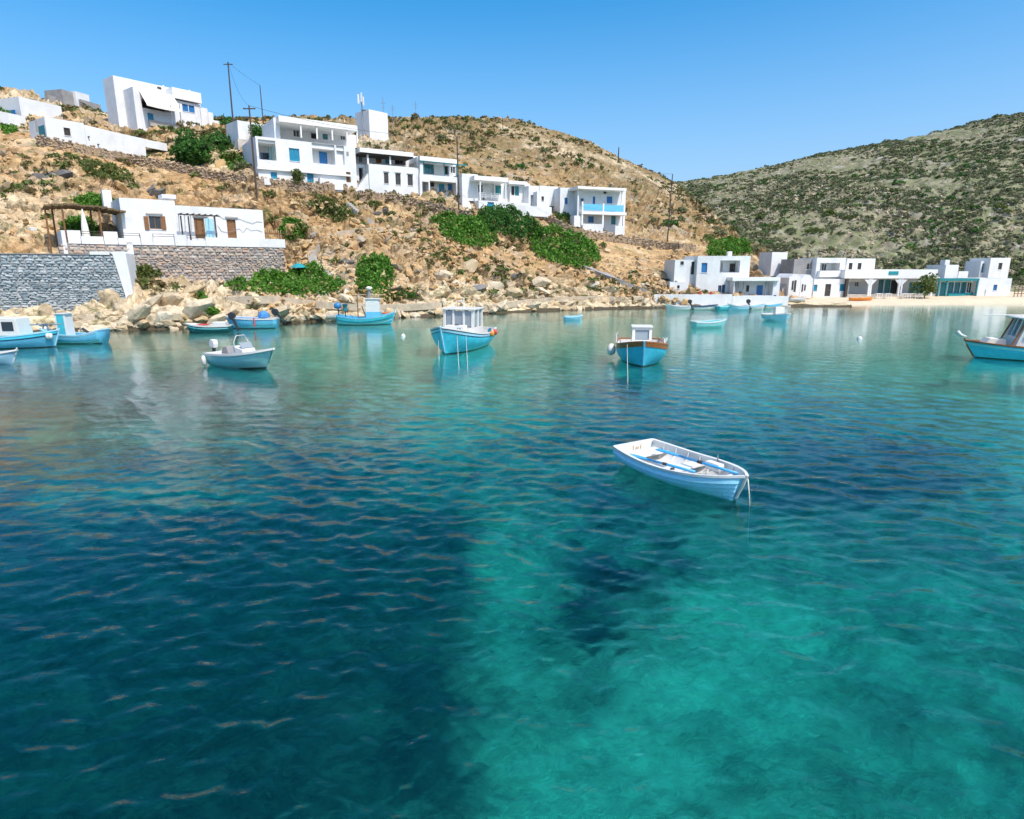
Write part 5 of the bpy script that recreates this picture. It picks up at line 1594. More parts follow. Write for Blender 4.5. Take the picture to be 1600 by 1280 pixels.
# ------------------------------------------------------------------ boats (bow towards +x, origin on the waterline)
class Hull:
    def __init__(self, L, B, stern_z, mid_z, bow_z, draft=0.35, stern_w=0.7, rake=0.5, full=2.2, stern_rake=0.0, floor=0.08):
        self.L, self.B, self.zs, self.zm, self.zb, self.draft = L, B, stern_z, mid_z, bow_z, draft
        self.sw, self.rake, self.full, self.srake = stern_w, rake, full, stern_rake
    def half(self, t):
        if t < .42:
            return self.B / 2 * (self.sw + (1 - self.sw) * math.sin(math.pi / 2 * t / .42) ** .8)
        return self.B / 2 * max(0.012, (1 - ((t - .42) / .58) ** self.full)) ** .8
    def sheer(self, t):
        a = self.zm
        return a + (self.zs - a) * max(0, (.45 - t) / .45) ** 2 + (self.zb - a) * max(0, (t - .3) / .7) ** 2
    def keel(self, t):
        return -self.draft * (1 - (.75 * max(0, (t - .7) / .3) ** 2) - .35 * max(0, (.2 - t) / .2))
    def p(self, t, s, side=1, out=0.0):
        """t stern to bow, s sheer (0) to keel (1)"""
        pw = 3.0 - 1.75 * max(0, (t - .5) / .5) ** 1.3
        flare = 1 + .0 * s
        y = (self.half(t) * (1 - s ** pw) * flare + out) * side
        z = self.sheer(t) + (self.keel(t) - self.sheer(t)) * s
        x = -self.L / 2 + self.L * t - self.rake * s * t ** 5 + self.srake * s * max(0, (.15 - t) / .15)
        return Vector((x + out * (t ** 8), y, z))
    def strip(self, mb, s0, s1, out0, out1=None, t0=0.0, t1=1.0, nt_=30, ns=3, sides=(1, -1)):
        out1 = out0 if out1 is None else out1
        for side in sides:
            g = [[self.p(t0 + (t1 - t0) * i / nt_, s0 + (s1 - s0) * j / ns, side, out0 + (out1 - out0) * j / ns) for j in range(ns + 1)] for i in range(nt_ + 1)]
            for i in range(nt_):
                for j in range(ns):
                    q_ = (g[i][j], g[i + 1][j], g[i + 1][j + 1], g[i][j + 1])
                    mb.quad(*(q_ if side > 0 else q_[::-1]))
        return mb
    def shell(self, root, mat, name='hull'):
        mb = MB(); self.strip(mb, 0, 1, 0, 0, 0, 1, 30, 10)
        # transom
        n = 10
        for j in range(n):
            a, b_ = self.p(0, j / n, 1), self.p(0, (j + 1) / n, 1)
            mb.quad(a, b_, (b_.x, -b_.y, b_.z), (a.x, -a.y, a.z))
        return mb.build(name, mat, root, True)
    def s_at(self, t, z):
        a, k = self.sheer(t), self.keel(t)
        return max(0.0, min(.98, (a - z) / (a - k)))
    def deck(self, root, mat, drop=0.12, t0=0.0, t1=0.985, name='deck', zfix=None):
        mb = MB(); n = 26
        for i in range(n):
            ta, tb = t0 + (t1 - t0) * i / n, t0 + (t1 - t0) * (i + 1) / n
            za = self.sheer(ta) - drop if zfix is None else zfix
            zb = self.sheer(tb) - drop if zfix is None else zfix
            a, b_ = self.p(ta, self.s_at(ta, za), 1, -.03), self.p(tb, self.s_at(tb, zb), 1, -.03)
            mb.quad(a, b_, (b_.x, -b_.y, b_.z), (a.x, -a.y, a.z))
        return mb.build(name, mat, root)
    def inside(self, root, mat, floor, name='inner_hull', t1=.985, thick=.035):
        mb = MB(); n = 28
        ns = 4
        for side in (1, -1):
            g = []
            for i in range(n + 1):
                t = .004 + (t1 - .004) * i / n
                se = self.s_at(t, floor)
                g.append([self.p(t, se * j / ns, side, -min(thick, self.half(t) * .6)) for j in range(ns + 1)])
            for i in range(n):
                for j in range(ns):
                    mb.quad(g[i][j], g[i][j + 1], g[i + 1][j + 1], g[i + 1][j])
        a, b_ = self.p(0, 0), self.p(0, self.s_at(0, floor))
        mb.quad((a.x + .05, a.y - thick, a.z), (b_.x + .05, b_.y - thick, b_.z), (b_.x + .05, -b_.y + thick, b_.z), (a.x + .05, -a.y + thick, a.z))
        o = mb.build(name, mat, root, True)
        self.deck(root, mat, 0, .004, t1, 'floor', floor)
        return o
    def gunwale(self, root, mat, w=.07, h=.05, name='gunwale', transom=True):
        mb = MB(); n = 30
        for side in (1, -1):
            ring = []
            for i in range(n + 1):
                t = i / n
                p = self.p(t, 0, side)
                wi = min(w * .6, self.half(t) * .8)
                o_, i_ = p + Vector((0, side * w * .45, 0)), p - Vector((0, side * wi, 0))
                if t > .99:
                    o_.x += .03
                ring.append([o_ - Vector((0, 0, h * .6)), o_ + Vector((0, 0, h * .5)), i_ + Vector((0, 0, h * .5)), i_ - Vector((0, 0, h * .6))])
            for i in range(n):
                for j in range(4):
                    k = (j + 1) % 4
                    mb.quad(ring[i][j], ring[i][k], ring[i + 1][k], ring[i + 1][j])
            mb.quad(*ring[0]); mb.quad(*ring[n])
        if transom:
            a = self.p(0, 0)
            mb.box(a.x - .03, a.x + .06, -a.y, a.y, a.z - h * .6, a.z + h * .5)
        return mb.build(name, mat, root)
    def rub(self, root, mat, s0, s1, out=.02, name='stripe', t0=0.0, t1=1.0):
        return self.strip(MB(), s0, s1, out, out, t0, t1, 30, 1).build(name, mat, root, True)
    def waterline(self, root, mat, h=.07):
        mb = MB(); n = 30
        for side in (1, -1):
            for i in range(n):
                ta, tb = i / n, (i + 1) / n
                q4 = [self.p(t_, min(.97, self.s_at(t_, z_)), side, .008) for t_, z_ in ((ta, h), (tb, h), (tb, -.12), (ta, -.12))]
                mb.quad(*(q4 if side > 0 else q4[::-1]))
        return mb.build('waterline_shadow', mat, root, True)  # dark strip painting the shadow line where hull meets water
    def stem(self, root, mat, w=.05, name='stem_post', top=.12):
        mb = MB(); pts_ = [self.p(1, s) for s in (0, .3, .6, .85)]
        pts_ = [Vector((p.x + .03, 0, p.z)) for p in pts_]
        pts_[0].z += top
        mb.tube(pts_, [w, w, w * .9, w * .8], 6)
        return mb.build(name, mat, root)

def heading(w, deg):
    return R(deg)

def outboard(root, x, y, z, tilt, mat='black_rubber', s=1.0, name='outboard_motor'):
    """an outboard clamped on the transom; tilt lifts the leg out of the water"""
    ct, st = math.cos(tilt), math.sin(tilt)
    def q_(a, b_):  # a astern, b down, turned about the clamp
        return (x - (a * ct + b_ * st) * s, z - (b_ * ct - a * st) * s)
    mb = MB()
    prof = [(0.02, -.12), (.40, -.16), (.46, -.42), (.30, -.62), (.05, -.58), (-.02, -.35)]
    mb.prism([q_(a, b_) for a, b_ in prof], y - .16 * s, y + .16 * s)
    o = mb.build(name, M[mat], root, bevel=.03 * s)
    mb = MB().prism([q_(a, b_) for a, b_ in ((.10, -.12), (.30, -.12), (.27, .55), (.34, .75), (.10, .78), (.14, .5))], y - .05 * s, y + .05 * s)
    mb.build('motor_leg', M['metal_dark'], o)
    a = q_(.36, .66)
    pr_ = MB()
    for k in range(3):
        t = k * 2.094
        pr_.box(a[0] - .02, a[0] + .02, y + math.cos(t) * .08 - .05, y + math.cos(t) * .08 + .05, a[1] + math.sin(t) * .1 - .05, a[1] + math.sin(t) * .1 + .05)
    pr_.build('propeller', M['metal_dark'], o)
    return o

def boat(name, label, px, py, deg, group=None, cat='boat'):
    w = W(px, py)
    e = empty(name, (w.x, w.y, 0), R(deg))
    return tag(e, label, cat, group)

def rope(name, label, pts_, r=.02, mat='rope', parent=None):
    o = MB().tube(pts_, r, 5).build(name, M[mat], parent, True)
    if parent is None:
        tag(o, label, 'rope')
    return o

def wheelhouse(root, x0, x1, w, z0, z1, glassmat='glass', mat='boat_white', roof_over=.12, front_rake=.15, dado=None):
    """cabin with framed panes on four sides; returns the cabin part"""
    mb = MB()
    hw = w / 2
    zw = z0 + (z1 - z0) * .48
    t = .085
    mb.prism([(x0, z0), (x1, z0), (x1 - front_rake * .48, zw), (x0, zw)], -hw, hw)
    xt = x1 - front_rake
    for x in (x0 + t, (x0 + xt) / 2, xt - t):
        for y in (-hw + t, hw - t):
            xb = x + (front_rake * .5 if x == xt - t else 0)
            mb.prism([(xb - t, zw), (xb + t, zw), (x + t, z1), (x - t, z1)], y - t, y + t)
    for y in (0,) if w < 1.3 else (-w * .17, w * .17):
        mb.prism([(xt - t + front_rake * .5 - t, zw), (xt - t + front_rake * .5 + t, zw), (xt, z1), (xt - 2 * t, z1)], y - t * .8, y + t * .8)
    c = mb.build('cabin', M[mat], root, bevel=.012)
    rb = MB().box(x0 - roof_over, xt + roof_over, -hw - roof_over * .7, hw + roof_over * .7, z1 + .003, z1 + .09)
    rb.build('cabin_roof', M[mat], root, bevel=.025)
    gl = MB()
    for y in (-hw + t, hw - t):
        for xa, xb in ((x0 + 2 * t, (x0 + xt) / 2 - t), ((x0 + xt) / 2 + t, xt - 2 * t)):
            MB().box(xa + .01, xb - .01, y - .012, y + .012, zw + .06, z1 - .06).build('window', M[glassmat], c)
    ys = [-hw + 2 * t, 0, hw - 2 * t] if w < 1.3 else [-hw + 2 * t, -w * .17, w * .17, hw - 2 * t]
    for ya, yb in zip(ys, ys[1:]):
        MB().prism([(xt - t + front_rake * .42, zw + .07), (xt - t + front_rake * .42 + .02, zw + .07), (xt - t + .03, z1 - .06), (xt - t + .01, z1 - .06)], ya + .05, yb - .05).build('window', M[glassmat], c)
    if dado:
        MB().prism([(x0 - .012, z0 + .02), (x1 + .014, z0 + .02), (x1 - front_rake * .3 + .012, zw - (zw - z0) * .35), (x0 - .012, zw - (zw - z0) * .35)], -hw - .012, hw + .012).build('dado', M[dado], c)
    return c

# --- 1: the rowing dinghy nearest the camera
pb, pstn = W(1158, 786), W(962, 716)
c_ = (W(1150, 770) + W(985, 728)) / 2
bowp, sternp = W(1166, 747, .62), W(989, 693, .50)
L_ = math.hypot(bowp.x - sternp.x, bowp.y - sternp.y)
dg = empty('rowing_dinghy', ((bowp.x + sternp.x) / 2, (bowp.y + sternp.y) / 2, 0), math.atan2(bowp.y - sternp.y, bowp.x - sternp.x))
tag(dg, 'white and pale blue wooden dinghy with two blue oars, alone in the open water', 'dinghy')
H1 = Hull(L_ * .99, 1.72, .52, .46, .66, .12, .80, .28, 2.5, .1)
H1.shell(dg, M['dinghy_blue'])
np_ = 5
for side in (1, -1):
    for k in range(np_):
        s0, s1 = .06 + k * .86 / np_, .06 + (k + 1.12) * .86 / np_
        pm = H1.strip(MB(), s0, s1, .006, .058, 0.0, .985, 30, 2, (side,))
        H1.strip(pm, s1, s1 - .002, .058, .0, 0.0, .985, 30, 1, (side,)).build('plank', M['dinghy_blue'], dg)
H1.inside(dg, M['boat_white'], .10)
H1.gunwale(dg, M['boat_white'], .085, .05)
H1.stem(dg, M['boat_white'], .045, 'stem_post', .04)
for k in range(7):                                   # frames and thwarts
    t = .12 + k * .11
    z1 = H1.sheer(t) - .05
    for side in (1, -1):
        a, b_ = H1.p(t, .02, side, -.05), H1.p(t, H1.s_at(t, .11), side, -.06)
        m_ = H1.p(t, H1.s_at(t, .28), side, -.055)
        MB().tube([a, m_, b_], .018, 4).build('rib', M['boat_white'], dg)
def thwart(t0, t1, z, name='thwart', t=.035):
    mb = MB()
    a, b_ = H1.p(t0, H1.s_at(t0, z), 1, -.05), H1.p(t1, H1.s_at(t1, z), 1, -.05)
    pts4 = [(a.x, -a.y), (b_.x, -b_.y), (b_.x, b_.y), (a.x, a.y)]
    mb.poly([(x, y, z) for x, y in pts4]); mb.poly([(x, y, z - t) for x, y in reversed(pts4)])
    for i in range(4):
        p, q_ = pts4[i], pts4[(i + 1) % 4]
        mb.quad((*p, z), (*p, z - t), (*q_, z - t), (*q_, z))
    return mb.build(name, M['boat_white'], dg)
thwart(.03, .17, .34, 'stern_seat'); thwart(.43, .53, .34); thwart(.80, .93, .40, 'bow_deck')
xm = -L_ / 2 + L_ * .48
MB().box(xm - .13, xm + .13, -.2, .2, .105, .30).build('seat_box', M['boat_white'], dg, bevel=.01)
def oar(parent, a, b_, label):
    a, b_ = Vector(a), Vector(b_)
    o = empty('oar', (0, 0, 0)); o.parent = None
    mw = dg.matrix_world if False else Matrix.Translation(dg.location) @ Matrix.Rotation(dg.rotation_euler.z, 4, 'Z')
    a, b_ = mw @ a, mw @ b_
    o.location = a
    b_ = b_ - a
    tag(o, label, 'oar', 'blue oars in the dinghy')
    d = b_.normalized(); n = d.cross(Vector((0, 0, 1))).normalized()
    Lb = b_.length
    MB().tube([Vector(), b_ * .70], [.036, .032], 7).build('shaft', M['oar_blue'], o, True)
    up = Vector((0, 0, 1))
    bl = MB()
    pr_ = [(.66, .034), (.75, .07), (.9, .085), (1.0, .075)]
    for (f0, w0), (f1, w1) in zip(pr_, pr_[1:]):
        p0, p1 = d * Lb * f0, d * Lb * f1
        for sgn in (1, -1):
            q4 = [p0 - n * w0 + up * .012 * sgn, p1 - n * w1 + up * .012 * sgn, p1 + n * w1 + up * .012 * sgn, p0 + n * w0 + up * .012 * sgn]
            bl.quad(*(q4 if sgn < 0 else q4[::-1]))
        for sg in (1, -1):
            bl.quad(p0 + n * w0 * sg + up * .012, p1 + n * w1 * sg + up * .012, p1 + n * w1 * sg - up * .012, p0 + n * w0 * sg - up * .012)
    e_ = d * Lb
    bl.quad(e_ - n * .06 + up * .012, e_ + n * .06 + up * .012, e_ + n * .06 - up * .012, e_ - n * .06 - up * .012)
    bl.build('blade', M['oar_blue'], o)
    MB().tube([d * Lb * .40, d * Lb * .46], [.042, .042], 7).build('collar', M['wood_dark'], o)
    return o
dg_m = Matrix.Translation(dg.location) @ Matrix.Rotation(dg.rotation_euler.z, 4, 'Z')
inv = dg_m.inverted()
def dloc(px, py, z):
    return inv @ W(px, py, z)
oar(dg, dloc(1086, 737.5, .47), dloc(982, 710, .46), 'blue oar resting along the near side of the white dinghy')
oar(dg, dloc(1152, 740, .55), dloc(1027, 702, .50), 'blue oar resting along the far side of the white dinghy')
xr_, yr_ = .42, .74
rl = MB().tube([(xr_, yr_, .42), (xr_, yr_, .66)], .018, 6)
rl.build('rowlock', M['metal'], dg)
MB().tube([dloc(1052, 734, .5) + Vector((0, 0, -.06)), dloc(1052, 734, .5) + Vector((0, 0, .05))], .03, 6).build('rowlock', M['wood_dark'], dg)
a_ = dloc(1050, 735, .5)
MB().lathe([(.035, 0), (.05, .03), (.035, .06)], 8, tuple(a_)).build('oar_strap', M['wood_dark'], dg)
p1_ = dloc(1103, 707, .52)
MB().box(.28, .74, .42, .64, .34, .53).build('stowed_cloth', M['boat_white'], dg, bevel=.05)
rb_ = dg_m @ Vector((L_ / 2 + .06, -.02, .62))
end_ = W(1168, 850, -3.0)
rope('mooring_rope', 'thin pale mooring rope hanging from the white dinghy bow into the water', [rb_, rb_ + Vector((.04, -.03, -.3)), Vector((rb_.x + .07, rb_.y - .05, 0)), Vector((rb_.x + .07, rb_.y - .05, 0)).lerp(end_, .3), end_], .013)
# worn brown figures on the inner transom
tx = -L_ / 2 * .99 + .092
for i, (y, zz, hh) in enumerate(((.20, .365, .13), (.10, .36, .09), (.03, .36, .10), (-.07, .36, .14))):
    mb = MB()
    mb.box(tx, tx + .006, y - .012, y + .012, zz, zz + hh)
    mb.box(tx, tx + .006, y - .03, y - .0085, zz, zz + .015) if i % 2 == 0 else mb.box(tx, tx + .006, y + .0085, y + .028, zz + hh - .03, zz + hh - .012)
    mb.build('painted_mark', M['wood_pale'], dg)

MG = 'boats moored in the bay'
# --- 2: small white and sea green motor boat
b2 = boat('motor_boat', 'small sea green and white open motor boat with a windscreen hoop, near the western shore', 383, 574, -163, MG)
b2.rotation_euler = (0, R(-2), R(-28))
H2 = Hull(4.5, 1.85, .72, .72, 1.02, .3, .85, .7, 2.5)
b2.location = W(384, 573)
H2.shell(b2, M['boat_seagreen']); H2.rub(b2, M['stripe_dark'], .015, .045, .012); H2.rub(b2, M['boat_white'], .66, .69, .02, 'spray_rail', .15, .98)
H2.inside(b2, M['boat_white'], .25); H2.gunwale(b2, M['boat_white'], .16, .10)
H2.deck(b2, M['boat_white'], .0, .66, .985, 'foredeck')
MB().prism([(-.5, .25), (.5, .25), (.40, .98), (-.3, 1.15), (-.45, 1.0)], -.42, .42).build('console', M['boat_white'], b2, bevel=.05)
MB().tube([(-.1, -.45, .9), (-.15, -.45, 1.35), (-.15, -.25, 1.68), (-.15, .25, 1.68), (-.15, .45, 1.35), (-.1, .45, .9)], .022, 6).build('hoop', M['boat_white'], b2, True)
MB().prism([(.30, 1.03), (.33, 1.03), (.14, 1.32), (.11, 1.32)], -.36, .36).build('windscreen', M['glass_grey'], b2)
MB().prism([(-1.3, .25), (-.8, .25), (-.75, .75), (-.85, 1.12), (-1.15, 1.08), (-1.3, .8)], -.4, .4).build('seat', M['plaster_grey'], b2, bevel=.05)
outboard(b2, -2.25, 0, .85, .1, 'boat_white', .9)
a_ = H2.p(.75, .06, -1, .1)
MB().lathe([(.02, 0), (.11, .08), (.13, .35), (.09, .52), (.03, .56)], 9, (-2.05, -.98, .1)).build('fender', M['boat_white'], b2, True)

M['weed_shade'] = simple('hull_shadow_line', (0.05, 0.09, 0.06), 0.8, 0.4, 6, 0.2)  # dark tone that paints the shadow along hull waterlines
def mooring(px_top, py_top, D_, px_bot, py_bot, label):
    a = P(px_top, py_top, D_)
    w = W(px_bot, py_bot)
    return rope('mooring_rope', label, [a, a.lerp(w, .5) + Vector((0, 0, -.05)), w, w + (w - a) * .25 + Vector((0, 0, -.5))], .013)

# --- 3: fishing boat, bow on, with the wheelhouse
b3 = boat('fishing_boat', 'turquoise fishing boat seen bow on, with dark stripes and a white framed wheelhouse', 716, 549, -104, MG)
b3.rotation_euler = (0, 0, R(-106))
H3 = Hull(7.0, 3.25, 1.1, 1.0, 1.72, .45, .8, .7, 2.8)
b3.location = W(721, 545)
H3.shell(b3, M['boat_blue']); H3.inside(b3, M['boat_white'], .35)
H3.rub(b3, M['stripe_dark'], .03, .055, .02); H3.rub(b3, M['boat_pale_blue'], .06, .135, .012, 'band'); H3.rub(b3, M['stripe_dark'], .14, .165, .02)
H3.gunwale(b3, M['boat_white'], .12, .08); H3.stem(b3, M['boat_pale_blue'], .07, 'stem_post', .05)
H3.deck(b3, M['boat_white'], .12, .45, .97, 'foredeck')
wheelhouse(b3, -1.35, .55, 2.1, .40, 2.55, 'glass_grey', 'boat_white', .1, .12)
MB().box(.56, 1.25, -.65, .65, .9, 1.62).build('hatch', M['boat_white'], b3, bevel=.05)
for y in (-.35, .25, .40):
    MB().box(1.252, 1.27, y - .03, y + .03, 1.2, 1.48).build('hatch_vent', M['wood_dark'], b3)
MB().lathe([(0, 0), (.16, .01), (.16, .05), (.0, .06)], 10, (0, 0, 0)).build('lamp', M['metal_dark'], b3).location = (1.0, .1, 1.65)
MB().tube([(-.6, 0, 2.58), (-.6, 0, 3.3)], .045, 6).build('mast', M['boat_white'], b3)
MB().tube([(-.6, -.55, 2.58), (-.6, -.55, 3.05), (-.6, .0, 3.1), (-.6, .0, 3.05)], .03, 5).build('mast_frame', M['boat_white'], b3)
for y in (.55, .75):
    MB().tube([(-.9, y, 2.58), (-.9, y, 2.85)], .02, 5).build('aerial', M['metal'], b3)
MB().tube([(-.2, -1.15, .8), (-.2, -1.15, 1.9), (-.1, -1.0, 2.1)], .035, 6).build('winch_post', M['wood_dark'], b3)
MB().lathe([(.05, -.12), (.24, -.12), (.2, 0), (.24, .12), (.05, .12)], 10, (-.15, -1.1, 2.15)).build('net_winch', M['metal_dark'], b3)
MB().tube([(-1.6, -1.25, .95), (-1.6, -1.3, 1.55), (-2.2, -1.25, 1.6), (-2.2, -1.2, .95)], .03, 5).build('stern_rail', M['wood_dark'], b3)
for t, s_ in ((.2, .25), (.32, .25)):
    a_ = H3.p(t, .0, 1, .02)
    MB().lathe([(.02, 0), (.13, .06), (.16, .25), (.10, .4)], 9, (a_.x, a_.y + .1, a_.z - .3)).build('fender', M['red'] if t < .3 else M['orange'], b3, True)
a_ = H3.p(.36, .0, 1)
MB().box(a_.x - .28, a_.x - .05, a_.y - .02, a_.y + .05, a_.z + .06, a_.z + .30).build('name_board', M['teal_trim'], b3)
MB().box(a_.x + .05, a_.x + .28, a_.y - .02, a_.y + .05, a_.z + .06, a_.z + .26).build('name_board', M['blue_shutter'], b3)
for (x0, y0, x1, y1), lb in zip(((685, 524, 686, 562), (714, 522, 717, 575), (728, 524, 731, 578)), ('white mooring rope on the west bow of the stripy turquoise fishing boat', 'white mooring rope in front of the stem of the stripy turquoise fishing boat', 'white mooring rope on the east bow of the stripy turquoise fishing boat')):
    mooring(x0, y0, b3.location.y - 2.6, x1, y1, lb)

# --- 4: blue boat with the brown gunwale
b4 = boat('fishing_boat', 'bright blue boat with a dark brown rim and small white cabin, seen bow on', 1003, 564, -100, MG)
b4.rotation_euler = (0, 0, R(-99)); b4.location = W(1001, 563)
H4 = Hull(5.6, 2.85, .95, .9, 1.40, .5, .85, .4, 3.6)
H4.shell(b4, M['boat_blue']); H4.inside(b4, M['boat_white'], .3)
H4.rub(b4, M['wood_warm'], .0, .17, .025, 'wooden_rim'); H4.gunwale(b4, M['wood_warm'], .11, .07)
H4.stem(b4, M['boat_lightblue'], .06, 'stem_post', .02)
H4.deck(b4, M['boat_white'], .06, .5, .97, 'foredeck')
cb = MB()
z0_, z1_ = 1.0, 1.88
cb.prism([(-.9, .5), (.3, .5), (.27, 1.2), (-.9, 1.2)], -.55, .55)
for y in (-.47, .47):
    cb.prism([(.07, 1.2), (.27, 1.2), (.10, z1_), (-.08, z1_)], y - .08, y + .08)
    cb.prism([(-.9, 1.2), (-.78, 1.2), (-.78, z1_), (-.9, z1_)], y - .06, y + .06)
cb.prism([(.05, z1_ - .13), (.13, z1_ - .13), (.10, z1_), (-.08, z1_)], -.39, .39)
o4 = cb.build('cabin', M['boat_white'], b4, bevel=.015)
MB().box(-1.0, .2, -.6, .6, z1_ + .003, z1_ + .08).build('cabin_roof', M['boat_white'], b4, bevel=.02)
MB().prism([(.14, 1.24), (.16, 1.24), (.06, z1_ - .14), (.04, z1_ - .14)], -.385, .385).build('window', M['glass_grey'], o4)
for s_, y in ((.3, -1.1), (.25, -1.22)):
    pass
a_ = H4.p(.42, 0, -1)
MB().lathe([(.03, 0), (.22, .1), (.28, .35), (.16, .6), (.05, .68)], 10, (a_.x, a_.y - .26, a_.z - .72)).build('fender', M['cream'], b4, True)
MB().tube([(a_.x, a_.y, a_.z), (a_.x, a_.y - .02, a_.z + .5), (a_.x, a_.y + .12, a_.z + .62)], .05, 6).build('thole_post', M['boat_white'], b4)
a_ = H4.p(.3, 0, 1)
MB().tube([(a_.x, a_.y, a_.z), (a_.x, a_.y + .08, a_.z + .3)], .07, 6).build('thole_post', M['boat_white'], b4)
MB().tube([H4.p(.75, 0, 1) + Vector((0, -.1, .05)), H4.p(.5, 0, 1) + Vector((0, -.15, .30)), H4.p(.25, 0, 1) + Vector((0, -.1, .25))], .03, 5).build('hand_rail', M['boat_white'], b4)
mooring(980, 538, b4.location.y - 2.3, 981, 596, 'thick pale mooring rope hanging from the brown rimmed blue boat')

# --- 5: blue boat cut by the picture's east edge
b5 = boat('fishing_boat', 'bright blue boat with wooden deck and a glazed white wheelhouse, cut by the picture edge', 1590, 562, 160, MG)
bw = W(1500, 545)
L5 = 8.2
dirv = Vector((math.cos(R(163)), math.sin(R(163))))
H5 = Hull(L5, 2.7, .85, .72, 1.0, .5, .8, .7, 2.4)
bowxy = W(1512, 558)
b5.location = (bowxy.x - dirv.x * L5 / 2 * .93, bowxy.y - dirv.y * L5 / 2 * .93, 0); b5.rotation_euler = (0, 0, R(163))
H5.shell(b5, M['boat_blue']); H5.inside(b5, M['boat_white'], .35); H5.rub(b5, M['wood_dark'], .0, .05, .025, 'wooden_rim'); H5.rub(b5, M['boat_seagreen'], .10, .19, .012, 'band')
H5.gunwale(b5, M['wood_warm'], .1, .07); H5.stem(b5, M['wood_warm'], .06)
H5.deck(b5, M['wood_pale'], .10, .5, .97, 'foredeck')
MB().prism([(2.15, .7), (3.2, .9), (3.0, 1.2), (2.2, 1.15)], -.45, .45).build('hatch', M['cream'], b5, bevel=.04)
wheelhouse(b5, -.8, 2.0, 1.8, .4, 2.35, 'glass_teal', 'boat_white', .35, .5)
for y in (-.85, .85):
    MB().tube([(2.08, y, .8), (1.52, y * .98, 2.33)], .05, 6).build('window_post', M['wood_warm'], b5)
MB().tube([(4.05, 0, 1.2), (4.35, 0, 1.3), (4.55, 0, 1.48)], [.05, .09, .13], 8).build('bowsprit_fender', M['boat_white'], b5, True)
MB().tube([(3.4, .1, 2.5), (-2.2, .1, 2.6)], .035, 6).build('boom', M['boat_white'], b5)
MB().box(1.2, 1.5, .92, 1.0, 1.3, 1.5).build('life_ring_box', M['red'], b5, bevel=.02)
MB().box(-.5, .0, .915, .95, 1.0, 1.15).build('vent', M['wood_dark'], b5)

# --- 6: blue fishing boat with white and blue wheelhouse
b6 = boat('fishing_boat', 'blue fishing boat with a tall white wheelhouse and yellow topped lamp, at the quay', 570, 506, -3, MG)
b6.rotation_euler = (0, 0, R(3)); b6.location = W(573, 507)
H6 = Hull(5.3, 1.9, .9, .62, 1.15, .4, .7, .45, 2.2)
H6.shell(b6, M['boat_teal']); H6.inside(b6, M['boat_lightblue'], .25); H6.rub(b6, M['boat_pale_blue'], .0, .10, .02, 'band'); H6.rub(b6, M['stripe_dark'], .32, .36, .015); H6.rub(b6, M['boat_white'], .50, .54, .012)
H6.gunwale(b6, M['boat_lightblue'], .1, .08); H6.stem(b6, M['boat_lightblue'], .06, 'stem_post', .25)
H6.deck(b6, M['boat_lightblue'], .1, .62, .97, 'foredeck')
cab = MB().prism([(.05, .3), (1.35, .3), (1.28, 2.35), (.05, 2.35)], -.5, .5).build('cabin', M['boat_white'], b6, bevel=.04)
MB().prism([(.035, .3), (1.365, .3), (1.352, 1.2), (.035, 1.2)], -.513, .513).build('dado', M['boat_lightblue'], cab)
MB().box(-.05, 1.42, -.58, .58, 2.353, 2.42).build('cabin_roof', M['boat_white'], b6)
MB().tube([(.3, 0, 2.42), (.38, 0, 3.2)], .12, 8).build('lamp_mast', M['metal'], b6)
for dx in (-.28, .3):
    MB().tube([(.38 + dx, 0, 2.42), (.38 + dx * .3, 0, 3.2)], .03, 5).build('mast_stay', M['metal'], b6)
MB().lathe([(.1, 0), (.28, .05), (.3, .22), (.12, .3)], 10, (.38, 0, 3.2)).build('lamp', M['cream'], b6, True)
MB().tube([(-1.2, .2, 2.75), (1.8, -.1, 2.72)], .045, 6).build('boom', M['wood_pale'], b6)
MB().tube([(-.75, 0, .3), (-.75, 0, 2.75)], .05, 6).build('pole', M['wood'], b6)
MB().tube([(-.3, -.3, 1.7), (.05, -.45, .7)], .05, 6).build('exhaust', M['metal_dark'], b6)
MB().lathe([(.06, -.3), (.3, -.2), (.36, 0), (.3, .2), (.06, .3)], 10, (-2.55, -.2, 1.75)).build('net_buoy', M['net_blue'], b6, True)
MB().lathe([(.05, -.35), (.26, -.3), (.18, 0), (.26, .3), (.05, .35)], 10, (-1.85, -.3, 1.6)).build('net_winch', M['boat_darkteal'], b6)
MB().tube([(-1.85, -.3, .6), (-1.85, -.3, 1.6), (-1.5, -.2, 2.3)], .05, 6).build('winch_arm', M['metal_dark'], b6)
MB().tube([(-2.5, -.2, .8), (-2.5, -.2, 1.7)], .05, 6).build('buoy_post', M['metal_dark'], b6)
ne = MB()
for k in range(14):
    ne.lathe([(.05, 0), (random.uniform(.15, .28), .08), (.05, .2)], 7, (1.75 + random.uniform(-.3, .5), random.uniform(-.3, .3), .75 + random.uniform(0, .25)))
ne.build('fishing_net', M['net_orange'], b6)

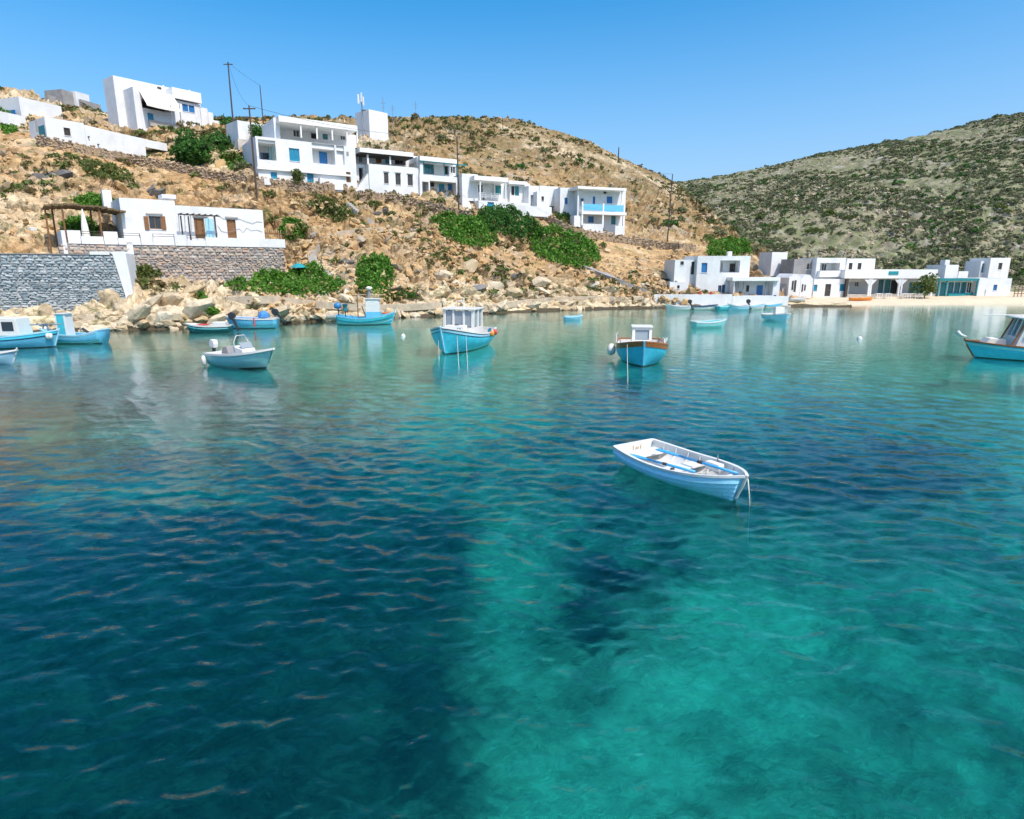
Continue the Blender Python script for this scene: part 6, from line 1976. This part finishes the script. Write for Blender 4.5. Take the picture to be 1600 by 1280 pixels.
# --- 7, 8: the two blue and white boats at the west edge
b7 = boat('fishing_boat', 'white and light blue fishing boat with a boxy cabin, at the western picture edge', 20, 540, 0, MG)
b7.rotation_euler = (0, 0, R(6)); b7.location = W(14, 543)
H7 = Hull(6.6, 2.1, .85, .75, 1.15, .4, .75, .5, 2.2)
H7.shell(b7, M['boat_lightblue']); H7.inside(b7, M['boat_white'], .3); H7.rub(b7, M['stripe_dark'], .18, .23, .015); H7.rub(b7, M['boat_blue'], .0, .17, .02, 'band')
H7.gunwale(b7, M['boat_pale_blue'], .1, .07); H7.stem(b7, M['boat_pale_blue'], .06, 'stem_post', .1); H7.deck(b7, M['boat_blue'], .08, .55, .97, 'foredeck')
cab = MB().prism([(-1.6, .3), (1.3, .3), (1.15, 1.95), (-1.6, 2.05)], -.7, .7).build('cabin', M['boat_white'], b7, bevel=.04)
MB().box(.25, .95, -.716, -.702, 1.15, 1.75).build('window', M['glass'], cab); MB().box(-.65, -.35, -.716, -.702, 1.05, 1.4).build('window', M['glass'], cab)
MB().box(-.4, 1.2, -.73, -.703, .45, .85).build('name_board', M['teal_trim'], cab)
MB().tube([(1.6, -.1, 1.5), (3.4, .2, 1.5)], .05, 6).build('boom', M['metal'], b7)
MB().lathe([(.05, -.2), (.2, -.15), (.14, 0), (.2, .15), (.05, .2)], 9, (2.6, -.2, 1.4)).build('net_winch', M['metal'], b7)
for dx in (3.05, 3.2):
    MB().lathe([(.02, 0), (.12, .06), (.15, .25), (.09, .4)], 9, (dx - .25, -.42, .55)).build('fender', M['boat_white'], b7, True)
b8 = boat('fishing_boat', 'light blue boat with a tall teal and white steering box, behind the boxy cabin boat', 120, 536, 0, MG)
b8.rotation_euler = (0, 0, R(2)); b8.location = W(116, 536)
H8 = Hull(4.3, 1.7, .95, .6, .95, .35, .85, .4, 2.3)
b8.rotation_euler = (0, 0, R(182))
H8.shell(b8, M['boat_lightblue']); H8.inside(b8, M['boat_lightblue'], .25); H8.rub(b8, M['boat_pale_blue'], .0, .12, .02, 'band'); H8.rub(b8, M['boat_seagreen'], .5, .7, .01, 'band')
H8.gunwale(b8, M['boat_pale_blue'], .1, .07); H8.stem(b8, M['boat_lightblue'], .05)
cab = MB().prism([(.05, .3), (.85, .3), (.8, 2.05), (.1, 2.05)], -.4, .4).build('steering_box', M['boat_white'], b8, bevel=.03)
MB().prism([(.2, .35), (.7, .35), (.68, 2.0), (.22, 2.0)], .402, .415).build('door', M['boat_teal'], cab)
MB().prism([(.2, .35), (.7, .35), (.68, 2.0), (.22, 2.0)], -.415, -.402).build('door', M['boat_teal'], cab)
MB().box(.0, .9, -.46, .46, 2.053, 2.1).build('roof', M['boat_white'], b8)
MB().tube([(-1.5, .3, .6), (-.9, .3, 1.05)], .09, 6).build('oar_bundle', M['black_rubber'], b8)
MB().tube([(1.6, -.2, .9), (2.6, -.3, 1.35)], .06, 6).build('boom', M['metal'], b8)
b9 = boat('small_boat', 'pale blue boat of which only the bow shows at the western picture edge', -20, 568, 0, MG)
H9 = Hull(3.6, 1.4, .55, .5, .75, .3, .8, .4, 2.2)
b9.location = W(-22, 568); b9.rotation_euler = (0, 0, R(2))
H9.shell(b9, M['boat_pale_blue']); H9.inside(b9, M['boat_white'], .15); H9.gunwale(b9, M['boat_white'], .12, .08); H9.deck(b9, M['boat_white'], .05, .7, .97, 'foredeck'); H9.stem(b9, M['boat_white'], .04)

# --- 10: dark green dinghy with outboard
b10 = boat('small_boat', 'dark teal boat with a white rim and tilted black outboard, moored at the rocks', 330, 518, 180, MG)
b10.rotation_euler = (0, 0, R(184)); b10.location = W(326, 519)
H10 = Hull(3.6, 1.5, .55, .52, .72, .25, .9, .3, 2.4)
H10.shell(b10, M['boat_darkteal']); H10.inside(b10, M['boat_white'], .18); H10.gunwale(b10, M['boat_white'], .13, .10); H10.rub(b10, M['boat_seagreen'], .2, .3, .01, 'band')
H10.deck(b10, M['boat_white'], .02, .6, .97, 'foredeck'); MB().box(-1.5, -.5, -.35, .35, .3, .85).build('console', M['boat_white'], b10, bevel=.05)
MB().box(.0, .8, -.4, .4, .58, .66).build('seat', M['red'], b10, bevel=.02)
outboard(b10, -1.85, -.15, .85, .35, 'black_rubber', 1.15)
# --- 11: blue boat under a blue cover
b11 = boat('small_boat', 'blue motor boat with a bundled blue cover, beside the dark teal boat', 395, 512, 180, MG)
b11.rotation_euler = (0, 0, R(183)); b11.location = W(394, 513)
H11 = Hull(4.4, 1.7, .85, .85, 1.05, .3, .9, .4, 2.4)
H11.shell(b11, M['boat_lightblue']); H11.inside(b11, M['boat_white'], .25); H11.gunwale(b11, M['boat_white'], .13, .1); H11.rub(b11, M['boat_seagreen'], .35, .6, .01, 'band', 0, .5)
H11.deck(b11, M['blue_tarp'], -.04, .3, .97, 'boat_cover')
tp = MB().lathe([(.1, 0), (.5, .1), (.45, .4), (.25, .6), (.08, .66)], 9, (-1.1, 0, .85)); tp.build('bundled_cover', M['blue_tarp'], b11)
MB().tube([(-.55, .9, 1.0), (-.55, .95, .2)], .06, 6).build('fender', M['red'], b11); MB().tube([(-.55, -.9, 1.0), (-.55, -.95, .2)], .06, 6).build('fender', M['red'], b11)
outboard(b11, -2.2, 0, .95, .75, 'black_rubber', 1.15)

# --- 12 - 13 and the row at the quay
def skiff(label, px, py, deg, L, B, z, hull, rim, cover=None, extra=None, group=MG, boxc=None):
    e = boat('small_boat', label, px, py, deg, group)
    Hh = Hull(L, B, z, z * .92, z * 1.35, .25, .85, L * .08, 2.3)
    Hh.shell(e, M[hull]); Hh.gunwale(e, M[rim], .13, .09)
    if cover:
        Hh.deck(e, M[cover], -.05, .08, .97, 'boat_cover')
    else:
        Hh.inside(e, M['boat_white'], .15)
        MB().box(-L * .12, L * .02, -B * .36, B * .36, z * .5, z * .62).build('thwart', M['boat_white'], e)
    if boxc:
        MB().prism([(-L * .1, z * .3), (L * .1, z * .3), (L * .08, z + .75), (-L * .06, z + .75)], -B * .22, B * .22).build('console', M[boxc], e, bevel=.04)
    if extra:
        extra(e, Hh)
    return e
skiff('sea green skiff under a bright turquoise cover, in front of the shore house', 1108, 512, 12, 3.2, 1.35, .55, 'boat_seagreen', 'boat_white', 'boat_teal')
skiff('pale blue open boat with a white console, near the beach', 1215, 502, -80, 3.0, 2.2, .65, 'boat_pale_blue', 'boat_white', None, None, MG, 'boat_white')
QG = 'small boats along the white quay'
skiff('white boat with a dark outboard at the west end of the quay', 1058, 485.5, 178, 3.0, 1.3, .6, 'boat_white', 'boat_white', None, lambda e, Hh: outboard(e, -1.45, 0, .7, .4), QG)
skiff('long white rowing boat with a dark rim under the flower pots of the quay', 1100, 484.5, 3, 3.4, 1.2, .5, 'boat_white', 'stripe_dark', None, None, QG)
skiff('small teal boat between the long white boat and the pale blue one', 1130, 485, 20, 1.9, 1.1, .5, 'boat_teal', 'boat_seagreen', None, None, QG)
skiff('pale blue boat with an outboard near the middle of the white quay', 1152, 485, 185, 2.6, 1.2, .6, 'boat_pale_blue', 'boat_white', None, lambda e, Hh: outboard(e, -1.25, 0, .7, .3), QG)
skiff('white dinghy at the east end of the white quay', 1180, 484, 5, 2.5, 1.2, .5, 'boat_white', 'boat_pale_blue', None, None, QG)
skiff('white boat with a blue rim at the porch end of the quay', 1208, 483, 8, 2.5, 1.2, .5, 'boat_white', 'boat_lightblue', None, None, QG)
skiff('tiny grey blue rowing boat lying alone close to the rocky shore', 896, 500, 8, 1.9, 1.0, .35, 'boat_pale_blue', 'boat_pale_blue', None, None, MG)
# boats drawn up on the sand
def on_sand(name, label, px, py, deg, L, B, z, hull, rim, cat='boat', group=None):
    h_ = hit(px, py)
    e = empty(name, h_[0] + Vector((0, 0, .12)), R(deg)); tag(e, label, cat, group)
    Hh = Hull(L, B, z, z * .9, z * 1.25, .12, .5 if cat == 'kayak' else .85, .1, 1.8)
    Hh.shell(e, M[hull]); Hh.gunwale(e, M[rim], .06, .05)
    if cat == 'kayak':
        Hh.deck(e, M[hull], .01, .02, .97); MB().lathe([(.22, 0), (.24, .05), (.18, .06)], 10, (-.2, 0, z * .9)).build('cockpit', M['black_rubber'], e)
    else:
        Hh.inside(e, M['boat_white'], .06)
    return e
on_sand('kayak', 'orange kayak lying on the sand in front of the taverna', 1345, 470, 4, 3.6, .75, .32, 'orange', 'orange', 'kayak')
on_sand('small_boat', 'small white boat drawn up on the sand beside the vaulted houses', 1245, 472.5, 15, 3.0, 1.2, .45, 'boat_white', 'boat_white')
on_sand('small_boat', 'pale wooden boat drawn up on the rocks behind the stripy fishing boat', 508, 500, 0, 3.2, 1.1, .35, 'cream', 'boat_white') if hit(508, 500) else None

# buoys
for px, py, lb, mt, r_ in ((630, 526, 'white mooring buoy between the wheelhouse boat and the stripy fishing boat', 'boat_white', .19), (1343, 530, 'lone white mooring buoy in the open eastern water', 'boat_white', .2), (160, 535, 'yellowish mooring buoy beside the boat with the teal steering box', 'yellow', .14)):
    w = W(px, py)
    o = empty('buoy', (w.x, w.y, 0)); tag(o, lb, 'buoy', 'mooring buoys')
    MB().lathe([(.02, -r_), (r_ * .7, -r_ * .8), (r_, -r_ * .1), (r_ * .85, r_ * .55), (r_ * .4, r_), (.03, r_ * 1.15)], 12).build('float', M[mt], o, True)
    MB().lathe([(.05, r_ * 1.1), (.07, r_ * 1.25), (.04, r_ * 1.45)], 8).build('ring', M['metal'], o)

for H_, e_ in ((H2, b2), (H3, b3), (H4, b4), (H5, b5), (H6, b6), (H7, b7), (H8, b8), (H10, b10), (H11, b11)):
    H_.waterline(e_, M['weed_shade'], .05)
# ------------------------------------------------------------------ poles, wires, walls, paths, trees
def pole(px0, py0, px1, py1, label, r=.11, bars=0, D=None):
    """a wooden pole seen from its foot (px1, py1) up to (px0, py0)"""
    h_ = hit(px1, py1, bvh_near) if D is None else None
    base = h_[0] if h_ else P(px1, py1, D)
    top = P(px0, py0, base.y)
    e = empty('utility_pole', base); tag(e, label, 'pole', 'utility poles')
    t = top - base
    MB().tube([Vector((0, 0, -.8)), t * .5, t], [r, r * .85, r * .65], 8).build('pole', M['pole'], e)
    for k in range(bars):
        z = t * (.965 - .07 * k)
        MB().box(z.x - .75, z.x + .75, z.y - .05, z.y + .05, z.z - .06, z.z + .06).build('crossarm', M['pole'], e)
        for dx in (-.65, 0, .65):
            MB().lathe([(.03, 0), (.06, .05), (.03, .14)], 6, (z.x + dx, z.y, z.z + .06)).build('insulator', M['plaster_grey'], e)
    return top
T1 = pole(356, 97, 365, 200, 'tallest leaning dark pole on the crest beside the awning villa', .15, 1)
T2 = pole(406, 133, 411, 187, 'thin pole on the skyline behind the terraced house', .1, 0, 112)
T3 = pole(389, 165, 401, 304, 'long grey pole in front of the west end of the terraced house', .14, 1)
T4 = pole(714, 214, 717, 336, 'dark pole in front of the green trimmed house', .12, 0)
T5 = pole(1051, 272, 1042, 384, 'lone dark pole between blue balcony house and the far hill', .11, 0)
T6 = pole(967, 230, 966, 249, 'short pole on the bare skyline above the blue balcony house', .15, 0, 150)
for x_, y0_, y1_, d_, lb_ in ((600, 152, 200, 116, 'thin roof aerial standing just east of the lone white cube'), (614, 164, 190, 125, 'short thin aerial on the slope edge beyond the lone white cube'), (650, 158, 188, 140, 'thin aerial mast on the skyline east of the lone cube')):
    e = empty('aerial', P(x_, y1_, d_)); tag(e, lb_, 'aerial')
    z_ = P(x_, y0_, d_).z - P(x_, y1_, d_).z
    MB().tube([(0, 0, -1), (0, 0, z_)], .05, 5).build('mast', M['metal'], e)
    MB().box(-.5, .5, -.03, .03, z_ * .8, z_ * .8 + .05).box(-.3, .3, -.03, .03, z_ * .65, z_ * .65 + .05).build('antenna_bars', M['metal'], e)
T7 = pole(785, 184, 786, 202, 'tiny pole on the middle of the round hilltop', .1, 0)
for a, b_, lb in ((T1, T3, 'wire between the tallest leaning pole and the long grey pole'), (T3, T4, 'wire running from the long grey pole over the white terraces'), (T4, T5, 'wire from the green trimmed house to the lone dark pole'), (T1, T2, 'wire between the tallest pole and the thin skyline pole')):
    n = 14
    path = [a.lerp(b_, i / n) - Vector((0, 0, (a - b_).length * .035 * 4 * (i / n) * (1 - i / n))) for i in range(n + 1)]
    tag(MB().tube(path, .018, 4).build('overhead_wire', M['metal_dark']), lb, 'wire', 'overhead wires')

def follow(pxs, step=5):
    """ground points along a line drawn over the photo"""
    out = []
    for (x0, y0), (x1, y1) in zip(pxs, pxs[1:]):
        n = max(1, int(math.hypot(x1 - x0, y1 - y0) / step))
        for i in range(n):
            h_ = hit(x0 + (x1 - x0) * i / n, y0 + (y1 - y0) * i / n, bvh_near)
            if h_:
                out.append(h_[0])
    # smooth
    for _ in range(3):
        out = [out[0]] + [(out[i - 1] + out[i] * 2 + out[i + 1]) / 4 for i in range(1, len(out) - 1)] + [out[-1]]
    return out

def dry_wall(pxs, height, label, seed):
    r = random.Random(seed)
    path = follow(pxs)
    c0 = path[0]
    e = empty('dry_stone_wall', c0); tag(e, label, 'wall', 'dry stone walls on the slope')
    core = MB()
    for a, b_ in zip(path, path[1:]):
        a, b_ = a - c0, b_ - c0
        d = (b_ - a); d.z = 0
        if d.length < 1e-3:
            continue
        n = Vector((d.y, -d.x, 0)).normalized() * .22
        lo, hi = Vector((0, 0, -.8)), Vector((0, 0, height - .08))
        core.quad(a + n + lo, b_ + n + lo, b_ + n + hi, a + n + hi); core.quad(a + n + hi, b_ + n + hi, b_ - n + hi, a - n + hi); core.quad(a - n + lo, a - n + hi, b_ - n + hi, b_ - n + lo)
    core.build('core', M['dry_wall'], e)
    arr = [arrays(rock_mesh('stone', seed * 17 + k, 12)) for k in range(5)]
    vs_, fs_, off = [], [], 0
    dist = 0
    for a, b_ in zip(path, path[1:]):
        seg = (b_ - a).length
        m_ = max(1, int(seg / .38))
        for i in range(m_):
            z = -.2
            while z < height:
                s = r.uniform(.14, .26)
                p = a.lerp(b_, (i + r.random()) / m_) - c0 + Vector((r.uniform(-.05, .05), -.2 + r.uniform(-.08, .05), z + s * .6))
                v, f = arr[r.randrange(5)]
                ca, sa = math.cos(r.uniform(0, 6.28)), math.sin(r.uniform(0, 6.28))
                vs_.append(v * np.array((s * 1.3, s * .9, s * .75)) + np.array(p[:])); fs_.append(f + off); off += len(v)
                z += s * 1.25
    o = link('stones', np_mesh('stones', np.concatenate(vs_), np.concatenate(fs_), False), M['dry_wall'], e)
    o['kind'] = 'stuff'
dry_wall([(60, 226), (150, 244), (225, 258), (300, 272), (390, 290)], 1.0, 'long low dry stone wall below the long white house', 3)
dry_wall([(400, 292), (470, 298), (548, 302)], 1.1, 'brown dry stone wall at the foot of the big terraced house', 4)
dry_wall([(560, 308), (640, 318), (720, 338), (744, 340)], .9, 'brown dry stone wall below the balcony house and green trimmed house', 5)
dry_wall([(858, 348), (900, 368), (960, 378), (1030, 388), (1090, 394)], 1.1, 'brown dry stone wall running below the blue balcony house towards the lone pole', 6)

def path_strip(name, pxs, width, mat, label, thick=.12, lift=.08, steps=False):
    path = follow(pxs, 4)
    for _ in range(14):
        path = [path[0]] + [(path[i - 1] + path[i] * 2 + path[i + 1]) / 4 for i in range(1, len(path) - 1)] + [path[-1]]
    if steps:                                             # treads about 0.3 m apart in height
        lev = [round(p.z / .22) * .22 for p in path]
    mb = MB()
    c0 = path[0].copy()
    ts = [(path[min(i + 3, len(path) - 1)] - path[max(i - 3, 0)]) for i in range(len(path))]
    ns_ = [Vector((t.y, -t.x, 0)).normalized() * width / 2 for t in ts]
    for i in range(len(path) - 1):
        a, b_ = path[i] - c0 + Vector((0, 0, lift)), path[i + 1] - c0 + Vector((0, 0, lift))
        if steps:
            a.z = b_.z = lev[i] - c0.z + lift
        n, m_ = ns_[i], ns_[i + 1]
        dn = Vector((0, 0, -thick - .5))
        mb.quad(a + n, b_ + m_, b_ - m_, a - n); mb.quad(a + n, a + n + dn, b_ + m_ + dn, b_ + m_); mb.quad(a - n, b_ - m_, b_ - m_ + dn, a - n + dn)
        if steps or i in (0, len(path) - 2):
            mb.quad(a + n, a - n, a - n + dn, a + n + dn); mb.quad(b_ + m_, b_ - m_, b_ - m_ + dn, b_ + m_ + dn)
    o = mb.build(name, M[mat])
    o.location = c0
    return tag(o, label, None, None, 'structure')
path_strip('path', [(574, 478), (560, 470), (540, 446), (520, 432), (490, 416), (484, 400), (490, 385), (502, 372)], 1.0, 'concrete', 'pale concrete steps climbing from the quay through the green plants', .3, .2, True)
path_strip('path', [(500, 371), (530, 362), (560, 358), (600, 356)], .8, 'path_stone', 'narrow pale ledge path crossing the rocks')
path_strip('path', [(544, 318), (560, 336), (572, 344), (590, 350)], .7, 'concrete', 'short pale steps below the terraced house', .3, .15, True)
path_strip('path', [(914, 418), (950, 432), (985, 446), (1020, 460)], 1.5, 'plaster_grey', 'grey concrete ramp down the slope to the shore house', .4, .25)
path_strip('path', [(352, 466), (420, 464), (470, 470), (540, 476), (610, 478), (690, 474)], 1.2, 'path_stone', 'pale trodden quay path along the rocky shore', .2, .12)
path_strip('path', [(740, 482), (800, 472), (860, 466), (940, 464), (1020, 468)], .9, 'path_stone', 'narrow pale shore path above the rocks', .2, .12)

# round tree by the long wall
h_ = hit(303, 262, bvh_near)
top = P(298, 234, h_[0].y)
tree('round_tree', h_[0], top - Vector((0, 0, 0)), (3.1, 2.4, 2.3), 4200, .2, M['leaf_dark'], 'round dark green tree at the end of the long white wall', 31, .22, 5)
h_ = hit(462, 291, bvh_near)
tree('small_tree', h_[0], P(464, 275, h_[0].y), (1.0, .9, 1.1), 900, .12, M['leaf_olive'], 'small olive tree standing against the terraced house', 32, .07, 4)
h_ = hit(402, 226, bvh_near)
b_ = h_[0]
tree('small_tree', b_, P(402, 206, b_.y), (1.3, 1.1, 1.2), 1100, .14, M['leaf_dark'], 'dark bushy tree in front of the small white block', 33, .09, 4)
h_ = hit(1444, 466)
b_ = h_[0]
tree('small_tree', b_, P(1448, 446, b_.y), (2.0, 1.6, 1.7), 900, .2, M['leaf_olive'], 'thin leafed tree on the sand in front of the taverna canopy', 34, .1, 6)
h_ = hit(352, 196, bvh_near)
thicket('spreading_bush', [(334, 186), (345, 178), (362, 180), (366, 192), (350, 196)], 1500, .8, .15, M['leaf_dark'], 'dark bush behind the end of the awning villa terrace wall', 'bush', 41)
thicket('spreading_bush', [(0, 204), (0, 176), (14, 172), (24, 190), (26, 206), (10, 210)], 1500, 1.4, .16, M['leaf'], 'green bush at the western picture edge under the white house', 'bush', 42)
thicket('spreading_bush', [(862, 345), (872, 326), (890, 330), (892, 350), (874, 354)], 1500, 1.3, .15, M['leaf_olive'], 'olive green bush beside the blue balcony house', 'bush', 43)
thicket('spreading_bush', [(436, 362), (444, 346), (470, 348), (476, 372), (452, 376)], 1700, 1.0, .15, M['leaf'], 'green bush beside the bamboo fence of the low house', 'bush', 44)

thicket('creeping_bush', [(96, 352), (110, 340), (140, 342), (156, 356), (150, 368), (104, 368)], 1500, .8, .14, M['leaf'], 'green potted plants under the reed roof beside the closed parasol', 'plant', 45)

# teal parasol beside the stone wall
h_ = hit(468, 436, bvh_near)
e = empty('parasol', h_[0]); tag(e, 'small open teal parasol among the green plants beside the stone terrace wall', 'parasol')
z_ = P(470, 414, h_[0].y).z - h_[0].z
MB().tube([(0, 0, -.2), (0, 0, z_ + .15)], .035, 6).build('pole', M['wood_dark'], e)
MB().lathe([(1.0, z_ - .3), (.98, z_ - .27), (.5, z_ + .05), (.03, z_ + .2)], 8).build('canopy', M['sail_teal'], e)

# café chairs and tables on the sand in front of the taverna
tg = 'white café tables on the sand'
for i, px in enumerate((1372, 1386, 1412, 1424, 1436)):
    h_ = hit(px, 466.5)
    if not h_:
        continue
    e = empty('cafe_table', h_[0]); tag(e, 'small white square table standing on the sand before the taverna', 'table', tg)
    MB().box(-.45, .45, -.4, .4, .70, .75).build('tabletop', M['white_bright'], e)
    for sx_ in (-.38, .38):
        for sy_ in (-.33, .33):
            MB().box(sx_ - .03, sx_ + .03, sy_ - .03, sy_ + .03, 0, .698).build('leg', M['white_bright'], e)
# fence at the east end of the beach
h_ = hit(1584, 464)
e = empty('wooden_fence', h_[0] if h_ else P(1584, 464, 95)); tag(e, 'low brown wooden fence beside the white end house', 'fence')
for i in range(6):
    MB().box(i * .55 - .04, i * .55 + .04, -.04, .04, -.2, 1.3).build('post', M['wood'], e)
for z_ in (.5, 1.1):
    MB().box(-.1, 2.9, -.07, -.042, z_ - .05, z_ + .05).build('rail', M['wood'], e)
